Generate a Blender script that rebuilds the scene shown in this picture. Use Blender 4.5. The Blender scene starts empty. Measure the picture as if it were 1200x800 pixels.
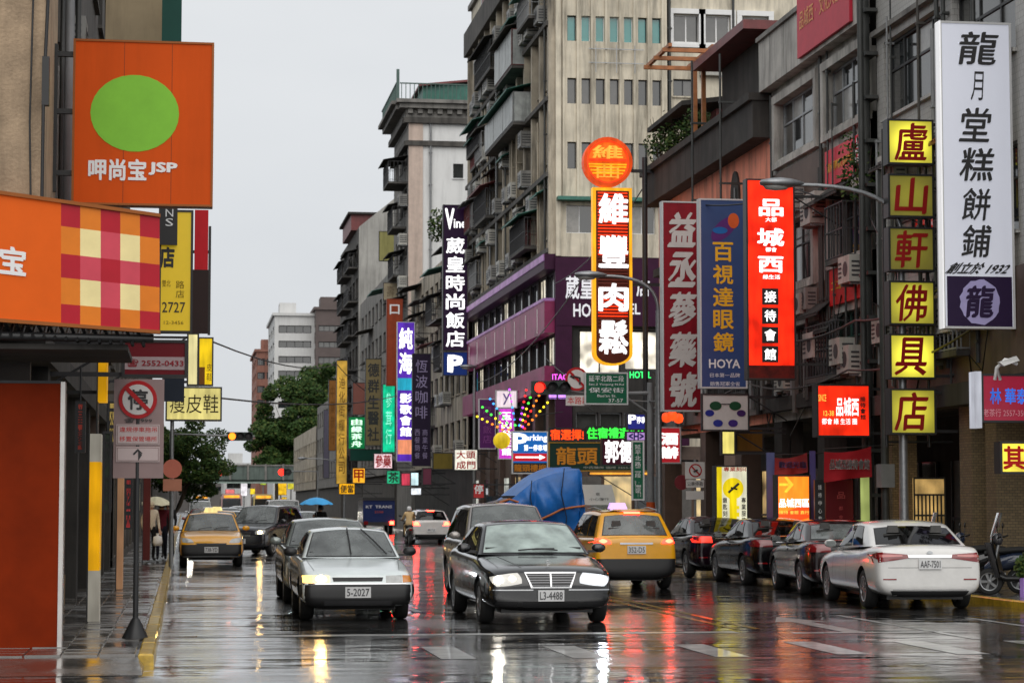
import bpy, bmesh, math, random
from mathutils import Vector, Matrix
from mathutils.bvhtree import BVHTree
R = math.radians
rnd = random.Random(7)
SC = bpy.context.scene
COL = SC.collection

# ------------------------------------------------------------------ camera, sky, sun, exposure
FPX, EYE = 2600.0, 1.75            # focal length in picture pixels (1200 wide), eye height in metres
PITCH = math.atan(190 / FPX)
YAW = math.atan(385 / FPX * math.cos(PITCH))
_sa, _ca, _sp, _cp = math.sin(YAW), math.cos(YAW), math.sin(PITCH), math.cos(PITCH)
CR = Vector((_ca, -_sa, 0)); CF = Vector((_sa * _cp, _ca * _cp, _sp)); CU = Vector((-_sa * _sp, -_ca * _sp, _cp))
EYEP = Vector((0, 0, EYE))
cam = bpy.data.cameras.new('camera')
cam.lens = FPX / 1200 * 36; cam.sensor_width = 36; cam.sensor_fit = 'HORIZONTAL'
cam.clip_start = 0.5; cam.clip_end = 3000
camo = bpy.data.objects.new('camera', cam); COL.objects.link(camo)
camo.matrix_world = Matrix(((CR.x, CU.x, -CF.x, 0), (CR.y, CU.y, -CF.y, 0), (CR.z, CU.z, -CF.z, EYE), (0, 0, 0, 1)))
cam.dof.use_dof = True; cam.dof.focus_distance = 36; cam.dof.aperture_fstop = 4.5
SC.camera = camo
SUN_EL, SUN_AZ = 45, 184            # a veiled sun high behind the camera

wd = bpy.data.worlds.new('World'); SC.world = wd; wd.use_nodes = True
nt = wd.node_tree; nt.nodes.clear()
_o = nt.nodes.new('ShaderNodeOutputWorld'); _b = nt.nodes.new('ShaderNodeBackground')
_s = nt.nodes.new('ShaderNodeTexSky'); _s.sky_type = 'NISHITA'; _s.sun_disc = False
_s.sun_elevation = R(SUN_EL); _s.sun_rotation = R(SUN_AZ); _s.air_density = 1.0; _s.dust_density = 4.0
_h = nt.nodes.new('ShaderNodeHueSaturation'); _h.inputs['Saturation'].default_value = 0.10
_tc = nt.nodes.new('ShaderNodeTexCoord'); _mp = nt.nodes.new('ShaderNodeMapping'); _mp.inputs['Scale'].default_value = (1, 1, 2.6)
_n = nt.nodes.new('ShaderNodeTexNoise'); _n.inputs['Scale'].default_value = 2.3; _n.inputs['Detail'].default_value = 5
_cr = nt.nodes.new('ShaderNodeValToRGB'); _cr.color_ramp.elements[0].position = .3; _cr.color_ramp.elements[1].position = .72
_cr.color_ramp.elements[0].color = (6.2, 6.5, 6.85, 1); _cr.color_ramp.elements[1].color = (7.5, 7.7, 7.9, 1)
_mx = nt.nodes.new('ShaderNodeMix'); _mx.data_type = 'RGBA'; _mx.inputs[0].default_value = .82
nt.links.new(_tc.outputs['Generated'], _mp.inputs[0]); nt.links.new(_mp.outputs[0], _n.inputs['Vector'])
nt.links.new(_n.outputs[0], _cr.inputs[0]); nt.links.new(_s.outputs[0], _h.inputs['Color'])
nt.links.new(_h.outputs[0], _mx.inputs[6]); nt.links.new(_cr.outputs[0], _mx.inputs[7])
nt.links.new(_mx.outputs[2], _b.inputs[0]); nt.links.new(_b.outputs[0], _o.inputs[0])
_b.inputs[1].default_value = 0.10

sun = bpy.data.lights.new('sun', 'SUN'); sun.energy = 1.5; sun.angle = R(85); sun.color = (1.0, .955, .89)
suno = bpy.data.objects.new('sun', sun); COL.objects.link(suno); suno.rotation_euler = (R(90 - SUN_EL), 0, R(180 - SUN_AZ))

vs = SC.view_settings; vs.view_transform = 'Standard'; vs.look = 'None'; vs.exposure = 0.22; vs.gamma = 1.0; vs.use_curve_mapping = False
SC.cycles.use_denoising = True
SC.cycles.max_bounces = 6; SC.cycles.glossy_bounces = 4; SC.cycles.diffuse_bounces = 3; SC.cycles.transmission_bounces = 4
SC.cycles.sample_clamp_indirect = 24.0
SC.cycles.caustics_reflective = False; SC.cycles.caustics_refractive = False

# ------------------------------------------------------------------ helpers
def P(u, v, X=None, Y=None, Z=None):
    """the point of a real plane (X=, Y= or Z= constant) seen at photo pixel (u, v)"""
    d = CF + CR * ((u - 600) / FPX) + CU * ((400 - v) / FPX)
    if X is not None: t = X / d.x
    elif Y is not None: t = Y / d.y
    else: t = (Z - EYE) / d.z
    return EYEP + d * t

def lin(c):
    return tuple((x / 255 / 12.92) if x / 255 <= .04045 else ((x / 255 + .055) / 1.055) ** 2.4 for x in c)

MATS = {}
def mat(name, c, rough=.6, metal=0., var=.15, vs_=3., bump=0., bs=20., stain=0., coat=0., emit=None, es=0., spec=.5, trans=0., streak=(1.3, 1.3, .13), evar=0., glow=0.):
    if name in MATS: return MATS[name]
    m = bpy.data.materials.new(name); m.use_nodes = True; t = m.node_tree; N = t.nodes.new; lk = t.links.new
    b = t.nodes['Principled BSDF']; I = b.inputs
    I['Roughness'].default_value = rough; I['Metallic'].default_value = metal; I['Specular IOR Level'].default_value = spec
    I['Coat Weight'].default_value = coat; I['Coat Roughness'].default_value = .04
    I['Transmission Weight'].default_value = trans
    col4 = (*c, 1)
    I['Base Color'].default_value = col4
    g = N('ShaderNodeNewGeometry')
    if var > 0 or stain > 0:
        n = N('ShaderNodeTexNoise'); n.inputs['Scale'].default_value = vs_; n.inputs['Detail'].default_value = 6; n.inputs['Roughness'].default_value = .62
        lk(g.outputs['Position'], n.inputs['Vector'])
        mr = N('ShaderNodeMapRange'); mr.inputs[1].default_value = .3; mr.inputs[2].default_value = .7; mr.inputs[3].default_value = 1 - var; mr.inputs[4].default_value = 1 + var * .7
        lk(n.outputs[0], mr.inputs[0])
        fac = mr.outputs[0]
        if stain > 0:
            mp = N('ShaderNodeMapping'); mp.inputs['Scale'].default_value = streak; lk(g.outputs['Position'], mp.inputs[0])
            n2 = N('ShaderNodeTexNoise'); n2.inputs['Scale'].default_value = 1.6; n2.inputs['Detail'].default_value = 7; n2.inputs['Roughness'].default_value = .7
            lk(mp.outputs[0], n2.inputs['Vector'])
            m2 = N('ShaderNodeMapRange'); m2.inputs[1].default_value = .46; m2.inputs[2].default_value = .68; m2.inputs[3].default_value = 1; m2.inputs[4].default_value = 1 - stain
            lk(n2.outputs[0], m2.inputs[0])
            mm = N('ShaderNodeMath'); mm.operation = 'MULTIPLY'; lk(fac, mm.inputs[0]); lk(m2.outputs[0], mm.inputs[1]); fac = mm.outputs[0]
        vm = N('ShaderNodeVectorMath'); vm.operation = 'SCALE'; vm.inputs[0].default_value = c; lk(fac, vm.inputs['Scale'])
        lk(vm.outputs[0], I['Base Color'])
    if bump > 0:
        nb = N('ShaderNodeTexNoise'); nb.inputs['Scale'].default_value = bs; nb.inputs['Detail'].default_value = 4; lk(g.outputs['Position'], nb.inputs['Vector'])
        bp = N('ShaderNodeBump'); bp.inputs['Strength'].default_value = bump; bp.inputs['Distance'].default_value = .02
        lk(nb.outputs[0], bp.inputs['Height']); lk(bp.outputs[0], I['Normal'])
        if coat > 0: lk(bp.outputs[0], I['Coat Normal'])
    if emit:
        I['Emission Color'].default_value = (*emit, 1); I['Emission Strength'].default_value = es
        if glow > 0:   # a lamp behind the middle of the face
            tc = N('ShaderNodeTexCoord'); sb = N('ShaderNodeVectorMath'); sb.operation = 'SUBTRACT'; sb.inputs[1].default_value = (.5, .5, .5); lk(tc.outputs['Generated'], sb.inputs[0])
            ml = N('ShaderNodeVectorMath'); ml.operation = 'MULTIPLY'; ml.inputs[1].default_value = (1, 0, 1); lk(sb.outputs[0], ml.inputs[0]); ln = N('ShaderNodeVectorMath'); ln.operation = 'LENGTH'; lk(ml.outputs[0], ln.inputs[0])
            mg = N('ShaderNodeMapRange'); mg.interpolation_type = 'SMOOTHSTEP'; mg.inputs[1].default_value = .08; mg.inputs[2].default_value = .62; mg.inputs[3].default_value = es * (1 + glow); mg.inputs[4].default_value = es * (1 - glow); lk(ln.outputs['Value'], mg.inputs[0]); lk(mg.outputs[0], I['Emission Strength'])
        elif evar > 0:   # uneven tubes behind a backlit face
            n3 = N('ShaderNodeTexNoise'); n3.inputs['Scale'].default_value = 1.7; n3.inputs['Detail'].default_value = 1; lk(g.outputs['Position'], n3.inputs['Vector'])
            m3 = N('ShaderNodeMapRange'); m3.inputs[1].default_value = .35; m3.inputs[2].default_value = .65; m3.inputs[3].default_value = es * (1 - evar); m3.inputs[4].default_value = es * (1 + evar)
            lk(n3.outputs[0], m3.inputs[0])
            mp4 = N('ShaderNodeMapping'); mp4.inputs['Scale'].default_value = (5, 5, .7); lk(g.outputs['Position'], mp4.inputs[0])
            n4 = N('ShaderNodeTexNoise'); n4.inputs['Scale'].default_value = 1.5; n4.inputs['Detail'].default_value = 6; lk(mp4.outputs[0], n4.inputs['Vector'])
            m4 = N('ShaderNodeMapRange'); m4.inputs[1].default_value = .35; m4.inputs[2].default_value = .62; m4.inputs[3].default_value = 1.05; m4.inputs[4].default_value = .72; lk(n4.outputs[0], m4.inputs[0])
            mm4 = N('ShaderNodeMath'); mm4.operation = 'MULTIPLY'; lk(m3.outputs[0], mm4.inputs[0]); lk(m4.outputs[0], mm4.inputs[1]); lk(mm4.outputs[0], I['Emission Strength'])
    MATS[name] = m
    return m

def lit(name, c255, es=1., evar=.15, dim=.5):
    c = lin(c255); return mat(name, tuple(x * dim * .6 for x in c), .45, var=0, emit=c, es=es, evar=evar, spec=.2)
def flat(name, c255, rough=.5, var=.1, **k):
    k.setdefault('spec', .25); return mat(name, lin(c255), rough, var=var, **k)

class MB:
    def __init__(s): s.v = []; s.f = []; s.m = []; s.mats = []; s.sm = []
    def mi(s, m):
        if m not in s.mats: s.mats.append(m)
        return s.mats.index(m)
    def poly(s, pts, m, smooth=False):
        k = len(s.v); s.v += [tuple(p) for p in pts]; s.f.append(tuple(range(k, k + len(pts)))); s.m.append(s.mi(m)); s.sm.append(smooth)
    def faces(s, vs, fs, m, smooth=False):
        k = len(s.v); s.v += [tuple(p) for p in vs]; i = s.mi(m)
        for f in fs: s.f.append(tuple(k + j for j in f)); s.m.append(i); s.sm.append(smooth)
    def box8(s, c, m):
        s.faces(c, [(0, 3, 2, 1), (4, 5, 6, 7), (0, 1, 5, 4), (1, 2, 6, 5), (2, 3, 7, 6), (3, 0, 4, 7)], m)
    def box(s, x0, x1, y0, y1, z0, z1, m):
        s.box8([(x0, y0, z0), (x1, y0, z0), (x1, y1, z0), (x0, y1, z0), (x0, y0, z1), (x1, y0, z1), (x1, y1, z1), (x0, y1, z1)], m)
    def bar(s, mp, a0, a1, z0, z1, d0, d1, m):
        s.box8([mp(a0, z0, d0), mp(a1, z0, d0), mp(a1, z0, d1), mp(a0, z0, d1), mp(a0, z1, d0), mp(a1, z1, d0), mp(a1, z1, d1), mp(a0, z1, d1)], m)
    def tube(s, pts, r, m, n=8, r1=None, cap=True):
        pts = [Vector(p) for p in pts]; k = len(pts); rings = []
        for i, p in enumerate(pts):
            d = (pts[min(i + 1, k - 1)] - pts[max(i - 1, 0)]).normalized()
            a = Vector((0, 0, 1)) if abs(d.z) < .9 else Vector((1, 0, 0))
            x = d.cross(a).normalized(); y = d.cross(x)
            rr = r if r1 is None else r + (r1 - r) * i / (k - 1)
            rings.append([p + x * rr * math.cos(2 * math.pi * j / n) + y * rr * math.sin(2 * math.pi * j / n) for j in range(n)])
        vs = [p for g in rings for p in g]; fs = []
        for i in range(k - 1):
            for j in range(n): fs.append((i * n + j, i * n + (j + 1) % n, (i + 1) * n + (j + 1) % n, (i + 1) * n + j))
        s.faces(vs, fs, m, True)
        if cap: s.poly(rings[0], m); s.poly(rings[-1], m)
    def lathe(s, prof, m, n=20, mp=lambda x, y, z: (x, y, z), smooth=True):
        """prof: (radius, height) about z"""
        vs = [mp(r * math.cos(2 * math.pi * j / n), r * math.sin(2 * math.pi * j / n), z) for r, z in prof for j in range(n)]
        fs = [(i * n + j, i * n + (j + 1) % n, (i + 1) * n + (j + 1) % n, (i + 1) * n + j) for i in range(len(prof) - 1) for j in range(n)]
        s.faces(vs, fs, m, smooth)
    def prism(s, pts, d, m):
        """closed outline pts (3D), pushed by vector d"""
        d = Vector(d); a = [Vector(p) for p in pts]; b = [p + d for p in a]; n = len(a)
        s.poly(a, m); s.poly(b[::-1], m)
        s.faces(a + b, [(i, (i + 1) % n, n + (i + 1) % n, n + i) for i in range(n)], m)
    def grid(s, fn, n, k, m, smooth=True):
        vs = [fn(i / n, j / k) for j in range(k + 1) for i in range(n + 1)]
        fs = [(j * (n + 1) + i, j * (n + 1) + i + 1, (j + 1) * (n + 1) + i + 1, (j + 1) * (n + 1) + i) for j in range(k) for i in range(n)]
        s.faces(vs, fs, m, smooth)
    def mesh(s, name):
        me = bpy.data.meshes.new(name); me.from_pydata(s.v, [], s.f)
        for m in s.mats: me.materials.append(m)
        me.polygons.foreach_set('material_index', s.m); me.polygons.foreach_set('use_smooth', s.sm)
        me.update(); return me
    def build(s, name, parent=None, **k):
        return ob(name, s.mesh(name), parent, **k)

def ob(name, me, parent=None, loc=None, rot=None):
    o = bpy.data.objects.new(name, me); COL.objects.link(o)
    if parent is not None:
        o.parent = parent
        if parent.get('world_parts'): o.matrix_parent_inverse = Matrix.Translation(-parent.location)
    if loc is not None: o.location = loc
    if rot is not None: o.rotation_euler = rot
    return o

def tag(o, label, cat, group=None, kind=None):
    if label: o['label'] = label
    if cat: o['category'] = cat
    if group: o['group'] = group
    if kind: o['kind'] = kind
    return o

def thing(name, label, cat, loc=(0, 0, 0), rz=0, group=None, world=True):
    """an Empty at the thing's base; world=True when its parts are modelled in place"""
    o = bpy.data.objects.new(name, None); COL.objects.link(o); o.empty_display_size = .2
    o.location = loc; o.rotation_euler = (0, 0, rz)
    if world: o['world_parts'] = 1
    return tag(o, label, cat, group)

def struct(o, label=None):
    o['kind'] = 'structure'
    if label: o['label'] = label
    return o

def copy_tree(o, parent=None):
    c = o.copy(); COL.objects.link(c)
    if parent is not None: c.parent = parent
    for ch in list(o.children): copy_tree(ch, c)
    return c

# --- writing
_GL = {}
def glyph(s, bold=0.):
    k = (s, bold)
    if k not in _GL:
        cu = bpy.data.curves.new('t', 'FONT'); cu.body = s; cu.offset = bold; cu.resolution_u = 2
        o = bpy.data.objects.new('t', cu)
        me = o.to_mesh()
        vs = [(v.co.x, v.co.y) for v in me.vertices]; fs = [tuple(p.vertices) for p in me.polygons]
        o.to_mesh_clear(); bpy.data.objects.remove(o); bpy.data.curves.remove(cu)
        _GL[k] = (vs, fs)
    return _GL[k]

def put_text(mb, s, mp, a0, a1, z0, z1, m, d=.012, bold=.012, vertical=False, keep=False, fill=.82, slant=0.):
    """write s into the rectangle a0..a1 x z0..z1 of a plane map; vertical stacks the characters"""
    if vertical:
        n = len(s); h = (z1 - z0) / n
        for i, ch in enumerate(s):
            if ch == ' ': continue
            zt = z1 - i * h
            put_text(mb, ch, mp, a0, a1, zt - h * (.5 + fill / 2), zt - h * (.5 - fill / 2), m, d, bold, keep=keep, slant=slant)
        return
    vs, fs = glyph(s, 0.)
    if not vs: return
    xs = [v[0] for v in vs]; ys = [v[1] for v in vs]
    x0, x1, y0, y1 = min(xs), max(xs), min(ys), max(ys); w = max(x1 - x0, 1e-6); h = max(y1 - y0, 1e-6)
    if keep:
        aw, ah = abs(a1 - a0), z1 - z0; sc = min(aw / w, ah / h)
        ca, cz = (a0 + a1) / 2, (z0 + z1) / 2; sg = 1 if a1 > a0 else -1
        pts = [mp(ca + sg * (x - (x0 + x1) / 2) * sc, cz + (y - (y0 + y1) / 2) * sc, d) for x, y in vs]
    else:
        pts = [mp(a0 + ((x - x0) / w + slant * ((y - y0) / h - .5)) * (a1 - a0), z0 + (y - y0) / h * (z1 - z0), d) for x, y in vs]
    mb.faces(pts, fs, m)
    if bold > 0 and vs:     # heavier strokes: shifted copies a hair in front of one another
        for i, (ox, oz) in enumerate(((bold, bold * .6), (-bold, -bold * .6), (bold * .7, -bold), (-bold * .7, bold)) if not slant else ((bold, bold), (-bold, -bold), (bold * 2, bold * 2), (-bold * 2, -bold * 2), (bold * 3, bold * 2.6), (-bold * 3, -bold * 2.6))):
            if keep: q = [mp(ca + sg * (x + ox - (x0 + x1) / 2) * sc, cz + (y + oz - (y0 + y1) / 2) * sc, d + .0006 * (i + 1)) for x, y in vs]
            else: q = [mp(a0 + ((x + ox - x0) / w + slant * ((y + oz - y0) / h - .5)) * (a1 - a0), z0 + (y + oz - y0) / h * (z1 - z0), d + .0006 * (i + 1)) for x, y in vs]
            mb.faces(q, fs, m)

def front(Y): return lambda a, z, d: (a, Y - d, z)        # a plane facing the viewer, across the street
def cy(y):
    if y >= 85: return y
    return 15.5 / math.tan(YAW + math.atan((215 + 15.5 * FPX / y - 600) / FPX))
def rface(X): return lambda a, z, d: (X - d, cy(a), z)        # a facade on the right side of the street
def lface(X): return lambda a, z, d: (X + d, a, z)        # a facade on the left side

def rect(u0, v0, u1, v1, Y):
    """a photo rectangle as x0, x1, z0, z1 on the plane Y"""
    um, vm = (u0 + u1) / 2, (v0 + v1) / 2
    return P(u0, vm, Y=Y).x, P(u1, vm, Y=Y).x, P(um, v1, Y=Y).z, P(um, v0, Y=Y).z

# --- common materials
white = mat('white_paint', (.75, .75, .74), .45, var=.06)
black = mat('black_metal', (.012, .012, .013), .45, var=.1)
dark = mat('dark_grey', (.035, .035, .038), .6, var=.2)
steel = mat('galvanised_steel', (.30, .31, .32), .42, metal=.7, var=.2, vs_=9)
grey = mat('grey_paint', (.22, .225, .23), .5, var=.15)
rubber = mat('rubber', (.012, .012, .012), .75, var=.1)
glass_d = mat('window_glass_dark', (.018, .022, .024), .06, var=.3, vs_=.6, spec=.9)
glass_c = mat('window_glass_curtain', (.06, .06, .057), .12, var=.35, vs_=1.4, spec=.9)
glass_k = mat('window_glass_pale_curtain', (.24, .23, .21), .2, var=.4, vs_=2.2, spec=.8)
glass_t = mat('window_glass_teal', (.05, .27, .26), .12, var=.2, vs_=.8, spec=.8)
glass_l = mat('window_glass_lit', (.2, .19, .15), .1, var=.2, emit=(1, .9, .68), es=.55, evar=.5)
# ------------------------------------------------------------------ the ground
def wet_material(name, c0, c1, r0, r1, ripple, patch=.35, fine=.25, spec=.5, coat=1.0, tint=None):
    m = bpy.data.materials.new(name); m.use_nodes = True; t = m.node_tree; N = t.nodes.new; lk = t.links.new
    b = t.nodes['Principled BSDF']; I = b.inputs; g = N('ShaderNodeNewGeometry')
    def noise(sc, det=4, ro=.6, scale=(1, 1, 1)):
        mp = N('ShaderNodeMapping'); mp.inputs['Scale'].default_value = scale; lk(g.outputs['Position'], mp.inputs[0])
        n = N('ShaderNodeTexNoise'); n.inputs['Scale'].default_value = sc; n.inputs['Detail'].default_value = det; n.inputs['Roughness'].default_value = ro
        lk(mp.outputs[0], n.inputs['Vector']); return n.outputs[0]
    def rng(x, a, b_, c, d):
        r = N('ShaderNodeMapRange'); r.interpolation_type = 'SMOOTHSTEP'
        for i, v in enumerate((a, b_, c, d)): r.inputs[i + 1].default_value = v
        lk(x, r.inputs[0]); return r.outputs[0]
    a = noise(2.2, 7, .7); big = noise(patch, 5, .62)
    mx = N('ShaderNodeMix'); mx.data_type = 'RGBA'; mx.inputs[6].default_value = (*c0, 1); mx.inputs[7].default_value = (*c1, 1)
    lk(rng(a, .3, .7, 0, 1), mx.inputs[0]); lk(mx.outputs[2], I['Base Color'])
    lk(rng(big, .36, .64, r0, r1), I['Roughness'])
    I['Coat Weight'].default_value = coat; I['Coat IOR'].default_value = 1.33; lk(rng(big, .36, .66, r0 * .55, r1 * .8), I['Coat Roughness'])
    I['Specular IOR Level'].default_value = spec
    h1 = noise(.85, 3, .55, (.42, 1.7, 1)); h2 = noise(34, 3, .7); h3 = noise(4.2, 3, .55, (.4, 1.5, 1))
    w = rng(big, .40, .62, .25, 1)
    def mul(x, y):
        q = N('ShaderNodeMath'); q.operation = 'MULTIPLY'; lk(x, q.inputs[0])
        if isinstance(y, float): q.inputs[1].default_value = y
        else: lk(y, q.inputs[1])
        return q.outputs[0]
    def add(x, y):
        q = N('ShaderNodeMath'); q.operation = 'ADD'; lk(x, q.inputs[0]); lk(y, q.inputs[1]); return q.outputs[0]
    hh = add(add(mul(h1, 1.0), mul(h3, .15)), mul(mul(h2, fine * .1), w))
    hh = mul(hh, rng(noise(.22, 4, .6, (1, .6, 1)), .35, .65, .35, 1.5))
    bp = N('ShaderNodeBump'); bp.inputs['Strength'].default_value = 1.0; bp.inputs['Distance'].default_value = ripple
    lk(hh, bp.inputs['Height']); lk(bp.outputs[0], I['Normal']); lk(bp.outputs[0], I['Coat Normal'])
    MATS[name] = m; return m

road_m = wet_material('wet_asphalt', (.018, .018, .019), (.046, .045, .044), .07, .26, .026)
pave_m = wet_material('wet_paving', (.055, .05, .045), (.11, .10, .09), .10, .38, .010, patch=.9)
kerb_m = mat('kerb_concrete', (.16, .155, .15), .35, var=.3, vs_=5, coat=.5)
kyel_m = mat('kerb_yellow_paint', (.55, .34, .02), .35, var=.35, vs_=6, coat=.5, stain=.5, streak=(3, 3, 3))
line_w = mat('road_paint_white', (.52, .52, .51), .3, var=.4, vs_=2.5, stain=.6, streak=(2, 5, 1), coat=.6)
line_y = mat('road_paint_yellow', (.42, .27, .03), .2, var=.4, vs_=3, stain=.6, streak=(2, 4, 1), coat=.6)
ground_m = mat('far_ground', (.05, .05, .05), .6)

mb = MB(); mb.poly([(-1500, -200, -.30), (1500, -200, -.30), (1500, 2500, -.30), (-1500, 2500, -.30)], ground_m)
struct(mb.build('ground'), 'flat ground under the city out to the horizon')
mb = MB(); mb.poly([(-60, -20, 0), (90, -20, 0), (90, 1200, 0), (-60, 1200, 0)], road_m)
struct(mb.build('road'), 'wet dark asphalt street full of reflections')

LK, RK = -.30, 13.85          # kerb lines
def painted(name, quads, m, z=.004):
    mb = MB()
    for x0, x1, y0, y1 in quads: mb.poly([(x0, y0, z), (x1, y0, z), (x1, y1, z), (x0, y1, z)], m)
    return struct(mb.build(name))
painted('centre_line', [(7.62, 7.74, 30.5, 118)], line_y)
painted('centre_line', [(7.92, 8.04, 30.5, 118)], line_y)
painted('stop_line', [(.2, 7.5, 29.6, 30.0)], line_w)
painted('stop_line', [(8.2, 10.2, 29.3, 29.6)], line_w)
for k in range(6): painted('lane_line', [(3.72, 3.84, 36 + k * 11, 41 + k * 11)], line_w)
painted('edge_line', [(10.15, 10.27, 27.8, 34)], line_w)
painted('edge_line', [(11.9, 12.02, 25.6, 33)], line_w)
for k, (x, y0, y1) in enumerate([(6.25, 25.0, 27.3), (7.75, 25.2, 27.6), (9.15, 25.0, 27.5), (10.6, 25.1, 27.4), (12.1, 25.2, 27.5), (4.6, 25.0, 27.2), (3.1, 25.1, 27.3)]):
    painted('crossing_stripe', [(x - .2, x + .2, y0, y1)], line_w)
mb = MB()
mb.poly([(8.95, 29.6, .0045), (9.25, 29.6, .0045), (9.25, 32.2, .0045), (8.95, 32.2, .0045)], line_w)
mb.poly([(8.7, 32.2, .0045), (9.5, 32.2, .0045), (9.1, 33.6, .0045)], line_w)
struct(mb.build('lane_arrow'))

# pavements with kerb stones and slabs
def kerb(name, x0, x1, y0, y1, n, paint):
    e = bpy.data.objects.new(name, None); COL.objects.link(e); struct(e); e['label'] = 'row of painted kerb stones along the street'
    st = (y1 - y0) / n; g = .006
    mb = MB(); c = .02
    mb.box8([(x0, g, -.1), (x1, g, -.1), (x1, st - g, -.1), (x0, st - g, -.1), (x0, g, .13 - c), (x1, g, .13 - c), (x1, st - g, .13 - c), (x0, st - g, .13 - c)], paint)
    mb.box8([(x0, g, .13 - c), (x1, g, .13 - c), (x1, st - g, .13 - c), (x0, st - g, .13 - c), (x0 + c, g + c, .13), (x1 - c, g + c, .13), (x1 - c, st - g - c, .13), (x0 + c, st - g - c, .13)], paint)
    me = mb.mesh('kerb_stone')
    for k in range(n): ob('kerb_stone', me, e, loc=(rnd.uniform(-.004, .004), y0 + k * st, rnd.uniform(-.004, .003)))
kerb('kerb', LK - .17, LK, 24.6, 62.6, 38, kyel_m)
kerb('kerb', RK, RK + .17, 30, 72, 42, kyel_m)
mb = MB(); mb.box(LK - .165, LK - .005, 62.6, 330, -.1, .128, kyel_m); mb.box(RK + .005, RK + .165, 89, 330, -.1, .128, kerb_m); struct(mb.build('kerb'))
mb = MB(); mb.box(-12, LK - .17, 24.6, 330, -.2, .095, pave_m); pvl = struct(mb.build('pavement'), 'narrow wet pavement beside the left shops')
mb = MB(); mb.faces([(-12, 23.2, .003), (LK - .1, 23.2, .003), (LK - .1, 24.6, .003), (-12, 24.6, .003), (LK - .17, 24.6, .094), (-12, 24.6, .094)], [(0, 1, 4, 5), (1, 2, 4), (0, 5, 3)], pave_m); struct(mb.build('pavement_ramp'))
mb = MB(); mb.box(RK + .17, 24, 20, 72.6, -.2, .118, pave_m); mb.box(RK + .17, 24, 89, 330, -.2, .118, pave_m); struct(mb.build('pavement'), 'pavement in front of the right shops')
sx, sy = .40, .42
mb = MB(); c = .008
mb.box8([(0, 0, -.02), (sx - .012, 0, -.02), (sx - .012, sy - .012, -.02), (0, sy - .012, -.02), (c, c, .03), (sx - .012 - c, c, .03), (sx - .012 - c, sy - .012 - c, .03), (c, sy - .012 - c, .03)], pave_m)
slab = mb.mesh('paving_slab')
for j in range(60):
    for i in range(4):
        ob('paving_slab', slab, pvl, loc=(LK - .19 - (i + 1) * sx, 24.66 + j * sy, .088 + rnd.uniform(-.006, .008)), rot=(rnd.uniform(-.006, .006), rnd.uniform(-.008, .008), 0))
# worn drain cover
iron = mat('cast_iron', (.05, .048, .045), .35, metal=.6, bump=.5, bs=40)
for x, y, r in ((6.4, 45, .35),):
    mb = MB(); mb.lathe([(0, .006), (r * .82, .006), (r * .84, .002), (r * .88, .002), (r * .9, .007), (r, .007), (r, .0)], iron, 28)
    for k in range(5): mb.box(-r * .6, r * .6, -r * .55 + k * r * .26, -r * .5 + k * r * .26, .006, .011, iron)
    tag(mb.build('manhole_cover', loc=(x, y, 0)), {5.6: 'round iron manhole cover in the foreground crossing', 1.2: 'round iron manhole cover in the left lane', 6.4: 'round iron manhole cover beside the centre line further off'}[x], 'manhole cover', 'manhole covers')
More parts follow.
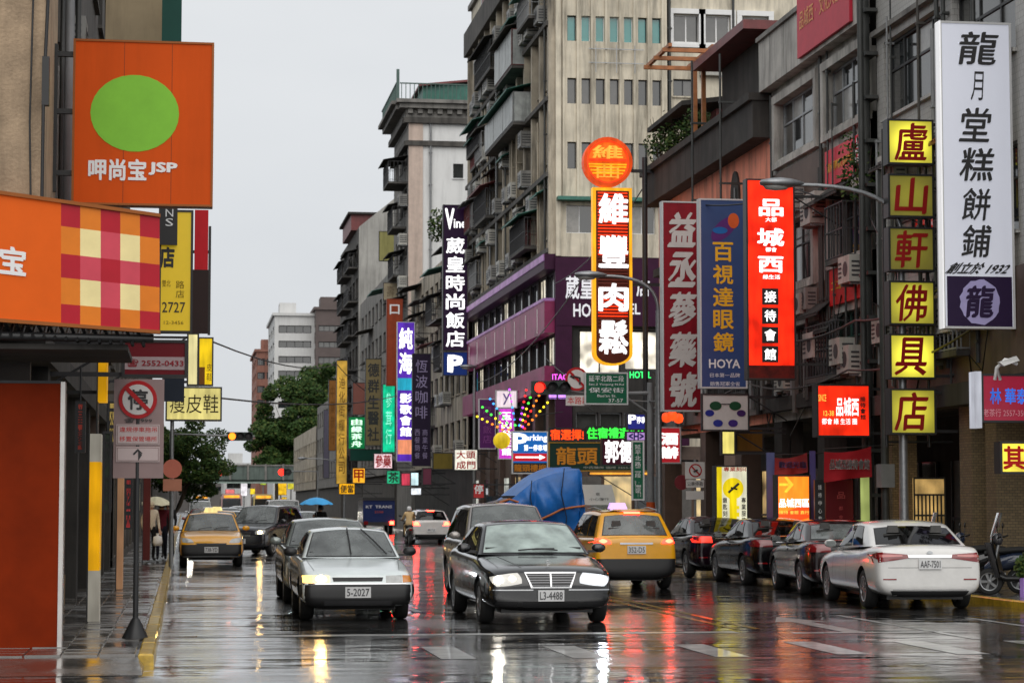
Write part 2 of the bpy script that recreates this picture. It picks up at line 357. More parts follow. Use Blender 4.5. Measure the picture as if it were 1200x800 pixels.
# ------------------------------------------------------------------ buildings
class Facade:
    def __init__(s, root, mp, a0, a1, z0, z1, m, depth=.16):
        s.root, s.mp, s.a0, s.a1, s.z0, s.z1, s.m, s.depth = root, mp, a0, a1, z0, z1, m, depth; s.holes = []
    def win(s, a0, a1, z0, z1, nx=2, nz=1, fm=None, gm=None, fw=.05, sill=True, surround=None, grille=False):
        s.holes.append((a0, a1, z0, z1)); mp, D = s.mp, s.depth; fm = fm or steel
        mb = MB(); e = .004
        mb.bar(mp, a0 + e, a1 - e, z0 + e, z0 + fw, -D, -D + .07, fm); mb.bar(mp, a0 + e, a1 - e, z1 - fw, z1 - e, -D, -D + .07, fm)
        mb.bar(mp, a0 + e, a0 + fw, z0 + fw, z1 - fw, -D, -D + .068, fm); mb.bar(mp, a1 - fw, a1 - e, z0 + fw, z1 - fw, -D, -D + .068, fm)
        for i in range(1, nx):
            a = a0 + (a1 - a0) * i / nx; mb.bar(mp, a - fw * .4, a + fw * .4, z0 + fw, z1 - fw, -D, -D + .06, fm)
        zz = [z0 + (z1 - z0) * (j / nz if nz != 2 else (0, .62, 1)[j]) for j in range(nz + 1)]
        for z in zz[1:-1]: mb.bar(mp, a0 + fw, a1 - fw, z - fw * .4, z + fw * .4, -D, -D + .062, fm)
        if sill: mb.bar(mp, a0 - .06, a1 + .06, z0 - .07, z0 - .003, -.05, .09, surround or s.m)
        if surround:
            w = .22
            mb.bar(mp, a0 - w, a1 + w, z1 + .002, z1 + w, -.04, .13, surround); mb.bar(mp, a0 - w, a1 + w, z0 - w, z0 - .072, -.04, .13, surround)
            mb.bar(mp, a0 - w, a0 - .002, z0 - .072, z1, -.04, .125, surround); mb.bar(mp, a1 + .002, a1 + w, z0 - .072, z1, -.04, .125, surround)
        if grille:
            n = max(3, int((a1 - a0) / .14))
            for i in range(1, n): a = a0 + (a1 - a0) * i / n; mb.bar(mp, a - .01, a + .01, z0 + .02, z1 - .02, -.05, -.03, fm)
        w_ = mb.build('window', s.root)
        for i in range(nx):
            for j in range(nz):
                g = gm or rnd.choice((glass_d, glass_d, glass_d, glass_c, glass_c, glass_k))
                b = MB(); x0 = a0 + (a1 - a0) * i / nx; x1 = a0 + (a1 - a0) * (i + 1) / nx
                b.bar(mp, x0 + fw * .45, x1 - fw * .45, zz[j] + fw * .45, zz[j + 1] - fw * .45, -D + .015, -D + .03, g); b.build('pane', w_)
        return w_
    def hole(s, a0, a1, z0, z1): s.holes.append((a0, a1, z0, z1))
    def done(s, name='wall'):
        A = sorted({s.a0, s.a1, *[h[0] for h in s.holes], *[h[1] for h in s.holes]}); Z = sorted({s.z0, s.z1, *[h[2] for h in s.holes], *[h[3] for h in s.holes]})
        mb = MB(); mp, D = s.mp, s.depth
        for i in range(len(A) - 1):
            for j in range(len(Z) - 1):
                c, z = (A[i] + A[i + 1]) / 2, (Z[j] + Z[j + 1]) / 2
                if any(h[0] < c < h[1] and h[2] < z < h[3] for h in s.holes): continue
                mb.poly([mp(A[i], Z[j], 0), mp(A[i + 1], Z[j], 0), mp(A[i + 1], Z[j + 1], 0), mp(A[i], Z[j + 1], 0)], s.m)
        for a0, a1, z0, z1 in s.holes:
            for q in ([(a0, z0), (a1, z0)], [(a1, z0), (a1, z1)], [(a1, z1), (a0, z1)], [(a0, z1), (a0, z0)]):
                mb.poly([mp(*q[0], 0), mp(*q[1], 0), mp(*q[1], -D - .02), mp(*q[0], -D - .02)], s.m)
        return mb.build(name, s.root)

def aircon(root, mp, a, z, w=.78, h=.55, d=.3, m=None):
    m = m or rnd.choice((ac_m, ac_m, ac_m2)); mb = MB(); mb.bar(mp, a, a + w, z, z + h, .04, d + .04, m)
    mb.bar(mp, a + .06, a + .1, z - .06, z, .002, d, steel); mb.bar(mp, a + w - .1, a + w - .06, z - .06, z, .002, d, steel)
    o = mb.build('air_conditioner', root); g = MB(); r = min(w * .5, h) * .42; cx, cz = a + w * .36, z + h / 2
    g.poly([mp(cx + r * math.cos(k * .5236), cz + r * math.sin(k * .5236), d + .045) for k in range(12)], dark)
    for k in range(4): g.bar(mp, a + w * .7, a + w * .94, z + h * (.2 + k * .17), z + h * (.27 + k * .17), d + .04, d + .052, dark)
    for side in (a - .004, a + w + .004):      # louvres on the flanks
        for k in range(4): g.box8([mp(side - .003, z + h * (.2 + .17 * k), .09), mp(side + .003, z + h * (.2 + .17 * k), .09), mp(side + .003, z + h * (.2 + .17 * k), d - .02), mp(side - .003, z + h * (.2 + .17 * k), d - .02), mp(side - .003, z + h * (.27 + .17 * k), .09), mp(side + .003, z + h * (.27 + .17 * k), .09), mp(side + .003, z + h * (.27 + .17 * k), d - .02), mp(side - .003, z + h * (.27 + .17 * k), d - .02)], dark)
    g.build('fan_grille', o); return o

def pipe(root, mp, a, z0, z1, d=.1, r=.05, m=None, name='pipe'):
    mb = MB(); mb.tube([mp(a, z0, d), mp(a, z1, d)], r, m or grey, 7)
    z = z0 + .4
    while z < z1: mb.bar(mp, a - r * 1.5, a + r * 1.5, z, z + .05, .003, d + r * 1.1, m or grey); z += 2.3
    return mb.build(name, root)

def cage(root, mp, a0, a1, z0, z1, d, m, aw=None, solid=None):
    """a barred balcony cage with an optional little awning"""
    mb = MB(); mb.bar(mp, a0, a1, z0 - .12, z0, .003, d, conc_d)
    n = max(3, int((a1 - a0) / .22)); k = max(2, int(d / .25))
    for i in range(n + 1): a = a0 + (a1 - a0) * i / n; mb.bar(mp, a - .012, a + .012, z0, z1, d - .03, d, m)
    for e in (a0, a1):
        for i in range(k): q = d * (i + .5) / k; mb.bar(mp, e - .012, e + .012, z0, z1, q - .012, q + .012, m)
    for z in (z0 + .03, (z0 + z1) / 2, z1 - .03):
        mb.bar(mp, a0, a1, z - .015, z + .015, d - .034, d + .004, m); mb.bar(mp, a0 - .015, a0 + .015, z - .014, z + .014, 0, d, m); mb.bar(mp, a1 - .015, a1 + .015, z - .014, z + .014, 0, d, m)
    if solid:
        for i in range(3):
            x0 = a0 + (a1 - a0) * (i + .02) / 3; x1 = a0 + (a1 - a0) * (i + .98) / 3
            mb.bar(mp, x0, x1, z0 + .05, z1 - .05, d + .005, d + .03, solid)
        mb.bar(mp, a0 - .03, a0 - .016, z0 + .05, z1 - .05, .05, d - .05, solid)
    o = mb.build('balcony_cage', root)
    if aw: awning(root, mp, a0 - .15, a1 + .15, z1 + .05, d + .35, aw)
    return o

def awning(root, mp, a0, a1, z, d, m, drop=.35, ribs=True):
    mb = MB(); n = max(4, int((a1 - a0) / .16))
    for i in range(n):
        x0, x1 = a0 + (a1 - a0) * i / n, a0 + (a1 - a0) * (i + 1) / n; xm = (x0 + x1) / 2; c = .03
        for p, q, zp, zq in ((x0, xm, 0, c), (xm, x1, c, 0)):
            mb.poly([mp(p, z + zp + drop, .003), mp(q, z + zq + drop, .003), mp(q, z + zq, d), mp(p, z + zp, d)], m)
            mb.poly([mp(p, z + zp + drop - .025, .003), mp(q, z + zq + drop - .025, .003), mp(q, z + zq - .025, d), mp(p, z + zp - .025, d)], m)
    mb.bar(mp, a0, a1, z - .06, z - .002, d - .03, d, m)
    return mb.build('awning', root)

def body(root, x0, x1, y0, y1, z0, z1, m, name='core'):
    mb = MB(); mb.box(x0, x1, cy(y0), cy(y1), z0, z1, m) if x0 > 10 else mb.box(x0, x1, y0, y1, z0, z1, m); return mb.build(name, root)

ac_m = mat('air_conditioner_cream', (.42, .41, .37), .5, var=.2, stain=.5, vs_=2)
ac_m2 = mat('air_conditioner_grey', (.24, .235, .22), .5, var=.2, stain=.5, vs_=2)
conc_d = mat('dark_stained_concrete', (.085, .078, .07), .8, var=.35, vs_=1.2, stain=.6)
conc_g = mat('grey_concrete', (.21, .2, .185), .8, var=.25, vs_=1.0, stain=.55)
beige = mat('beige_tile', (.64, .58, .465), .75, var=.2, vs_=.9, stain=.58, spec=.2)
beige_d = mat('beige_tile_grimy', (.43, .375, .29), .75, var=.3, vs_=.8, stain=.82)
stucco = mat('white_grey_stucco', (.46, .44, .405), .8, var=.25, vs_=1.4, stain=.68)
tan_wall = mat('tan_stone', (.40, .29, .19), .9, var=.25, vs_=3, bump=.6, bs=25, stain=.35)
purple = mat('purple_cladding', (.04, .007, .03), .5, spec=.15, var=.2, vs_=2)
salmon = mat('salmon_paint', (.86, .29, .18), .75, var=.2, vs_=.9, stain=.55)
soot_shade = mat('soot_shade_concrete', (.034, .03, .027), .85, var=.5, vs_=1, stain=.6)  # soot stains, and shade of the arcades and lower street put into the colour
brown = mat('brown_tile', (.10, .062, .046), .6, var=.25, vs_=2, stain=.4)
pipe_d = mat('dark_pipe', (.04, .042, .04), .5, var=.3)
rust = mat('rusty_orange_steel', (.36, .13, .04), .6, var=.35, vs_=4)
green_aw = mat('green_awning', (.03, .16, .12), .5, var=.25, stain=.4)
maroon = mat('maroon_sheet', (.16, .03, .03), .5, var=.25, stain=.35)
shutter = mat('shutter_grey', (.12, .11, .10), .45, metal=.2, var=.25, stain=.4)
warm_l = mat('shop_light_warm', (.6, .5, .3), .4, var=0, emit=(1, .66, .25), es=.32, evar=.8)
cool_l = mat('shop_light_cool', (.6, .6, .6), .4, var=0, emit=(.95, 1, .85), es=.35, evar=.7)
def brick_mat(name, c1, c2, mortar, scale, w=.5, h=.25):
    m = bpy.data.materials.new(name); m.use_nodes = True; t = m.node_tree; N = t.nodes.new; lk = t.links.new
    b = t.nodes['Principled BSDF']; b.inputs['Roughness'].default_value = .55
    g = N('ShaderNodeNewGeometry'); sp = N('ShaderNodeSeparateXYZ'); lk(g.outputs['Position'], sp.inputs[0])
    ad = N('ShaderNodeMath'); ad.operation = 'ADD'; lk(sp.outputs[0], ad.inputs[0]); lk(sp.outputs[1], ad.inputs[1])
    cb = N('ShaderNodeCombineXYZ'); lk(ad.outputs[0], cb.inputs[0]); lk(sp.outputs[2], cb.inputs[1])
    k = N('ShaderNodeTexBrick'); k.inputs['Color1'].default_value = (*c1, 1); k.inputs['Color2'].default_value = (*c2, 1); k.inputs['Mortar'].default_value = (*mortar, 1)
    k.inputs['Scale'].default_value = scale; k.inputs['Brick Width'].default_value = w; k.inputs['Row Height'].default_value = h; k.inputs['Mortar Size'].default_value = .02
    lk(cb.outputs[0], k.inputs['Vector']); lk(k.outputs[0], b.inputs['Base Color'])
    bp = N('ShaderNodeBump'); bp.inputs['Distance'].default_value = .01; bp.inputs['Strength'].default_value = .8; bp.invert = True; lk(k.outputs[1], bp.inputs['Height']); lk(bp.outputs[0], b.inputs['Normal'])
    MATS[name] = m; return m
brick_y = brick_mat('yellow_brick', (.23, .17, .09), (.16, .12, .065), (.06, .05, .04), 4.6)
tile_w = brick_mat('white_grey_tile', (.44, .43, .41), (.40, .39, .37), (.26, .25, .24), 4, .5, .5)

XF = 15.5
RF = rface(XF)
CEIL = 3.9
def arcade(root, y0, y1, cols, cm, inner, shops):
    """ground floor walk-through: columns at the facade line, shop wall three metres back"""
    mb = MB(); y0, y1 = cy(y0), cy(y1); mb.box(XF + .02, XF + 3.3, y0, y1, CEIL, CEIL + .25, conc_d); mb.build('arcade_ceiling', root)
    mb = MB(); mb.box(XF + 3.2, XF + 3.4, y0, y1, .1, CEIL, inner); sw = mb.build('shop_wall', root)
    for c, w in cols:
        c = cy(c); mb = MB(); mb.box(XF - .02, XF + .55, c, c + w, .11, CEIL - .002, cm); mb.box(XF - .05, XF + .58, c - .03, c + w + .03, .11, .5, dark); mb.build('column', root)
    for a0, a1, z0, z1, m in shops:
        a0, a1 = sorted((cy(a0), cy(a1))); mb = MB(); mb.box(XF + 3.13, XF + 3.195, a0, a1, z0, z1, m); g = mb.build('shop_front', root)
        f = MB(); n = max(2, int((a1 - a0) / .9))
        for i in range(n + 1): y = a0 + (a1 - a0) * i / n; f.box(XF + 3.08, XF + 3.127, y - .03, y + .03, z0, z1, black)
        f.box(XF + 3.085, XF + 3.125, a0 - .03, a1 + .03, z0 + (z1 - z0) * .45, z0 + (z1 - z0) * .45 + .06, black); f.build('frame', g)

# ---- R1, nearest on the right
r1 = thing('shop_building', 'white grey tiled corner building behind the tall white calligraphy sign', 'building', (XF + 4, 44, 0))
f = Facade(r1, RF, 36, 49.3, CEIL, 14.2, tile_w, .22)
f.win(45.1, 48.8, 10.35, 12.1, 4, 2, black, None, .07)
f.win(41.0, 44.4, 10.35, 12.1, 3, 2, black, glass_c, .07); f.win(37, 40.2, 10.35, 12.1, 3, 2, black)
f.win(45.4, 48.6, 6.9, 8.6, 3, 2, black); f.win(41, 44.2, 6.9, 8.6, 3, 2, black, glass_d); f.win(37, 40.2, 6.9, 8.6, 3, 2, black)
f.done()
body(r1, XF + .4, XF + 9, 36, 49.3, CEIL + .26, 14.1, soot_shade)
mb = MB(); mb.bar(RF, 36, 49.3, 14.2, 14.45, -.5, .25, conc_g); mb.bar(RF, 36, 49.25, 12.3, 12.42, -.02, .16, conc_g); mb.build('cornice', r1)
mb = MB(); mb.bar(RF, 36, 49.28, 4.15, 6.2, .003, .10, brown); mb.bar(RF, 36, 49.29, 3.7, 4.14, -.1, .35, soot_shade); mb.build('fascia', r1)
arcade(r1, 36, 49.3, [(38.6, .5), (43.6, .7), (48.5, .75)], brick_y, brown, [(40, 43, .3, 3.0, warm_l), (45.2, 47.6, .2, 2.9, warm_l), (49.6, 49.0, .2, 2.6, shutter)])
mb = MB(); mb.box(XF - .0, XF + .9, cy(42.35), cy(42.9), .11, CEIL - .003, brick_y); mb.build('brick_pier', r1)
for a, z in ((44.3, 8.85), (47.2, 8.75), (42.2, 5.2), (44.9, 5.1), (48.1, 5.3)): aircon(r1, RF, a, z)
for a in (44.6, 45.0, 42.9): pipe(r1, RF, a, 4.5, 14, .12, .05, pipe_d)
# scaffold of angle iron at the picture's edge
mb = MB()
for a in (39.0, 39.5):
    for d in (.05, .25): mb.bar(RF, a - .03, a + .03, 6.4, 14.5, d - .03, d + .03, steel)
for k in range(8):
    z = 6.8 + k; mb.bar(RF, 39.0, 39.5, z, z + .05, .22, .27, steel); mb.bar(RF, 38.97, 39.02, z, z + .05, .05, .25, steel); mb.tube([RF(39.0, z, .25), RF(39.5, z + .95, .25)], .02, steel, 5)
mb.build('sign_scaffold', r1)

# ---- dark downpipes between R1 and R2
mb = MB()
for a, d, r in ((49.45, .25, .13), (49.7, .18, .08), (49.25, .4, .07)): mb.tube([RF(a, .2, d), RF(a, 14.8, d)], r, pipe_d, 8)
for k in range(14): mb.bar(RF, 49.15, 49.85, .9 + k, .98 + k, .02, .3, pipe_d)
tag(mb.build('drain_pipe'), 'bundle of dark drain pipes running up between the two grey facades', 'pipe')

# ---- R2, grey building with two big framed windows
r2 = thing('grey_building', 'grey rendered building with two large framed windows and maroon banners', 'building', (XF + 4, 54, 0))
f = Facade(r2, RF, 49.8, 58.2, CEIL, 14.1, stucco, .2)
f.win(53.95, 57.55, 10.78, 12.3, 4, 2, steel, None, .06, surround=stucco); f.win(50.0, 53.1, 10.78, 12.3, 4, 2, steel, None, .06, surround=stucco)
f.win(54.3, 57.5, 7.4, 9.0, 4, 2, dark, surround=stucco); f.win(50.2, 52.7, 7.6, 9.1, 3, 2, dark, surround=stucco)
f.win(54.0, 57.6, 4.75, 6.3, 3, 2, dark); f.win(50.1, 52.8, 4.75, 6.3, 3, 2, mat('green_frame', (.03, .09, .07), .5))
f.done(); body(r2, XF + .4, XF + 10, 49.8, 58.2, CEIL + .26, 13.9, soot_shade)
mb = MB(); mb.bar(RF, 49.75, 58.3, 12.75, 14.1, .003, .32, stucco); mb.bar(RF, 49.75, 58.32, 14.1, 14.22, -.4, .4, conc_g); mb.build('parapet', r2)
mb = MB(); mb.bar(RF, 53.2, 58.18, 9.2, 10.45, .003, .06, brown); mb.bar(RF, 53.2, 58.17, 6.45, 7.2, .003, .05, brown); mb.bar(RF, 49.82, 58.16, 4.15, 4.5, .003, .25, soot_shade); mb.build('spandrel', r2)
arcade(r2, 49.8, 58.2, [(53.6, .6), (57.4, .75)], soot_shade, soot_shade, [(50.4, 53.3, .2, 2.8, shutter), (54.4, 57, .2, 2.8, glass_d)])
for a, z in ((50.2, 8.05 - 1.2), (51.0, 5.0), (56.2, 6.5), (53.3, 8.6), (53.2, 5.3), (55.0, 9.2)): aircon(r2, RF, a, z, .85, .62, .38)
for a, z0, z1 in ((53.4, 4, 13), (53.55, 4, 10), (57.9, 4, 12.6), (53.0, 4, 7.4)): pipe(r2, RF, a, z0, z1, .1, .045, pipe_d)

# ---- R3, salmon building with a planted roof terrace
r3 = thing('salmon_building', 'sooty salmon pink building with a planted roof terrace and sheds', 'building', (XF + 4, 65, 0))
f = Facade(r3, RF, 58.4, 72.2, CEIL, 11.55, salmon, .2)
for a in (59.6, 63.4, 67.4): f.win(a, a + 2.4, 6.0, 7.7, 3, 2, dark)
f.done()
mb = MB(); n = 16
mb.prism([RF(62.0 + .48 * math.cos(k * 6.2832 / n), 10.35 + .85 * math.sin(k * 6.2832 / n), .003) for k in range(n)], (-.06, 0, 0), soot_shade); mb.build('oval_medallion', r3)
f = Facade(r3, front(cy(58.4)), XF, XF + 9, 9.0, 11.55, salmon); f.done()
body(r3, XF + .3, XF + 9, 58.6, 72.2, CEIL + .26, 11.5, soot_shade)
mb = MB(); mb.bar(RF, 58.3, 72.3, 11.55, 12.55, -.25, .5, soot_shade); mb.bar(RF, 58.25, 72.35, 12.55, 12.75, -.3, .62, soot_shade); mb.bar(RF, 58.4, 72.2, 9.2, 9.45, .003, .2, soot_shade); mb.build('parapet', r3)
mb = MB()   # rooms and sheds on the roof
mb.box(XF + .3, XF + 5, 58.6, 64.0, 12.5, 14.7, soot_shade); mb.box(XF - .5, XF + 5.4, 58.3, 64.4, 14.7, 14.95, maroon); mb.build('roof_room', r3)
mb = MB(); mb.box(XF + .9, XF + 4, 67.2, 71.8, 12.6, 14.1, maroon)
mb.prism([(XF - .3, 66.8, 14.1), (XF + 4.6, 66.8, 14.75), (XF + 4.6, 66.8, 14.9), (XF - .3, 66.8, 14.25)], (0, 5.2, 0), soot_shade); mb.box(XF + .86, XF + .9, 68.2, 70.4, 12.6, 13.8, black); mb.build('roof_shed', r3)
mb = MB()
for a in (65.2, 66.3): mb.bar(RF, a - .06, a + .06, 12.0, 15.1, .1, .22, rust)
for a in (64.4, 65.6, 67.0): mb.bar(RF, a - .05, a + .05, 15.1, 15.22, -3.5, 1.6, rust)
for d in (-3.0, -1.2, .1, 1.4): mb.bar(RF, 64.2, 67.4, 15.225, 15.33, d - .05, d + .05, rust)
mb.build('roof_frame', r3)
for a, z0, z1 in ((61.2, 8, 14.4), (64.6, 8, 14.9)): pipe(r3, RF, a, z0, z1, .66, .035, pipe_d)
arcade(r3, 58.4, 72.2, [(61.6, .7), (65.8, .7), (71.4, .75)], brown, soot_shade, [(59, 61.3, .2, 2.8, shutter), (62.6, 65.4, .2, 2.8, shutter), (67, 71, .2, 2.8, warm_l)])
mb = MB(); mb.bar(RF, 58.4, 72.2, 4.16, 5.6, .003, .16, shutter)
for k in range(46):     # the bent corrugated cladding and hanging strips over the shops
    a = 54.1 + k * .39; h = rnd.uniform(.5, 1.5); mb.bar(RF, a, a + rnd.uniform(.1, .26), 5.5 - h, 5.6 + rnd.uniform(0, .5), .17, .17 + rnd.uniform(.03, .12), rnd.choice((shutter, soot_shade, grey, conc_d)))
mb.build('cladding', r3)
for a, z in ((60.2, 7.9), (64.4, 5.9), (66.2, 7.8), (69.8, 6.1)): aircon(r3, RF, a, z)

leaf_m = mat('leaf_dark', (.032, .066, .016), .7, var=.5, vs_=4, spec=.15)
leaf_y = mat('leaf_olive', (.07, .095, .022), .7, var=.4, vs_=4, spec=.15)
bark = mat('bark', (.06, .045, .03), .9, var=.3, vs_=8)
def leaves(mb, c, rad, n, size, ms, rg):
    for _ in range(n):
        while True:
            p = Vector((rg.uniform(-1, 1), rg.uniform(-1, 1), rg.uniform(-1, 1)))
            if p.length < 1 and (p.length > .55 or rg.random() < .3): break
        p = Vector((c[0] + p.x * rad[0], c[1] + p.y * rad[1], c[2] + p.z * rad[2]))
        d = Vector((rg.gauss(0, 1), rg.gauss(0, 1), rg.gauss(0, .7))).normalized(); e = d.orthogonal().normalized() * size * .4; d = d * size * rg.uniform(.6, 1.2)
        mb.poly([p - d * .5, p + e, p + d * .5, p - e], rg.choice(ms))
def plant(name, label, base, h, r, n, size, group=None, ms=None):
    rg = random.Random(hash(label) % 9999 if False else int(base[0] * 31 + base[1] * 17 + h * 100)); t = thing(name, label, 'plant', base, group=group)
    mb = MB(); b = Vector(base)
    for k in range(5):
        a = k * 1.26; mb.tube([b, b + Vector((math.cos(a) * r * .3, math.sin(a) * r * .3, h * .5)), b + Vector((math.cos(a) * r * .6, math.sin(a) * r * .6, h * .9))], .02, bark, 5, .008)
    mb.build('stem', t); mb = MB()
    for k in range(7): leaves(mb, (b.x + rg.uniform(-.5, .5) * r, b.y + rg.uniform(-.5, .5) * r, b.z + h * rg.uniform(.4, .95)), (r * .6, r * .6, h * .28), n // 7, size, ms or [leaf_m, leaf_m, leaf_y], rg)
    mb.build('foliage', t); return t
for i, (y, h, lb) in enumerate(((66.8, 1.1, 'potted shrub at the near end of the roof terrace'), (68.4, .9, 'low potted plant in the middle of the roof terrace'), (70.2, 1.2, 'bushy plant beside the terrace shed'), (71.8, 1.9, 'tall olive plant at the far terrace corner'))):
    plant('terrace_plant', lb, (XF - .05, cy(y), 12.75), h, .55, 420, .13, 'plants on the roof terrace')
plant('wall_vine', 'green vine spilling down the drain pipes over the grey facade', (XF - .25, cy(49.6), 8.3), 1.7, .55, 420, .12)
plant('roof_plant', 'sparse twiggy plant on the roof edge above the white sign', (XF - .2, cy(41.3), 12.3), 2.0, .9, 260, .13)

# ---- R4, the big corner building with the hotel
YH = 92.2
r4 = thing('hotel_building', 'large grimy beige corner building with vertical ribs and a purple hotel band', 'building', (XF + 8, 105, 0))
FH = front(YH)
f = Facade(r4, FH, XF, 20.35, 12.2, 27.5, beige, .22)
for zb, zt, gm in ((21.45, 22.55, glass_t), (18.75, 19.85, glass_d), (15.95, 17.1, glass_d)):
    for k in range(7):
        a = 16.0 + k * .617; f.win(a, a + .39, zb, zt, 1, 1, white if (gm is glass_t and 1 <= k <= 4) else dark, gm if gm is glass_t else None, .035, False)
for zb, zt in ((24.2, 25.3),):
    for k in range(7): a = 16.0 + k * .617; f.win(a, a + .39, zb, zt, 1, 1, dark, None, .035, False)
for k in range(3): f.win(15.95 + k * 1.35, 17.1 + k * 1.35, 13.2, 14.4, 2, 1, white, None, .04, False)
f.done()
mb = MB()
mb.bar(FH, XF - .02, XF + .2, 12.2, 27.5, .004, .16, beige); mb.build('corner_pier', r4)
for k in range(8): mb = MB(); a = 15.78 + k * .617; mb.bar(FH, a, a + .09, 14.75, 27.5, .003, .11, beige); mb.build('rib', r4)
mb = MB(); mb.bar(FH, XF, 20.3, 14.55, 14.7, .003, .55, green_aw); mb.build('canopy', r4)
mb = MB()
for a in (17.2, 18.1, 18.9): mb.bar(FH, a, a + .03, 20.1, 21.3, .12, .15, steel)
for z in (20.5, 21.1): mb.bar(FH, 16.9, 19.3, z, z + .03, .125, .155, steel)
mb.build('wall_rack', r4)
f = Facade(r4, front(YH + .6), 20.35, 46, 4, 27.5, beige, .22)
for a in (20.75, 22.1, 23.8): f.win(a, a + 1.2, 21.65, 22.9, 2, 1, white, glass_c, .07, surround=white)
for a, z, w, h in ((20.75, 19.3, .9, .75), (24.0, 20.45, .8, .6), (20.7, 16, .9, 1.1), (22.5, 16, .9, 1.1), (24.6, 17.5, 1.2, 1.1), (26.6, 21.6, 1.3, 1.2), (26.6, 18.2, 1.3, 1.2)): f.win(a, a + w, z, z + h, 2, 1, white if z > 20 else dark, None, .05)
f.done(); pipe(r4, front(YH + .6), 20.55, 8, 27, .12, .08, pipe_d); pipe(r4, front(YH + .6), 23.4, 8, 27, .12, .06, pipe_d)
for a, z in ((24.6, 21.0), (21.9, 20.2)): aircon(r4, front(YH + .6), a, z, 1.0, .8)
body(r4, XF + .35, 46, YH + .95, 119.6, 4.2, 27.3, soot_shade)
# side facade along the street
SF = Facade(r4, RF, YH, 119.8, 12.3, 26.2, beige_d, .25)
k = 0; y = YH + 1.0
while y < 118:
    for fl in range(4):
        z = 13.2 + fl * 3.25
        SF.win(y + .25, y + 1.75, z, z + 1.6, 2, 1, rnd.choice((steel, dark, white)), None, .05)
    y += 2.25
SF.done()
y = YH
while y < 119.5: mb = MB(); mb.bar(RF, y, y + .32, 12.3, 26.2, .003, .32, beige_d); mb.build('pilaster', r4); y += 2.25
mb = MB()
for z in (12.35, 15.6, 18.85, 22.1): mb.bar(RF, YH + .02, 119.7, z, z + .2, .003, .42, conc_d)
mb.bar(RF, YH, 119.8, 26.2, 27.5, -.2, .5, conc_d); mb.build('ledge', r4)
cage(r4, RF, 98.2, 107.6, 18.95, 20.35, .95, grey, green_aw, mat('pale_sheet', (.33, .35, .34), .4, metal=.2, var=.3, stain=.5))
cage(r4, RF, 99.0, 104.5, 21.7, 23.4, .9, maroon, conc_d, mat('pale_sheet', (.33, .35, .34)))
cage(r4, RF, 94.0, 97.4, 22.9, 24.1, .9, grey, green_aw); cage(r4, RF, 107.0, 113, 23.2, 24.6, .8, black, soot_shade); cage(r4, RF, 112.4, 117, 20.2, 21.4, .7, dark, green_aw)
cage(r4, RF, 109, 113.5, 16.1, 17.5, .75, dark, maroon); cage(r4, RF, 95.5, 100.0, 13.0, 14.3, .85, dark, green_aw)
mb = MB(); mb.box(XF - .4, XF + 3, 99, 113, 27.5, 29.4, maroon); mb.box(XF - .9, XF + 3.4, 98.4, 113.5, 29.4, 29.6, soot_shade); mb.build('roof_shed', r4)
for _ in range(58):
    a, fl = rnd.uniform(93, 118), rnd.randrange(4); aircon(r4, RF, a, 12.75 + fl * 3.25 + rnd.choice((0, 0, 1.9)), 1.0, .7, .45 + rnd.random() * .2)
for _ in range(15): pipe(r4, RF, rnd.uniform(92.6, 119), 12.5, rnd.uniform(18, 26), .36, .05, rnd.choice((pipe_d, grey, beige_d)))
for _ in range(8): awning(r4, RF, *(lambda a: (a, a + 1.8))(rnd.uniform(93, 117)), 15.0 + 3.25 * rnd.randrange(4), .7, rnd.choice((green_aw, conc_d, shutter, soot_shade)))
# the purple hotel floors
mb = MB(); mb.bar(FH, XF - .06, 21.2, 9.25, 12.15, .003, .2, purple)
mb.bar(FH, XF - .06, 16.15, 4.2, 9.25, .003, .18, purple); mb.bar(FH, 20.5, 21.2, 4.2, 9.25, .003, .18, purple)
mb.build('purple_band', r4)
pl_lit = mat('pink_violet_band', (.17, .018, .06), .4, var=.35, vs_=.9, emit=(.75, .10, .38), es=.05, evar=.6, spec=.2)
pl_top = mat('lavender_edge', (.26, .12, .30), .4, var=.2, spec=.2, emit=(.6, .32, .7), es=.14, evar=.5)
mb = MB(); mb.bar(RF, YH, 120, 11.65, 12.3, .003, .5, purple); mb.bar(RF, YH, 120, 12.0, 12.28, .503, .55, pl_top)
mb.bar(RF, YH, 120, 8.95, 10.3, .003, .5, pl_lit); mb.bar(RF, YH, 120, 10.3, 10.42, -.05, .55, pl_top); mb.bar(RF, YH, 120, 6.5, 7.55, .003, .5, pl_lit); mb.build('purple_band', r4)
for k in range(8): mb = MB(); y = YH + 1.8 + k * 3.3; mb.bar(RF, y, y + .07, 9.05, 10.1, .503, .53, white); mb.build('band_fin', r4)
for zb, zt in ((10.45, 11.6), (7.6, 8.9)):
    f = Facade(r4, RF, YH, 119.8, zb - .03, zt + .05, soot_shade, .15)
    for k in range(12): a = YH + .35 + k * 2.27; f.win(a, a + 2.1, zb + .02, zt, 3, 1, dark, (glass_c, glass_d, glass_l, glass_c, glass_d)[(k * 7 + int(zb)) % 5], .06, False)
    f.done()
f = Facade(r4, FH, 16.2, 20.45, 3.9, 9.2, soot_shade, .3)
lobby = mat('lobby_glow', (.6, .55, .45), .4, var=0, emit=(1, .92, .76), es=.85, evar=.8)
f.win(16.5, 18.3, 7.0, 9.1, 2, 1, dark, lobby, .07, False); f.win(18.45, 20.3, 7.4, 9.1, 2, 1, dark, lobby, .07, False)
for k in range(4): f.win(16.35 + k * 1.03, 17.3 + k * 1.03, 4.2, 5.6, 1, 1, steel, glass_c, .06, False)
f.done()
mb = MB(); mb.box(XF + .2, 24, YH + .3, 119.6, .1, 4.18, brown); mb.build('shop_wall', r4)
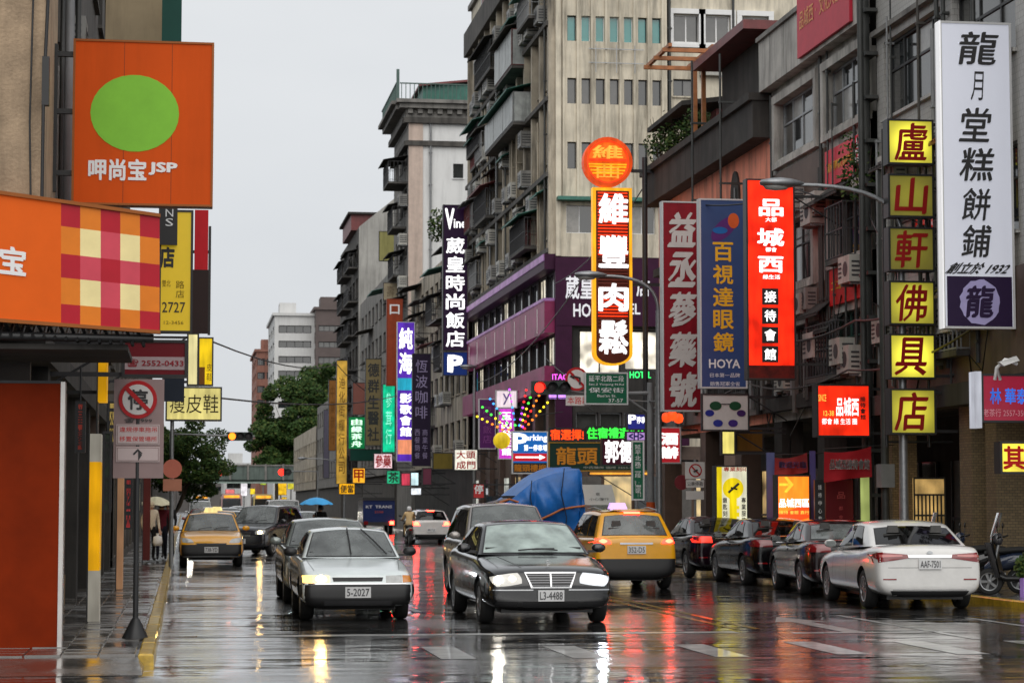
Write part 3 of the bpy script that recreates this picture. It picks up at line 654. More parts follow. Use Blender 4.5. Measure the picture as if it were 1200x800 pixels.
for k in range(7):
    y = 94 + k * 3.7; mb = MB(); mb.box(XF - .03, XF + .5, y, y + .7, .1, 6.48, brown); mb.build('column', r4)
    mb = MB(); mb.box(XF + .12, XF + .19, y + .9, y + 3.3, .2, 3.0, rnd.choice((warm_l, shutter, cool_l, glass_d))); mb.build('shop_front', r4)
for k in range(5): mb = MB(); mb.box(16.3 + k * 1.3, 17.45 + k * 1.3, YH + .2, YH + .28, .2, 2.9, (shutter, warm_l, glass_d, shutter, warm_l)[k]); mb.build('shop_front', r4)
SIGNM = None
mb = MB(); lett = mat('white_letter', (.7, .7, .72), .4, var=0, emit=(.9, .9, 1), es=.25)
put_text(mb, '葳皇', FH, *(lambda q: (q[0], q[1]))(rect(663, 324, 695, 350, YH - .2)), *rect(663, 324, 695, 350, YH - .2)[2:], lett, .22, .02)
put_text(mb, '店', FH, *rect(746, 327, 761, 347, YH - .2), lett, .22, .02)
put_text(mb, 'HO', FH, *rect(672, 356, 692, 371, YH - .2), lett, .22, .02)
put_text(mb, 'EL', FH, *rect(737, 356, 750, 368, YH - .2), lett, .22, .02)
mb.build('lettering', r4)

for _ in range(9): (lambda a, z: cage(r4, RF, a, a + rnd.uniform(1.6, 3.2), z, z + 1.3, rnd.uniform(.5, .85), rnd.choice((dark, grey, maroon)), rnd.choice((None, soot_shade, green_aw, conc_d))))(rnd.uniform(93, 116), 13.0 + 3.25 * rnd.randrange(4))
# clutter on the near shop buildings
for root, y0, y1, zt in ((r1, 42.2, 49, 10), (r2, 50, 58, 10), (r3, 59, 71.5, 9)):
    for _ in range(7): aircon(root, RF, rnd.uniform(y0, y1 - 1), rnd.choice((4.6, 6.4, 9.1, 5.2, 8.9)) + rnd.uniform(-.15, .2), rnd.uniform(.75, 1.0), rnd.uniform(.5, .7), rnd.uniform(.28, .42))
    for _ in range(8): pipe(root, RF, rnd.uniform(y0, y1), rnd.uniform(3.9, 5), rnd.uniform(7, zt + 3), rnd.uniform(.08, .2), rnd.uniform(.02, .05), rnd.choice((pipe_d, pipe_d, grey, conc_d)))
    for _ in range(4): (lambda a: awning(root, RF, a, a + rnd.uniform(1.2, 2.2), rnd.choice((5.9, 6.35, 9.05)), rnd.uniform(.4, .7), rnd.choice((soot_shade, conc_d, shutter, maroon, green_aw))))(rnd.uniform(y0, y1 - 2))
    for _ in range(6):
        a = rnd.uniform(y0, y1 - .6); z = rnd.uniform(5, 9); mb = MB(); mb.tube([RF(a, z, .1), RF(a + .1, z - rnd.uniform(.5, 1), .22), RF(a + rnd.uniform(.3, 2.5), z - rnd.uniform(.2, 2), .14), RF(a + rnd.uniform(.5, 2.8), z - rnd.uniform(1, 3), .1)], .018, black, 5); mb.build('loose_cable', root)
    for _ in range(3): (lambda a, z: cage(root, RF, a, a + rnd.uniform(1.3, 2.2), z, z + 1.3, rnd.uniform(.3, .5), rnd.choice((dark, grey)), None))(rnd.uniform(y0, y1 - 2.2), rnd.choice((4.8, 7.5)))
# ---- R5b lower block in front of the white one, R5 white block, tower, R6 grey block
r5b = thing('low_building', 'dark cluttered four storey building below the white block', 'building', (XF + 4, 136, 0))
f = Facade(r5b, RF, 121.5, 153, 4, 16.6, beige_d, .2)
for k in range(11):
    for fl in range(4): a = 122.3 + k * 2.8; f.win(a, a + 1.8, 5 + fl * 3, 6.5 + fl * 3, 2, 1, dark, None, .06)
f.done(); body(r5b, XF + .3, XF + 10, 121.5, 153, .1, 16.5, soot_shade)
for a, z, m in ((124, 16.2, soot_shade), (130.5, 15.6, green_aw), (139, 14.5, conc_d), (146, 16.0, soot_shade), (126, 12.3, shutter), (135, 11.4, maroon), (143, 9.5, conc_d)): awning(r5b, RF, a, a + 4.5, z, 1.3, m)
for a, z in ((123, 12.5), (128.5, 9.7), (133, 12.8), (138, 6.6), (143.5, 12.5), (149, 9.6)): cage(r5b, RF, a, a + 3.4, z, z + 1.4, .8, dark, soot_shade)
for _ in range(9): aircon(r5b, RF, rnd.uniform(122, 151), 4.6 + 3 * rnd.randrange(4), 1, .7, .5)
plant('rooftop_shrub', 'green shrub on the roof beside the dark hotel sign', (XF - .4, 128.5, 16.2), 2.4, 1.2, 900, .25)

r5 = thing('white_building', 'tall white block with a stone cornice and railed roof terrace', 'building', (XF + 5, 160, 0))
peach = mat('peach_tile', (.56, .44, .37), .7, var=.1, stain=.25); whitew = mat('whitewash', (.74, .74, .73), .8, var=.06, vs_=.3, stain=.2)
W5 = front(155)
f = Facade(r5, W5, XF, 28, 10, 28.6, whitew, .2); q = rect(531, 192, 543, 209, 155); f.win(q[0], q[1], q[2], q[3], 1, 1, dark, glass_d, .07); f.done()
mb = MB(); mb.bar(W5, XF - .01, 16.5, 10, 28.6, .003, .12, peach); mb.build('corner_pier', r5)
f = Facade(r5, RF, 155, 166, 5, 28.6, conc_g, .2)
for k in range(3):
    for fl in range(7): a = 156 + k * 3.2; f.win(a, a + 2.0, 6.5 + fl * 3.2, 8.2 + fl * 3.2, 2, 1, dark, None, .06)
f.done(); body(r5, XF + .3, 28, 155.3, 166, .1, 28.5, conc_g)
mb = MB()
for z0, z1, d in ((27.0, 27.35, .25), (28.6, 29.0, .35), (29.0, 29.6, .2), (29.6, 29.95, .7), (29.95, 30.2, .95)):
    mb.bar(W5, XF - d, 28, z0, z1, .003, d, conc_d if z0 in (27.0, 28.6) else conc_g); mb.bar(RF, 155 + .003, 166, z0, z1, .003, d * 1.3, conc_d if z0 in (27.0, 28.6) else conc_g)
for k in range(16): a = XF - .1 + k * .7; mb.bar(W5, a, a + .35, 29.25, 29.6, .2, .5, conc_g)
mb.build('cornice', r5)
mb = MB(); rail = mat('green_railing', (.05, .10, .085), .5)
for k in range(34): a = XF - .6 + k * .3; mb.bar(W5, a, a + .05, 30.2, 31.3, .6, .65, rail)
for k in range(30): a = 154.5 + k * .38; mb.bar(RF, a, a + .05, 30.2, 31.3, .9, .95, rail)
mb.bar(W5, XF - .7, 28, 31.3, 31.38, .58, .68, rail); mb.bar(RF, 154.4, 166, 31.3, 31.38, .88, .98, rail); mb.bar(W5, XF - .95, XF - .75, 30.2, 32.3, .6, .8, rail); mb.build('railing', r5)
mb = MB(); mb.box(XF + 1.2, XF + 9, 157, 163, 30.2, 31.8, green_aw); mb.prism([(XF + .9, 156.6, 31.6), (XF + 9.5, 156.6, 32.6), (XF + 9.5, 156.6, 32.75), (XF + .9, 156.6, 31.75)], (0, 7, 0), maroon); mb.build('roof_shed', r5)
pipe(r5, W5, 17.05, 10, 29, .14, .08, grey)
for z, d, a in ((24.5, 1.4, 155.6), (21.4, 1.0, 156.5), (18, .9, 157), (14.6, 1.0, 156), (11.2, .9, 157.5), (8, 1, 156)): cage(r5, RF, a, a + 4, z, z + 1.5, d, dark, soot_shade)
for z in (13.2, 17.0, 20, 22.8): aircon(r5, RF, 155.3, z, 1.2, .8, .6)

tw = thing('stair_tower', 'pale stained stair tower rising behind the hotel roof', 'tower', (20, 126, 0))
mb = MB(); mb.box(17.0, 24, 124, 132, 10, 31.6, beige); mb.build('wall', tw)
mb = MB(); mb.box(16.8, 24.2, 123.8, 132.2, 31.6, 31.9, conc_g); mb.build('roof_slab', tw)
mb = MB()
for x in (16.55, 16.95):
    mb.tube([(x, 123.9, 18), (x, 123.9, 33.5)], .04, steel, 5)
for k in range(38): mb.tube([(16.55, 123.9, 18.2 + k * .4), (16.95, 123.9, 18.2 + k * .4)], .02, steel, 4)
mb.build('ladder', tw); mb = MB(); mb.lathe([(0, 0), (.8, 0), (.8, 1.6), (.5, 1.9), (0, 1.95)], steel, 16, lambda x, y, z: (19 + x, 126 + y, 31.9 + z)); mb.build('water_tank', tw)

r6 = thing('stained_building', 'stained grey block with a stepped roof and balconies further up the street', 'building', (XF + 4, 205, 0))
W6 = front(200); cg = mat('pale_stained_render', (.36, .35, .325), .85, var=.2, vs_=.4, stain=.4)
f = Facade(r6, W6, XF, 27, 4, 26.8, cg); f.done()
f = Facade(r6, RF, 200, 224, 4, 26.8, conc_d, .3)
for k in range(6):
    for fl in range(7): a = 201 + k * 3.8; f.win(a, a + 2.6, 5 + fl * 3.1, 6.8 + fl * 3.1, 2, 1, dark, None, .08)
f.done(); body(r6, XF + .4, 27, 200.4, 224, .1, 26.7, conc_d)
for fl in range(7): cage(r6, RF, 200.8, 206.5, 4.6 + fl * 3.1, 5.9 + fl * 3.1, .9, dark, None if fl % 2 else soot_shade); cage(r6, RF, 209, 216, 4.6 + fl * 3.1, 5.9 + fl * 3.1, .9, dark, soot_shade)
mb = MB(); mb.prism([(XF, 200, 26.8), (XF + 4.6, 200, 30.6), (XF + 11, 200, 30.6), (XF + 11, 200, 26.8)], (0, 9, 0), cg); mb.build('stair_house', r6)
mb = MB(); mb.box(XF - .5, XF + 4, 203, 214, 26.85, 28.3, maroon); mb.box(XF - .8, XF + 4.3, 202.6, 214.4, 28.3, 28.5, soot_shade); mb.build('roof_shed', r6)
r6b = thing('grey_annex', 'narrow grey annex with a pale green awning between the stained and white blocks', 'building', (XF + 3, 180, 0))
f = Facade(r6b, RF, 168, 198, 4, 19.5, conc_g, .2)
for k in range(8):
    for fl in range(5): a = 169 + k * 3.6; f.win(a, a + 2.2, 5 + fl * 2.9, 6.5 + fl * 2.9, 2, 1, dark, None, .06)
f.done(); body(r6b, XF + .3, 24, 168, 198, .1, 19.4, conc_d)
for a, z, m in ((169, 18, green_aw), (176, 13, soot_shade), (184, 16, conc_d), (190, 9, soot_shade)): awning(r6b, RF, a, a + 5, z, 1.4, m)
# ---- right side further off
for i, (y0, y1, h, m, lb) in enumerate(((226, 262, 13, conc_g, 'low grey shop row beyond the stained block'), (264, 318, 11, beige_d, 'low beige shop row just before the overpass'))):
    t = thing('shop_row', lb, 'building', (XF + 4, y0, 0), group='far shop rows')
    f = Facade(t, RF, y0, y1, 3.5, h, m, .2)
    for k in range(int((y1 - y0) / 4)):
        for fl in range(int(h / 3.2) - 1): a = y0 + 1 + k * 4; f.win(a, a + 2.4, 4.6 + fl * 3, 6.2 + fl * 3, 2, 1, dark, None, .08)
    f.done(); body(t, XF + .3, 26, y0, y1, .1, h - .1, conc_d)

# ---- far blocks
def far_block(name, label, Y, u0, u1, vtop, wm, bands, gm, depth=30, storey=None, side=None, cols=1):
    x0, x1, z0, z1 = rect(u0, vtop, u1, 590, Y); t = thing(name, label, 'building', ((x0 + x1) / 2, Y + 8, 0)); z0 = 0
    f = Facade(t, front(Y), x0, x1, z0, z1, wm, .5)
    for b0, b1 in bands:
        zb, zt = P(u0, b1, Y=Y).z, P(u0, b0, Y=Y).z; w = (x1 - x0) / cols
        for k in range(cols): f.win(x0 + w * (k + .1), x0 + w * (k + .9), zb, zt, 4, 1, dark, gm, .12, False)
    f.done()
    g = Facade(t, (lambda a, z, d: (x0 - d, a, z)), Y, Y + depth, 0, z1, side or wm, .4)
    for b0, b1 in bands:
        zb, zt = P(u0, b1, Y=Y).z, P(u0, b0, Y=Y).z
        for k in range(3): g.win(Y + 2 + k * 9, Y + 8 + k * 9, zb, zt, 3, 1, dark, gm, .12, False)
    g.done()
    mb = MB(); mb.box(x0 + .6, x1, Y + .6, Y + depth, 0, z1 - .05, conc_d); mb.build('core', t)
    mb = MB(); mb.box(x0 - .4, x1 + .4, Y - .4, Y + depth, z1, z1 + .5, wm); mb.box(x0 + 1, x0 + 4, Y + 3, Y + 8, z1 + .5, z1 + 2.6, wm); mb.build('roof_slab', t)
    return t
pk = mat('pink_brown_tile', (.33, .15, .11), .8, var=.2, vs_=.4, stain=.4); wf = mat('far_white_tile', (.60, .60, .59), .7, var=.08, vs_=.2, stain=.15)
far_block('apartment_block', 'white apartment block with dark ribbon windows beyond the trees', 400, 321, 369, 370, wf, [(381, 390), (399, 407), (417, 425), (434, 442), (452, 460), (470, 478), (488, 496)], glass_d)
far_block('apartment_block', 'dark brown tiled apartment block right of the white one', 396, 369.5, 402, 363, mat('dark_brown_tile', (.10, .075, .07), .7, var=.2, vs_=.4), [(381, 388), (400, 407), (418, 426), (437, 445), (455, 462)], glass_c)
far_block('apartment_block', 'pinkish brown apartment tower at the far left of the white block', 430, 300, 322, 412, pk, [(420, 428), (436, 444), (452, 460), (468, 476), (484, 492), (500, 508)], glass_d, cols=2)
far_block('office_block', 'pale low office block under the far trees', 470, 262, 300, 545, wf, [(553, 560), (566, 572)], glass_d)

far_block('market_block', 'low dark block closing the street beyond the overpass', 520, 150, 345, 556, mat('far_dark_wall', (.10, .09, .085), .8, var=.4, vs_=.2), [(560, 564), (570, 575)], glass_d, cols=7)
# ---- left side of the street
LX = -1.85
LF = lface(LX)
l1 = thing('stone_building', 'tan stone corner building carrying the orange fast food signs', 'building', (-5, 26, 0))
mb = MB(); mb.box(-9, -1.6, 25.2, 27.6, 3.9, 16, tan_wall); mb.build('wall', l1)
mb = MB(); mb.box(-9, LX - 1.6, 27.7, 31, .1, 16, conc_d); mb.box(-9, LX - .05, 27.72, 31, 3.9, 4.2, soot_shade); mb.build('core', l1)
for x, y, r, m in ((-1.58, 27.95, .05, white), (-1.48, 28.1, .06, grey), (-1.38, 28.2, .035, pipe_d), (-1.55, 27.8, .03, pipe_d), (-1.68, 27.8, .04, pipe_d)):
    mb = MB(); mb.tube([(x, y, 4.3), (x, y, 9.5 if m is not white else 7.2)], r, m, 8); mb.build('pipe', l1)
mb = MB(); mb.tube([(-1.8, 25.17, 8.3), (-1.73, 25.15, 7.7), (-1.75, 25.15, 6), (-1.72, 25.15, 4.9)], .012, black, 5); mb.tube([(-1.85, 25.17, 8.5), (-1.7, 25.1, 7.9), (-1.57, 25.16, 7.4), (-1.6, 25.1, 6.3), (-1.6, 25.1, 5)], .02, black, 5)
mb.box(-1.62, -1.54, 25.08, 25.2, 6.2, 6.75, black); mb.build('cable', l1)
l2 = thing('arcade_building', 'dark old arcade building behind the left shop signs', 'building', (-5, 45, 0))
f = Facade(l2, LF, 31, 60, 3.9, 15, conc_d, .2)
for k in range(8):
    for fl in range(3): a = 32 + k * 3.5; f.win(a, a + 2.2, 5.2 + fl * 3.2, 7 + fl * 3.2, 2, 1, dark)
f.done(); body(l2, -10, LX - .3, 31, 60, 3.9, 14.9, soot_shade); body(l2, -10, LX - 2.6, 31, 60, .1, 3.9, soot_shade, 'shop_wall')
for k in range(7):
    y = 30.6 + k * 4.4; mb = MB(); mb.box(LX - .5, LX + .02, y, y + .55, .1, 3.9, (soot_shade, brown, soot_shade)[k % 3]); mb.build('column', l2)
mb = MB(); mb.bar(LF, 28.6, 60, 3.6, 3.92, -2.5, .1, soot_shade); mb.build('arcade_ceiling', l2)
for k, m in enumerate((warm_l, cool_l, shutter, warm_l, glass_l, cool_l)):
    mb = MB(); y = 31.6 + k * 4.4; mb.box(LX - 2.59, LX - 2.5, y, y + 3, .2, 2.7, m); mb.build('shop_front', l2)
for a, z in ((33, 8.4), (40, 5.4), (47, 8.6)): aircon(l2, LF, a, z)
l3 = thing('old_row_building', 'old low row of shops running up the left side', 'building', (-5, 90, 0))
f = Facade(l3, LF, 60.2, 130, .1, 11.5, conc_d, .2)
for k in range(16):
    for fl in range(2): a = 61 + k * 4.3; f.win(a, a + 2.6, 5 + fl * 3.2, 6.7 + fl * 3.2, 2, 1, dark)
    f.win(61 + k * 4.3, 64.4 + k * 4.3, .3, 3.0, 3, 1, black, (warm_l, glass_d, cool_l, shutter)[k % 4], .08, False)
f.done(); body(l3, -10, LX - .3, 60.4, 130, .1, 11.4, soot_shade)
l4 = thing('old_row_building', 'last low shop row on the left before the overpass', 'building', (-6, 230, 0))
f = Facade(l4, LF, 134, 322, .1, 9, conc_d, .2)
for k in range(30): a = 135 + k * 6.2; f.win(a, a + 3, 5, 6.8, 2, 1, dark)
f.done(); body(l4, -10, LX - .3, 134, 322, .1, 8.9, soot_shade)

# ---- the overpass
ov = thing('overpass', 'low grey road overpass crossing the end of the street', 'bridge', (7, 332, 0))
gp = mat('overpass_green_grey', (.10, .13, .115), .7, var=.2, vs_=.5, stain=.4)
OB = front(330)
mb = MB(); mb.box(-40, 60, 330, 342, 4.9, 5.6, gp); mb.build('deck', ov)
mb = MB(); mb.box(-40, 60, 329.7, 330, 5.3, 7.3, gp); mb.box(-40, 60, 329.55, 330.05, 7.3, 7.5, conc_g); mb.build('parapet', ov)
for k in range(16): mb = MB(); x = -9 + k * 2.6; mb.bar(OB, x, x + .3, 5.25, 7.6, .31, .5, conc_g); mb.build('post', ov)
for x in (-3.5, 17): mb = MB(); mb.box(x, x + 1.2, 331, 341, 0, 4.9, conc_g); mb.build('pier', ov)
mb = MB(); mb.box(-40, 60, 329.2, 329.55, 4.75, 4.95, mat('overpass_edge', (.28, .36, .32), .6)); mb.build('edge_beam', ov)

# ---- trees
def tree(name, label, base, h, crown, n, size, group=None, trunk=.2, seed=1, ms=None):
    rg = random.Random(seed); t = thing(name, label, 'tree', base, group=group); b = Vector(base); mb = MB()
    top = b + Vector((crown[0], crown[1], h * .55)); mb.tube([b, b + (top - b) * .5 + Vector((.1, .1, 0)), top], trunk, bark, 8, trunk * .5); tips = []
    for k in range(9):
        a = k * 2.4; q = b + (top - b) * rg.uniform(.6, 1); e = top + Vector((math.cos(a) * crown[2] * rg.uniform(.4, .85), math.sin(a) * crown[2] * rg.uniform(.4, .85), crown[3] * rg.uniform(-.1, 1.2)))
        mb.tube([q, (q + e) * .5 + Vector((0, 0, .2)), e], trunk * .3, bark, 5, trunk * .08); tips.append(e)
    mb.build('trunk', t); mb = MB(); c = top + Vector((0, 0, crown[3] * .55))
    for k in range(46):
        while True:
            p = Vector((rg.uniform(-1, 1), rg.uniform(-1, 1), rg.uniform(-1, 1)))
            if .35 < p.length < 1: break
        cc = c + Vector((p.x * crown[2], p.y * crown[2], p.z * crown[3])); r = crown[2] * rg.uniform(.16, .32)
        leaves(mb, cc, (r, r, r * .7), n // 46, size, ms or [leaf_m, leaf_m, leaf_m, leaf_y], rg)
    mb.build('crown', t); return t
tree('street_tree', 'dark leafy street tree standing by the left kerb', (-1.0, 118, .1), 5.6, (1.35, 0, 2.3, 2.2), 16000, .16, trunk=.16, seed=3)
for i, (u, v, y, r, rv, lb) in enumerate(((350, 497, 352, 7.2, 7.0, 'big rounded tree in front of the white apartment block'), (386, 478, 356, 6.2, 7.5, 'tall dark tree beside the yellow banner beyond the overpass'), (324, 524, 350, 5.2, 4.8, 'lower tree left of the big rounded one'), (374, 522, 348, 5.6, 5.0, 'low tree filling the gap above the overpass rail'))):
    c = P(u, v, Y=y); tree('far_tree', lb, (c.x, y, 0), (c.z - rv * .55) / .55, (0, 0, r, rv), 13000, .55, 'trees beyond the overpass', .35, 20 + i)
# ------------------------------------------------------------------ signs
frame_d = mat('sign_frame_dark', (.03, .03, .032), .45, metal=.3, var=.2)
frame_w = mat('sign_frame_white', (.55, .55, .55), .45, var=.1)
def sign(name, label, u0, v0, u1, v1, Y, face, depth=.22, frame=frame_d, texts=(), arms=None, group=None, fw=.04, extra=None, base=None, slant=0.):
    """a box sign facing the traffic; texts: (string, u0, v0, u1, v1, material, vertical, bold)"""
    x0, x1, z0, z1 = rect(u0, v0, u1, v1, Y)
    t = thing(name, label, 'sign', ((x0 + x1) / 2, Y, z0 if base is None else base), group=group); mp = front(Y)
    mb = MB(); mb.bar(mp, x0 + fw * .5, x1 - fw * .5, z0 + fw * .5, z1 - fw * .5, -depth + .01, 0, face); mb.build('face', t)
    mb = MB(); e = .002
    mb.bar(mp, x0 - e, x0 + fw, z0, z1, -depth, .018, frame); mb.bar(mp, x1 - fw, x1 + e, z0, z1, -depth, .018, frame)
    mb.bar(mp, x0 + fw, x1 - fw, z0, z0 + fw, -depth, .016, frame); mb.bar(mp, x0 + fw, x1 - fw, z1 - fw, z1, -depth, .016, frame); mb.build('frame', t)
    if texts:
        for tx in texts:
            st_, a, b, c, d, m = tx[:6]; q = rect(a, b, c, d, Y); vert = tx[6] if len(tx) > 6 else False; bold = tx[7] if len(tx) > 7 else .02
            mb = MB(); put_text(mb, st_, mp, *q, m, .01, bold, vert, slant=slant); mb.build('lettering', t)
    if arms:        # brackets back to the facade at X
        mb = MB(); s = 1 if arms > x1 else -1; xe = x1 if s > 0 else x0
        for z in (z0 + (z1 - z0) * .08, z1 - (z1 - z0) * .08): mb.box(min(xe, arms), max(xe, arms), Y + depth * .4, Y + depth * .4 + .06, z - .03, z + .03, frame_d)
        if abs(arms - xe) > .6: mb.tube([(xe, Y + depth * .5, z1 - (z1 - z0) * .08), (arms, Y + depth * .5, z1 - (z1 - z0) * .08 - abs(arms - xe) * .6)], .02, frame_d, 5)
        mb.build('bracket', t)
    if extra: extra(t, mp, x0, x1, z0, z1)
    return t
def posts(t, xs, Y, z0, z1, r=.05, m=None):
    for x in xs: mb = MB(); mb.tube([(x, Y, z0), (x, Y, z1)], r, m or steel, 8); mb.build('post', t)

tw_ = mat('text_white', (.78, .78, .78), .5, var=0)
twl = mat('text_white_lit', (.8, .8, .8), .4, var=0, emit=(1, 1, 1), es=1.0)
tbk = mat('text_black', (.012, .011, .012), .5, var=0)
tyl = flat('text_gold', (236, 178, 40)); trd = flat('text_red', (200, 24, 20)); tpu = flat('text_ink_purple', (44, 20, 44))
tyb = mat('text_yellow_lit', (.7, .45, .05), .4, var=0, emit=(1, .75, .1), es=.7)

# ---- right side, near
wl = mat('white_acrylic', (.70, .72, .80), .3, var=.03, vs_=1, emit=(.75, .78, .92), es=.16)
def seal(t, mp, x0, x1, z0, z1):
    a0, a1, b0, b1 = rect(1110, 324, 1186, 384, 39.6); mb = MB(); mb.bar(mp, a0, a1, b0, b1, .0, .012, flat('deep_purple', (38, 20, 56))); mb.build('lower_panel', t)
    cx, cz, r = (a0 + a1) / 2, (b0 + b1) / 2, (b1 - b0) * .44
    mb = MB(); n = 28; mb.poly([mp(cx + r * .92 * math.cos(k * 6.2832 / n) * (1 + .05 * math.sin(3 * k)), cz + r * math.sin(k * 6.2832 / n) * (1 + .04 * math.cos(2 * k)), .016) for k in range(n)], flat('seal_lilac', (168, 160, 205)))
    put_text(mb, '龍', mp, cx - r * .62, cx + r * .62, cz - r * .66, cz + r * .7, flat('deep_purple', (38, 20, 56)), .02, .01, slant=.12); mb.build('seal', t)
    mb = MB(); mb.bar(mp, x0 - .008, x0 + .02, z0, z1, -.2, .02, mat('sign_edge_white', (.8, .8, .82), .4, var=.03, emit=(1, 1, 1), es=.35)); mb.build('edge_lamp', t)
sign('tall_shop_sign', 'tall white sign with black brush calligraphy and a purple seal', 1103, 26, 1187, 385, 39.6, wl, .28, frame_w,
     [('龍', 1124, 38, 1168, 76, tbk, False, .005), ('月', 1138, 84, 1152, 118, tbk, False, .0), ('堂', 1126, 127, 1160, 166, tbk, False, .005), ('糕', 1126, 174, 1164, 212, tbk, False, .005), ('餅', 1128, 221, 1160, 258, tbk, False, .005), ('鋪', 1128, 264, 1160, 301, tbk, False, .005),
      ('創立於 1932', 1112, 308, 1182, 321, tbk, False, .012)], XF, extra=seal, slant=.14)
for i, (ch, a, b, es) in enumerate((('盧', 140, 193, .9), ('山', 204, 255, .09), ('軒', 266, 318, .06), ('佛', 329, 381, .42), ('具', 391, 444, .95), ('店', 455, 509, .45))):
    ym = mat('yellow_box_%d' % i, (.27, .235, .05), .45, var=.1, emit=(.86, .78, .055), es=es, glow=.55, spec=.2)
    lb = ['topmost brightly lit yellow box sign, red character with a roof stroke', 'dim yellow box sign with the red character for mountain, second from top', 'dim yellow box sign with a red character, third from top', 'yellow box sign with a red character, fourth from top', 'bright yellow box sign with a red character, second from bottom', 'lowest yellow box sign of the column with a red character'][i]
    sign('box_sign', lb, 1040 + i * .6, a, 1094 + i * .6, b, 43.0, ym, .3, black, [(ch, 1050, a + 5, 1086, b - 5, flat('text_red_dark', (150, 20, 16)), False, .0065)], XF, group='yellow box signs stacked on one mast', slant=.1)
mb = MB()
for x in (14.1, 15.0):
    mb.tube([(x, 43.45, 2.9), (x, 43.45, 9.4)], .035, black, 6)
for k in range(7): mb.tube([(14.1, 43.45, 3.0 + k * 1.04), (XF, 43.45, 3.0 + k * 1.04)], .025, black, 5)
tag(mb.build('sign_mast'), 'black steel frame behind the column of yellow box signs', 'sign frame')

red_l = mat('red_backlit', (.4, .012, .006), .4, var=.05, emit=(1, .022, .004), es=1.0, evar=.45, spec=.15)
def pcx(t, mp, x0, x1, z0, z1):
    mb = MB()
    for k, ch in enumerate('接待會館'):
        a = rect(893, 338 + k * 22.5, 912, 357 + k * 22.5, 50.8); mb.bar(mp, a[0], a[1], a[2], a[3], 0, .012, tbk); put_text(mb, ch, mp, a[0] + .06, a[1] - .06, a[2] + .06, a[3] - .06, twl, .016, .02)
    mb.build('lettering', t); a = rect(876, 428, 931, 444, 50.8); mb = MB(); mb.bar(mp, a[0], a[1], a[2], a[3], 0, .008, flat('city_brown', (92, 18, 12), var=.6, vs_=6)); mb.build('skyline_strip', t)
sign('tall_shop_sign', 'glowing red vertical sign with white block characters and black squares', 875, 210, 932, 445, 50.8, red_l, .3, black,
     [('品', 890, 234, 917, 253, twl, False, .03), ('城', 888, 268, 918, 288, twl, False, .03), ('西', 889, 301, 917, 319, twl, False, .03), ('大都', 897, 255, 910, 260, twl), ('都會', 897, 290, 910, 295, twl), ('綠生活', 894, 322, 914, 327, twl)], XF, extra=pcx)
navy = mat('navy_board', (.02, .045, .12), .35, var=.1, vs_=2, emit=(.02, .06, .2), es=.12)
def hoya(t, mp, x0, x1, z0, z1):
    q = rect(824, 236, 872, 290, 56); mb = MB(); n = 24; cx, cz = q[0] * .5 + q[1] * .5, (q[2] + q[3]) / 2
    mb.poly([mp(cx + .34 * math.cos(k * 6.2832 / n), cz - .12 + .26 * math.sin(k * 6.2832 / n) + .2 * math.cos(k * 6.2832 / n), .006) for k in range(n)], flat('swirl_purple', (88, 40, 110)))
    mb.poly([mp(cx + .26 + .15 * math.cos(k * 6.2832 / n), cz + .1 + .2 * math.sin(k * 6.2832 / n), .010) for k in range(n)], flat('swirl_orange', (205, 90, 40)))
    mb.poly([mp(cx - .1 + .2 * math.cos(k * 6.2832 / n), cz - .16 + .09 * math.sin(k * 6.2832 / n), .014) for k in range(n)], flat('swirl_blue', (30, 100, 170))); mb.build('emblem', t)
sign('tall_shop_sign', 'dark blue vertical optician sign with gold characters', 820, 233, 875, 455, 56, navy, .3, frame_w,
     [('百視達眼鏡', 836, 282, 859, 414, tyl, True, .02), ('HOYA', 831, 421, 867, 431, tw_, False, .02), ('日本第一品牌', 832, 437, 867, 442, tw_, False, 0), ('銷售冠軍全省', 832, 447, 867, 452, tw_, False, 0)], XF, extra=hoya)
dred = flat('dark_red_board', (140, 16, 32), .45, .12, stain=.25)
sign('tall_shop_sign', 'dull dark red vertical herbalist sign with pale brushed characters', 776, 236, 822, 482, 60, dred, .3, frame_w, [('益丞蔘藥號', 785, 246, 815, 480, flat('text_pale', (205, 196, 192)), True, .014)], XF, slant=.08)
def shades(t, mp, x0, x1, z0, z1):
    mb = MB(); n = 16; cx, cz = (x0 + x1) / 2, (z0 + z1) / 2
    for x, z, r, m in ((-.26, .17, .16, (20, 70, 45)), (.26, .17, .16, (20, 70, 45)), (-.42, -.02, .12, (30, 40, 130)), (.42, -.02, .12, (60, 30, 90)), (-.2, -.28, .13, (40, 50, 140)), (.2, -.28, .13, (60, 40, 120))):
        mb.poly([mp(cx + x + r * math.cos(k * 6.2832 / n), cz + z + r * .72 * math.sin(k * 6.2832 / n), .01) for k in range(n)], flat('lens%d' % m[0] + str(m[1]), m))
    mb.bar(mp, cx - .12, cx + .12, cz + .2, cz + .225, .006, .012, tbk); mb.build('sunglasses_picture', t)
sign('picture_sign', 'small white sign showing dark sunglasses below the blue sign', 822, 461, 878, 505, 56, flat('white_board', (190, 188, 186)), .1, frame_d, [], XF, extra=shades)
sign('small_lamp_sign', 'small pale yellow lit sign under the sunglasses picture', 845, 504, 862, 533, 56, lit('pale_yellow_lit', (235, 220, 120), .9), .15, frame_d, [], XF)
sign('shop_board', 'tan wooden board beside the pale yellow lamp sign', 862, 502, 895, 530, 57.5, flat('tan_board', (140, 100, 40), stain=.3), .12, frame_d, [], XF)
keyw = lit('key_white_lit', (238, 236, 205), .8); keyy = lit('key_yellow_lit', (240, 214, 20), .85)
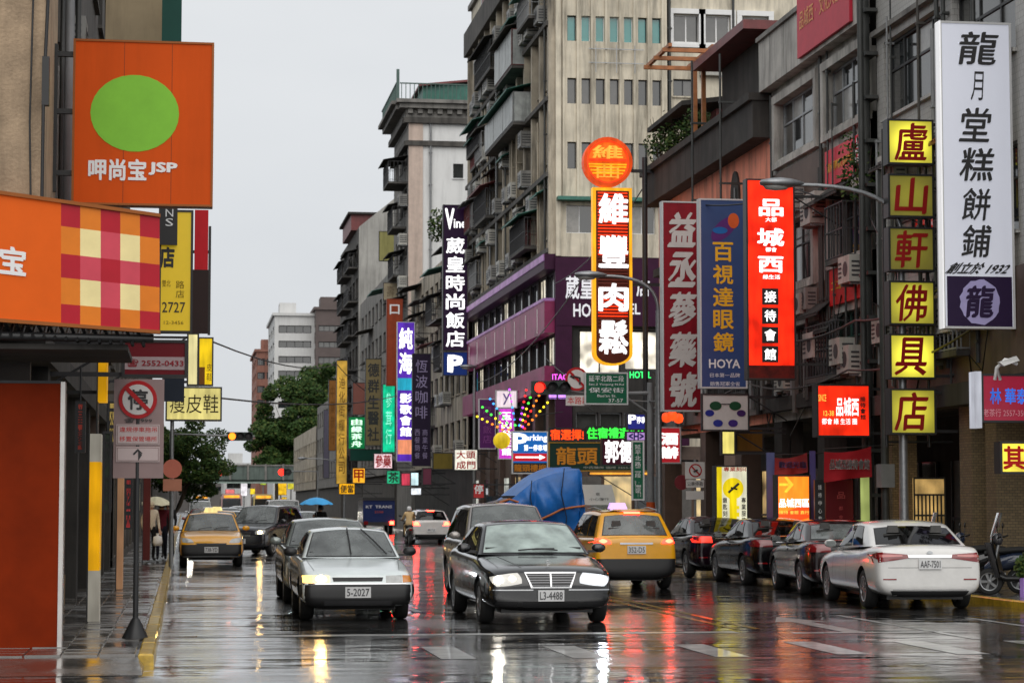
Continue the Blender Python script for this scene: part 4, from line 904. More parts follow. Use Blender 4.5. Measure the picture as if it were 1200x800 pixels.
def key(t, mp, x0, x1, z0, z1):
    Y = 52.5; mb = MB(); a = rect(838, 545, 846, 615, Y); mb.bar(mp, a[0], a[1], a[2], a[3], 0, .01, keyy)
    cx, cz = P(859, 572, Y=Y).x, P(859, 572, Y=Y).z; r = .26; n = 20
    mb.poly([mp(cx + r * math.cos(k * 6.2832 / n), cz + r * math.sin(k * 6.2832 / n), .008) for k in range(n)], keyy)
    mb.bar(mp, cx - .09, cx + .09, cz - .74, cz - .15, .0, .007, keyy); mb.bar(mp, cx + .09, cx + .15, cz - .68, cz - .58, 0, .007, keyy); mb.bar(mp, cx + .09, cx + .15, cz - .5, cz - .42, 0, .007, keyy)
    mb.tube([mp(cx - .12, cz - .1, .012), mp(cx + .14, cz + .12, .012)], .03, tbk, 5); mb.tube([mp(cx - .06, cz + .02, .014), mp(cx + .1, cz - .02, .014)], .022, tbk, 5); mb.build('key_picture', t)
t = sign('lightbox_sign', 'tall lit locksmith lightbox with a big yellow key', 838, 545, 877, 616, 52.5, keyw, .3, frame_d,
     [('專業刻印', 848, 547, 876, 552, trd), ('鎖匙刻印', 847, 582, 852, 613, tbk, True, .02), ('專業服務', 869, 582, 874, 613, tbk, True, .02)], extra=key, base=.12)
posts(t, [P(840, 600, Y=52.5).x, P(875, 600, Y=52.5).x], 52.65, .11, 1.3, .04, black)
org = mat('orange_backlit', (.6, .12, .01), .3, var=.03, emit=(1, .19, .012), es=1.3, evar=.25)
def arrow(t, mp, x0, x1, z0, z1):
    Y = 48.5; q = lambda u, v: (lambda p: mp(p.x, p.z, .01))(P(u, v, Y=Y)); mb = MB(); y_ = lit('arrow_yellow', (255, 205, 60), 1)
    mb.poly([q(913, 566), q(924, 566), q(924, 569), q(913, 569)], y_); mb.poly([q(919, 559), q(922, 558), q(930, 567.5), q(922, 577), q(919, 576), q(925, 567.5)], y_)
    mb.poly([q(911, 602), q(949, 590), q(949, 606), q(911, 617)], mat('orange_deep', (.5, .05, .01), .3, var=0, emit=(1, .09, .01), es=.75)); mb.build('arrow', t)
t = sign('lightbox_sign', 'glowing orange standing lightbox with an arrow and white block text', 910, 556, 950, 621, 48.5, org, .3, black, [('品城西區', 913, 584, 948, 594, twl, False, .03), ('接待 會館 直行', 913, 598, 948, 602, tyb, False, .01)], extra=arrow, base=.12)
posts(t, [P(913, 600, Y=48.5).x, P(947, 600, Y=48.5).x], 48.65, .11, 1.1, .04, black)
t = sign('shop_board', 'red horizontal lit board with white block characters over the doorway', 957, 450, 1020, 512, 47.6, mat('red_backlit_2', (.5, .025, .012), .3, var=.2, vs_=2, emit=(1, .025, .005), es=.8, evar=.4, spec=.15), .35, black,
     [('品城西', 980, 466, 1006, 487, twl, False, .02), ('接待會館', 1008, 464, 1014, 492, tbk, True, .03), ('都會 綠 生活 圈', 963, 490, 1004, 497, twl, False, .01), ('SINCE', 959, 462, 968, 470, tyb, False, 0), ('12-38', 965, 481, 977, 487, tyb, False, .01)], XF)
# cloth banners under the board
def cloth(name, label, u0, v0, u1, v1, Y, m, txt=None, tm=None, sag=.06, cat='banner'):
    x0, x1, z0, z1 = rect(u0, v0, u1, v1, Y); t = thing(name, label, cat, ((x0 + x1) / 2, Y, z0)); mb = MB()
    def fn(s, k): return (x0 + s * (x1 - x0), Y + .05 * math.sin(s * 9 + k * 2) * k, z1 - k * (z1 - z0) * (1 - .12 * math.sin(s * 3.1)) - sag * 4 * s * (1 - s) + .12 * (s - .5))
    mb.grid(fn, 16, 6, m); mb.grid(lambda s, k: (lambda p: (p[0], p[1] + .008, p[2]))(fn(s, k)), 16, 6, m); mb.build('cloth', t)
    if txt: mb = MB(); put_text(mb, txt, lambda a, z, d: (a, Y - .07, z), x0 + (x1 - x0) * .1, x1 - (x1 - x0) * .06, z0 + (z1 - z0) * .35, z0 + (z1 - z0) * .66, tm, 0, .03); mb.build('lettering', t)
    mb = MB(); mb.tube([(x0, Y + .03, z1), (XF, Y + .03, z1 + .1)], .012, black, 5); mb.build('rope', t)
    return t
cloth('cloth_banner', 'red cloth banner sagging over the doorway below the red board', 966, 526, 1021, 562, 47.2, flat('red_cloth', (150, 22, 32), .8, .2), '品城西接待會館', tw_)
cloth('cloth_banner', 'small faded red and blue cloth banner above the orange lightbox', 908, 533, 946, 556, 49.3, flat('faded_red_cloth', (120, 40, 42), .8, .25), '歡迎光臨', flat('text_blue_grey', (95, 95, 150)))
t = thing('poster_panel', 'dark red panelled doorway poster with a column of pale characters', 'poster', (15.2, 47.9, .12)); q = rect(968, 562, 1000, 632, 47.9); mb = MB(); mb.bar(front(47.9), q[0], q[1], .13, q[3], -.08, 0, flat('deep_red_panel', (92, 10, 20))); mb.build('panel', t)
mb = MB(); put_text(mb, '品', front(47.9), *rect(981, 576, 990, 584, 47.9), flat('text_dusty_rose', (170, 70, 70)), .01, .02); put_text(mb, '都會首席', front(47.9), *rect(983, 590, 988, 632, 47.9), flat('text_dusty_rose', (170, 70, 70)), .01, 0, True, fill=.45); put_text(mb, '接待中心歡迎光臨', front(47.9), *rect(959, 566, 963, 640, 47.9), tw_, .01, 0, True, fill=.6); mb.build('lettering', t)
mb = MB(); q = rect(955, 562, 966, 640, 47.9); mb.bar(front(47.9), q[0], q[1], .13, q[3], -.08, 0, tbk); mb.build('side_strip', t)
t = thing('lit_doorway', 'narrow doorway glowing pale green beside the dark red poster', 'doorway', (15.9, 47.5, .12)); q = rect(1008, 556, 1019, 632, 47.5); mb = MB(); mb.bar(front(47.5), q[0], q[1], .13, q[3], -.06, 0, lit('green_white_glow', (190, 205, 120), .5, .5)); mb.build('pane', t)
mb = MB(); mb.bar(front(47.5), q[0] - .05, q[0], .13, q[3] + .05, -.07, .03, black); mb.bar(front(47.5), q[1], q[1] + .05, .13, q[3] + .05, -.07, .03, black); mb.build('frame', t)
t = thing('lit_gate', 'warm lit barred gate behind the white sedan roof', 'gate', (P(1089, 600, Y=46.5).x, 46.5, .12)); q = rect(1071, 560, 1107, 640, 46.5); mb = MB(); mb.bar(front(46.5), q[0], q[1], .13, q[3], -.06, 0, mat('gate_glow', (.5, .35, .15), .5, var=.3, vs_=5, emit=(1, .62, .2), es=.35, evar=.8)); mb.build('pane', t)
for k in range(9): mb = MB(); xb = q[0] + (q[1] - q[0]) * k / 8; mb.bar(front(46.5), xb - .015, xb + .015, .13, q[3] - (.0 if k % 8 == 0 else .35), .02, .05, black); mb.build('bar', t)
for zz_ in (.6, 1.5, q[3] - .36, q[3]): mb = MB(); mb.bar(front(46.5), q[0], q[1], zz_ - .02, zz_ + .02, .01, .055, black); mb.build('rail', t)
mb = MB(); q = rect(899, 530, 908, 620, 49.6); mb.bar(front(49.6), q[0], q[1], .13, q[3], -.08, 0, flat('blue_grey_post', (80, 88, 130))); tag(mb.build('banner_post'), 'narrow blue grey banner strip left of the orange lightbox', 'banner')
mb = MB(); q = rect(950, 528, 956, 622, 49); mb.bar(front(49), q[0], q[1], .13, q[3], -.08, 0, flat('blue_violet_post', (75, 75, 130))); tag(mb.build('banner_post'), 'narrow violet banner strip right of the orange lightbox', 'banner')

# flat banners on the grey facade
maro = flat('maroon_banner', (190, 44, 64), .5, .12); 
def fbanner(label, y0, y1, z0, z1, m, txt, tm, lg=None, dd=.01):
    t = thing('facade_banner', label, 'banner', (XF - .1, (y0 + y1) / 2, z0), group='maroon banners on the grey facade'); mp = rface(XF - dd); mb = MB(); mb.bar(mp, y0, y1, z0, z1, .0, .08, m); mb.build('panel', t)
    mb = MB(); put_text(mb, txt, mp, y1 - .25, y0 + (.9 if lg else .3), z0 + (z1 - z0) * .38, z0 + (z1 - z0) * .64, tm, .09, .01)
    if lg: put_text(mb, lg, mp, y0 + .75, y0 + .15, z0 + (z1 - z0) * .3, z0 + (z1 - z0) * .9, tw_, .09, .02)
    mb.build('lettering', t); return t
t = fbanner('maroon banner high on the parapet with small gold writing', 50.0, 54.3, 12.85, 14.6, maro, '品城西 ·  文化大都會', flat('text_dull_gold', (225, 150, 90)), dd=.33)
fbanner('red banner with gold writing under the upper windows', 49.9, 53.1, 9.4, 10.3, flat('crimson_banner', (212, 40, 62), .5, .1), '淡水河畔都心首席地標', tyl, '品')
fbanner('lower red banner with gold writing beside the yellow boxes', 49.9, 52.9, 6.5, 7.42, flat('red_banner', (206, 26, 26), .5, .1), '二十二層 · 六 戶限量', tyl, '西')

# right edge signs
def bx(t, mp, x0, x1, z0, z1): mb = MB(); mb.bar(mp, x0 - .12, x0 - .004, z0 - .1, z1 + .04, -.3, .03, lit('edge_white_lit', (225, 228, 240), .5)); mb.build('edge_lamp', t)
sign('shop_board', 'crimson board with blue neon characters and white edge at the right', 1150, 438, 1215, 495, 38.5, mat('crimson_lit', (.18, .01, .03), .3, var=.2, emit=(.6, .02, .06), es=.25), .3, frame_d, [('林 華泰', 1160, 455, 1204, 473, lit('blue_neon', (50, 110, 220), .9)), ('老茶行 2557-3506', 1152, 479, 1206, 488, flat('text_pink', (215, 160, 170)), False, 0)], XF + 1, extra=bx)
sign('box_sign', 'yellow lit box with a red character at the right edge', 1172, 517, 1212, 555, 38.2, mat('yellow_box_9', (.5, .42, .05), .35, var=.1, emit=(.95, .75, .05), es=.9, evar=.4), .3, black, [('其', 1176, 523, 1200, 549, trd, False, .03)], XF + 1)
mb = MB(); p = P(1168, 428, Y=38.4)
for a in (0, .5): mb.tube([p + Vector((a * .2, .1, -.25)), p + Vector((.0, 0, -.05)), p + Vector((.12, -.1, .1)), p + Vector((.35, -.1, .02 + a * .1))], .035, white, 6)
mb.prism([p + Vector((.0, -.14, .05)), p + Vector((.3, -.2, .16)), p + Vector((.36, -.2, .08)), p + Vector((.08, -.16, -.02))], (0, .12, 0), white); tag(mb.build('sign_lamp'), 'white goose neck lamp above the crimson board at the right edge', 'lamp')

# ---- neon sign with the round top
yn = lit('neon_amber_edge', (255, 176, 30), 1.0, .1); on = lit('neon_orange_field', (250, 84, 20), .55, .2); ro = lit('neon_red_tube', (255, 60, 20), 1.3, .1); br = flat('neon_brown_board', (98, 40, 26), .5, .2)
YN = 70; MPN = front(YN)
t = thing('neon_sign', 'tall orange neon sign with a round top and four white characters', 'sign', (P(717, 428, Y=YN).x, YN, P(717, 428, Y=YN).z))
x0, x1, z0, z1 = rect(695, 220, 741, 428, YN); cx = (x0 + x1) / 2; hw = (x1 - x0) / 2; n = 14
def pill(w, zt, zb): return [(cx - w, zt), (cx + w, zt)] + [(cx + w * math.cos(k * math.pi / n), zb - w * .62 * math.sin(k * math.pi / n)) for k in range(n + 1)]
zb = z0 + hw * .62
mb = MB(); mb.prism([MPN(a, z, -.3) for a, z in pill(hw, z1, zb)], (0, -.3, 0), yn); mb.build('edge', t)
mb = MB(); mb.prism([MPN(a, z, -.05) for a, z in pill(hw - .1, z1 - .1, zb)], (0, -.06, 0), br); mb.build('board', t)
mb = MB(); z = z1 - .18
while z > z0 + .5:
    mb.tube([MPN(cx - hw + .16, z, .03), MPN(cx + hw - .16, z, .03)], .022, ro if (z > z1 - 2.2 or z1 - 4.25 < z < z1 - 3.5 + .0) else flat('neon_tube_off', (120, 54, 40)), 5); z -= .105
mb.build('neon_tubes', t)
mb = MB()
for ch, b, c in (('維', 228, 262), ('豐', 277, 313), ('肉', 333, 364), ('鬆', 376, 414)): put_text(mb, ch, MPN, *rect(702, b, 735, c, YN), twl, .075, .03)
mb.build('lettering', t)
q = P(712, 190, Y=YN); r = 30 * YN / FPX
def disc(mb, r0, r1, d0, d1, m, n=32, ox=0, oz=0):
    for k in range(n):
        a, b = k * 6.2832 / n, (k + 1) * 6.2832 / n
        c8 = []
        for d in (d0, d1): c8 += [MPN(q.x + ox + r0 * math.cos(a), q.z + oz + r0 * math.sin(a), d), MPN(q.x + ox + r1 * math.cos(a), q.z + oz + r1 * math.sin(a), d), MPN(q.x + ox + r1 * math.cos(b), q.z + oz + r1 * math.sin(b), d), MPN(q.x + ox + r0 * math.cos(b), q.z + oz + r0 * math.sin(b), d)]
        mb.box8(c8, m)
mb = MB(); disc(mb, r * .0, r * .97, -.34, -.02, lit('neon_disc_field', (246, 108, 22), .75, .2)); mb.build('round_board', t)
mb = MB(); disc(mb, r * .86, r, -.3, .1, on); disc(mb, r * .8, r * .86, -.02, .04, ro); mb.build('round_rim', t)
mb = MB(); zz = lambda k: q.z + r * k
for k in (.1, .04, -.1, -.2, -.34, -.46): mb.tube([MPN(q.x - r * math.sqrt(max(.05, .6 - k * k)), zz(k), .02), MPN(q.x + r * math.sqrt(max(.05, .6 - k * k)), zz(k), .02)], .025, ro if k > 0 else yn, 5)
put_text(mb, '維', MPN, q.x - r * .6, q.x + r * .6, zz(.14), zz(.66), lit('neon_yellow_stroke', (255, 170, 60), 1), .03, .02)
put_text(mb, '曲', MPN, q.x - r * .45, q.x + r * .45, zz(-.66), zz(-.1), lit('neon_yellow_stroke', (255, 170, 60), 1), .03, .0); mb.build('round_emblem', t)
mb = MB(); mb.box(P(741, 300, Y=YN).x, XF, YN + .1, YN + .2, q.z - .3, q.z - .2, frame_d); mb.box(P(741, 300, Y=YN).x, XF, YN + .1, YN + .2, q.z - 4, q.z - 3.9, frame_d)
mb.tube([(P(757, 300, Y=YN).x, YN + .15, 3), (P(757, 300, Y=YN).x, YN + .15, q.z + .2)], .09, frame_d, 8); mb.build('bracket', t)

# ---- cluster at the hotel corner
sign('led_sign', 'red dot matrix display above the green board', 643, 501, 685, 517, 88, tbk, .2, black, [('宿選擇!', 645, 503, 684, 515, lit('led_red', (255, 70, 20), 1.5), False, .03)], XF + 4)
sign('led_sign', 'green dot matrix display beside the red one', 686, 499, 766, 517, 88, tbk, .2, black, [('住宿禮遇優惠', 688, 501, 762, 514, lit('led_green', (60, 255, 70), 1.4), False, .03)], XF + 4)
sign('shop_board', 'dark green board with gold characters under the dot matrix displays', 643, 518, 762, 552, 87.6, flat('dark_green_board', (16, 44, 34)), .2, flat('board_gold_trim', (150, 110, 30)), [('龍頭', 652, 524, 700, 544, flat('gold_dim', (190, 120, 30)), False, .02), ('中西藥房 咖啡 2555-0999', 684, 546, 750, 549, flat('grey_txt', (150, 150, 140)), False, 0)], XF + 3)
mb_t = sign('round_lamp_sign', 'dark maroon sign with thick glowing white characters', 705, 513, 757, 545, 84, flat('maroon_dark', (70, 14, 34)), .25, black, [('郭德', 709, 516, 742, 541, lit('white_glow', (255, 250, 250), 1.6), False, .03)], XF + 2)
sign('shop_board', 'yellow lit strip under the green board', 690, 552, 760, 557, 87.2, lit('amber_strip', (255, 170, 60), .9), .2, black)
blu = flat('parking_blue', (20, 95, 175), .4, .05, emit=lin((30, 120, 210)), es=.3)
def pk_(t, mp, x0, x1, z0, z1):
    mb = MB(); q = rect(601, 531, 641, 540, 84); mb.bar(mp, q[0], q[1], q[2], q[3], 0, .012, flat('arrow_red', (205, 30, 45), emit=lin((205, 30, 45)), es=.3)); zc = (q[2] + q[3]) / 2
    mb.prism([mp(q[0] + .1, zc - .03, .012), mp(q[1] - .3, zc - .03, .012), mp(q[1] - .3, zc - .1, .012), mp(q[1] - .06, zc, .012), mp(q[1] - .3, zc + .1, .012), mp(q[1] - .3, zc + .03, .012), mp(q[0] + .1, zc + .03, .012)], (0, -.01, 0), twl); mb.build('arrow_panel', t)
    mb = MB(); q = rect(601, 542, 641, 554, 84); mb.bar(mp, q[0], q[1], q[2], q[3], 0, .012, tbk); put_text(mb, '龍頭樓柳', mp, q[0] + .05, q[1] - .05, q[2] + .06, q[3] - .06, flat('gold_dim', (190, 120, 30)), .02, .02); mb.build('lower_panel', t)
t = sign('parking_sign', 'blue and white parking sign with a red arrow panel', 600, 505, 642, 555, 84, blu, .2, frame_w, [('P', 602, 508, 617, 527, twl, False, .03), ('arking', 616, 509, 641, 518, twl, False, .02), ('第一停車場', 614, 521, 641, 528, twl, False, .02)], extra=pk_, base=.1)
posts(t, [P(621, 560, Y=84.1).x], 84.12, .1, 3.2, .06, grey)
sign('tall_shop_sign', 'dark violet vertical sign behind the coloured light fan', 561, 467, 581, 526, 104, flat('violet_dark', (58, 20, 62), emit=lin((90, 30, 100)), es=.2), .2, frame_w, [('葳皇飯店', 566, 475, 576, 520, flat('text_mauve', (130, 70, 130)), True, 0)], XF)
sign('tall_shop_sign', 'magenta lit vertical sign with a white square top', 584, 478, 603, 538, 100, lit('magenta_lit', (205, 60, 200), .9, .3), .2, frame_w, [('玉山養生館', 588, 482, 599, 534, twl, True, .03)], XF)
sign('box_sign', 'small white square sign with a thin script letter', 581, 457, 606, 478, 99.6, lit('pinkish_white_lit', (240, 222, 230), .8), .2, frame_w, [('y', 589, 461, 598, 474, flat('text_lilac', (140, 120, 190)), False, 0)], XF)
t = thing('light_fan_sign', 'fan of coloured light bulbs bursting upward beside the magenta sign', 'sign', (P(604, 510, Y=92).x, 92, 3.5))
cols = [(255, 40, 40), (255, 120, 30), (255, 220, 40), (70, 255, 70), (60, 150, 255), (190, 70, 255)]
for i, a in enumerate((155, 142, 128, 100, 78, 60, 46, 70)):
    mb = MB(); c = P(606, 512, Y=91)
    for k in range(2, 9):
        p = c + Vector((math.cos(R(a)) * k * .23, 0, math.sin(R(a)) * k * .25)); mb.lathe([(0, -.05), (.045, -.025), (.05, 0), (.045, .025), (0, .05)], lit('bulb_%d' % ((i + k // 3) % 6), cols[(i + k // 3) % 6], 2.2, 0), 8, lambda x, y, z, p=p: (p.x + x, p.y + y, p.z + z))
    mb.tube([c, c + Vector((math.cos(R(a)) * 1.95, 0.03, math.sin(R(a)) * 2.1))], .015, black, 4); mb.build('bulb_string', t)
mb = MB(); mb.tube([c + Vector((0, .04, 0)), (c.x, c.y + .04, .12)], .05, black, 6); mb.build('post', t)
mb = MB(); p = P(588, 516, Y=90.5); mb.lathe([(0, -.36), (.2, -.3), (.33, -.14), (.36, 0), (.33, .14), (.2, .3), (0, .36)], lit('lantern_yellow', (240, 205, 40), .7, .3), 20, lambda x, y, z: (p.x + x, p.y + y, p.z + z)); mb.tube([p + Vector((0, 0, .35)), (p.x + .5, 90.5, p.z + .9), (XF, 90.5, p.z + 1.2)], .015, black, 4)
tag(mb.build('round_lantern'), 'round yellow lantern hanging beside the parking sign', 'lantern')
for a in (('white_sign', 'white lit square sign with four red characters past the hotel', 532, 526, 560, 551, 110, lit('cream_white_lit', (240, 236, 220), .95), [('大頭', 535, 528, 557, 537, trd), ('成門', 535, 540, 557, 549, trd)]),
          ('shop_board', 'dull green and yellow board left of the white square sign', 507, 530, 531, 550, 114, flat('olive_board', (110, 95, 30), stain=.3), []),
          ('small_lamp_sign', 'small red and white sign low on the shop wall past the hotel', 554, 566, 568, 584, 96, flat('red_white', (190, 60, 60)), [('停', 556, 568, 566, 578, tw_)])):
    sign(a[0], a[1], *a[2:7], a[7], .2, frame_d, a[8], XF)
sign('neon_letters', 'magenta neon word hanging beside the red traffic light', 646, 437, 666, 446, 89, tbk, .1, black, [('ITAC', 647, 438, 665, 445, lit('neon_magenta', (255, 90, 235), 1.6), False, .02)], XF + 1)
sign('neon_letters', 'green neon letters beside the green road sign', 736, 434, 764, 444, 89, tbk, .1, black, [('HOTEL', 738, 435, 763, 443, lit('neon_green', (60, 255, 120), 1.5), False, .02)], XF + 5)
sign('neon_letters', 'short violet neon strip below the magenta word', 642, 461, 664, 467, 89, tbk, .1, black, [('— —', 643, 462, 663, 466, lit('neon_violet', (200, 140, 255), 1.5), False, .02)], XF + 1)

# ---- the dark hotel sign and the tall signs further up the street
t = sign('hotel_sign', 'very tall dark purple hotel sign with white characters', 519, 240, 548, 411, 118, flat('hotel_purple', (34, 14, 44), emit=lin((60, 20, 70)), es=.1), .4, frame_d,
     [('V', 522, 245, 532, 268, twl, False, .03), ('ine', 532, 257, 546, 267, twl, False, .02), ('葳皇時尚飯店', 523, 277, 544, 408, twl, True, .02)], XF)
sign('parking_sign', 'square blue parking sign at the foot of the dark hotel sign', 519, 412, 548, 440, 117.9, flat('p_blue', (14, 44, 110), emit=lin((14, 50, 130)), es=.2), .4, frame_d, [('P', 526, 417, 541, 435, twl, False, .05)], XF)
sign('tall_shop_sign', 'dark purple cafe sign with faint white writing', 483, 414, 505, 546, 128, flat('cafe_purple', (30, 16, 44)), .3, frame_d, [('恆波咖啡', 487, 420, 501, 492, flat('text_lav', (150, 138, 175)), True, .0), ('西餐簡餐', 486, 502, 492, 538, flat('text_lav', (150, 138, 175)), True, 0), ('商業午餐', 495, 502, 501, 538, flat('text_lav', (150, 138, 175)), True, 0)], XF)
def pur(t, mp, x0, x1, z0, z1):
    mb = MB(); q = rect(466, 443, 484, 457, 136); mb.bar(mp, q[0], q[1], q[2], q[3], 0, .02, lit('cyan_panel', (40, 170, 200), .9)); mb.build('picture_panel', t); mb = MB(); q = rect(466, 515, 484, 532, 136); mb.bar(mp, q[0], q[1], q[2], q[3], 0, .02, lit('peach_panel', (240, 150, 110), .8)); mb.build('picture_panel', t)
sign('tall_shop_sign', 'tall glowing violet sign with white characters and a cyan panel', 465, 377, 486, 541, 136, lit('violet_lit', (96, 50, 190), .7, .3), .3, frame_w, [('純海', 468, 382, 483, 440, twl, True, .03), ('影歌會館', 469, 460, 482, 512, twl, True, .03)], XF, extra=pur)
sign('tall_shop_sign', 'tall rusty orange sign tower with a square hole', 453, 350, 472, 452, 146, flat('rust_orange', (150, 62, 32), .6, .15, stain=.3), .4, flat('rust_orange2', (120, 50, 30)), [('口', 457, 357, 468, 368, tw_, False, .02)], XF)
sign('tall_shop_sign', 'bright turquoise green lit vertical sign', 448, 450, 463, 530, 150, lit('turquoise_lit', (20, 205, 150), .85, .3), .3, frame_d, [('參茸行', 452, 458, 459, 522, lit('mint_txt', (150, 255, 220), 1), True, .0)], XF)
sign('tall_shop_sign', 'dim khaki vertical sign with large dark characters', 428, 420, 447, 522, 156, flat('khaki_board', (118, 104, 72), .6, .15), .3, frame_d, [('德群生醫社', 431, 424, 444, 518, tbk, True, .02)], XF)
sign('tall_shop_sign', 'green neon tea shop sign with white outlined characters', 408, 488, 428, 526, 168, lit('tea_green', (10, 130, 70), .6, .3), .3, black, [('由緑茶舟', 412, 490, 424, 524, lit('mint_txt2', (210, 255, 220), 1.4), True, .03)], XF)
sign('tall_shop_sign', 'very tall golden yellow banner sign', 394, 422, 407, 567, 182, mat('golden_board', (.5, .3, .04), .45, var=.3, vs_=.8, emit=(.9, .5, .05), es=.25, evar=.6), .4, frame_d, [('迪化街糧行公司', 397, 440, 404, 556, flat('text_brown', (110, 70, 20)), True, 0)], XF)
sign('tall_shop_sign', 'dull brown orange vertical sign left of the golden banner', 385, 445, 394, 528, 192, flat('brown_orange', (140, 92, 40), .6, .2), .4, frame_d, [('中藥參行', 387, 450, 392, 522, flat('text_brown', (110, 70, 20)), True, 0)], XF)
sign('tall_shop_sign', 'narrow grey violet vertical sign at the far end of the row', 379, 480, 386, 560, 200, flat('grey_violet', (92, 88, 104)), .4, frame_d, [], XF)
for i, a in enumerate((('yellow lit box sign under the golden banner row', 413, 548, 428, 566, 165, (235, 165, 40), '甲'), ('small amber lit sign hanging low on the golden banner', 397, 566, 416, 579, 175, (245, 175, 20), '便當'),
          ('pale pink lit sign with two rows of red characters', 438, 531, 460, 549, 150, (240, 205, 210), '參藥'), ('green lit arrow shaped board low in the row', 453, 551, 469, 567, 140, (40, 170, 120), '茶'),
          ('round pinkish red sign low in the row', 470, 554, 482, 569, 138, (190, 60, 80), ''), ('small white and cyan lit sign low in the row', 481, 553, 491, 569, 132, (210, 240, 245), ''), ('small white lit panel at the row foot', 481, 571, 494, 580, 130, (235, 240, 245), ''),
          ('teal grid shop board behind the green tea sign', 410, 526, 446, 540, 172, (20, 70, 60), ''), ('dull pink board left of the khaki sign', 413, 448, 428, 486, 162, (130, 80, 70), ''), ('faded mauve board at the row foot', 495, 548, 506, 568, 127, (120, 60, 80), ''))):
    lab, b, c, d, e, Y, cc, tx = a; dull = i >= 7
    sign('small_shop_sign', lab, b, c, d, e, Y, (flat if dull else lit)('small_sign_%d' % i, cc, *(() if dull else (1.0, .25))), .3, frame_d, [(tx, b + 2, c + 2, d - 2, e - 2, trd if i in (0, 2) else tbk, False, .02)] if tx else [], XF, group='small signs low along the far right shops')
# pale boards high on the facades
sign('wall_board', 'pale yellow board hanging high on the stained block', 444, 271, 466, 306, 168, flat('pale_yellow_board', (178, 172, 110), stain=.3), .3, frame_d, [], XF)
sign('wall_board', 'beige oval emblem board above the rusty sign tower', 449, 331, 466, 352, 160, flat('beige_board', (170, 156, 130)), .3, frame_d, [('壽', 453, 335, 462, 348, flat('text_tan', (120, 104, 80)), False, 0)], XF)

# ---- right side posts between taxi and parked cars
sign('shop_lamp_sign', 'small red sign with fat white characters by the lamp post', 770, 500, 798, 543, 66, flat('red_small', (170, 30, 40), emit=lin((200, 40, 50)), es=.35), .3, frame_w, [('酒辦', 775, 506, 794, 538, twl, True, .05)], XF)
mb = MB()
for k, (u, v) in enumerate(((781, 489), (788, 487), (795, 490))):
    p = P(u, v, Y=66); mb.lathe([(0, -.16), (.12, -.12), (.16, 0), (.12, .12), (0, .16)], lit('lantern_red', (255, 80, 30), 1.1, .2), 12, lambda x, y, z, p=p: (p.x + x, p.y + y, p.z + z)); mb.tube([p, (p.x, p.y, p.z + .5)], .01, black, 4)
mb.tube([P(778, 478, Y=66), (XF, 66, P(778, 478, Y=66).z)], .02, black, 5)
tag(mb.build('lantern_cluster'), 'cluster of glowing orange red lanterns on one rod', 'lantern')
def rsign(name, label, u, v, r, Y, kind, zb=.1, red=None):
    c = P(u, v, Y=Y); R_ = r * Y / FPX; t = thing(name, label, 'sign', (c.x, Y, zb)); mp = front(Y); n = 26
    red = red or flat('sign_red', (176, 22, 28), .4, .05); wh = flat('sign_white', (205, 200, 196), .4, .05)
    mb = MB(); mb.prism([mp(c.x + R_ * math.cos(k * 6.2832 / n), c.z + R_ * math.sin(k * 6.2832 / n), 0) for k in range(n)], (0, .02, 0), red); mb.build('disc', t)
    if kind != 'solid':
        mb = MB(); mb.poly([mp(c.x + R_ * .8 * math.cos(k * 6.2832 / n), c.z + R_ * .8 * math.sin(k * 6.2832 / n), .004) for k in range(n)], wh)
        if kind == 'left':
            mb.tube([mp(c.x + R_ * .25, c.z - R_ * .45, .01), mp(c.x + R_ * .25, c.z + R_ * .1, .01), mp(c.x - R_ * .35, c.z + R_ * .25, .01)], R_ * .1, tbk, 5); mb.poly([mp(c.x - R_ * .3, c.z + R_ * .5, .012), mp(c.x - R_ * .65, c.z + R_ * .2, .012), mp(c.x - R_ * .2, c.z - R_ * .05, .012)], tbk)
        if kind == 'stop': put_text(mb, '停', mp, c.x - R_ * .5, c.x + R_ * .5, c.z - R_ * .52, c.z + R_ * .52, tbk, .008, .02)
        if kind == 'park': mb.tube([mp(c.x - R_ * .3, c.z - R_ * .2, .008), mp(c.x + R_ * .3, c.z + R_ * .1, .008)], R_ * .14, tbk, 5)
        mb.prism([mp(c.x + R_ * (.62 * s1 + .08 * s2), c.z + R_ * (-.62 * s1 + .08 * s2), .012) for s1, s2 in ((-1, -1), (-1, 1), (1, 1), (1, -1))] if kind != 'left' else [mp(c.x + R_ * (.6 * s1 + .07 * s2), c.z + R_ * (-.6 * s1 + .07 * s2), .02) for s1, s2 in ((-1, -1), (-1, 1), (1, 1), (1, -1))], (0, .004, 0), red); mb.build('symbol', t)
    return t
t = rsign('traffic_sign', 'round no left turn sign hanging from the signal arm', 676, 444, 14, 62.5, 'left', zb=4.2)
q = rect(663, 463, 692, 475, 62.5); mb = MB(); mb.bar(front(62.5), q[0], q[1], q[2], q[3], -.02, 0, flat('sign_white', (205, 200, 196))); put_text(mb, '本路段', front(62.5), q[0] + .05, q[1] - .05, q[2] + .04, q[3] - .04, trd, .005, .0); mb.build('plate', t)
t = rsign('traffic_sign', 'no parking sign with stacked plates near the locksmith lightbox', 815, 551, 8, 60, 'park'); q0 = P(815, 551, Y=60)
for a, b, tx in ((562, 571, '公車停靠'), (575, 585, '')):
    q = rect(804, a, 825, b, 60); mb = MB(); mb.bar(front(60), q[0], q[1], q[2], q[3], -.02, 0, flat('sign_white', (205, 200, 196)))
    if tx: put_text(mb, tx, front(60), q[0] + .03, q[1] - .03, q[2] + .05, q[3] - .05, tbk, .005, 0)
    mb.build('plate', t)
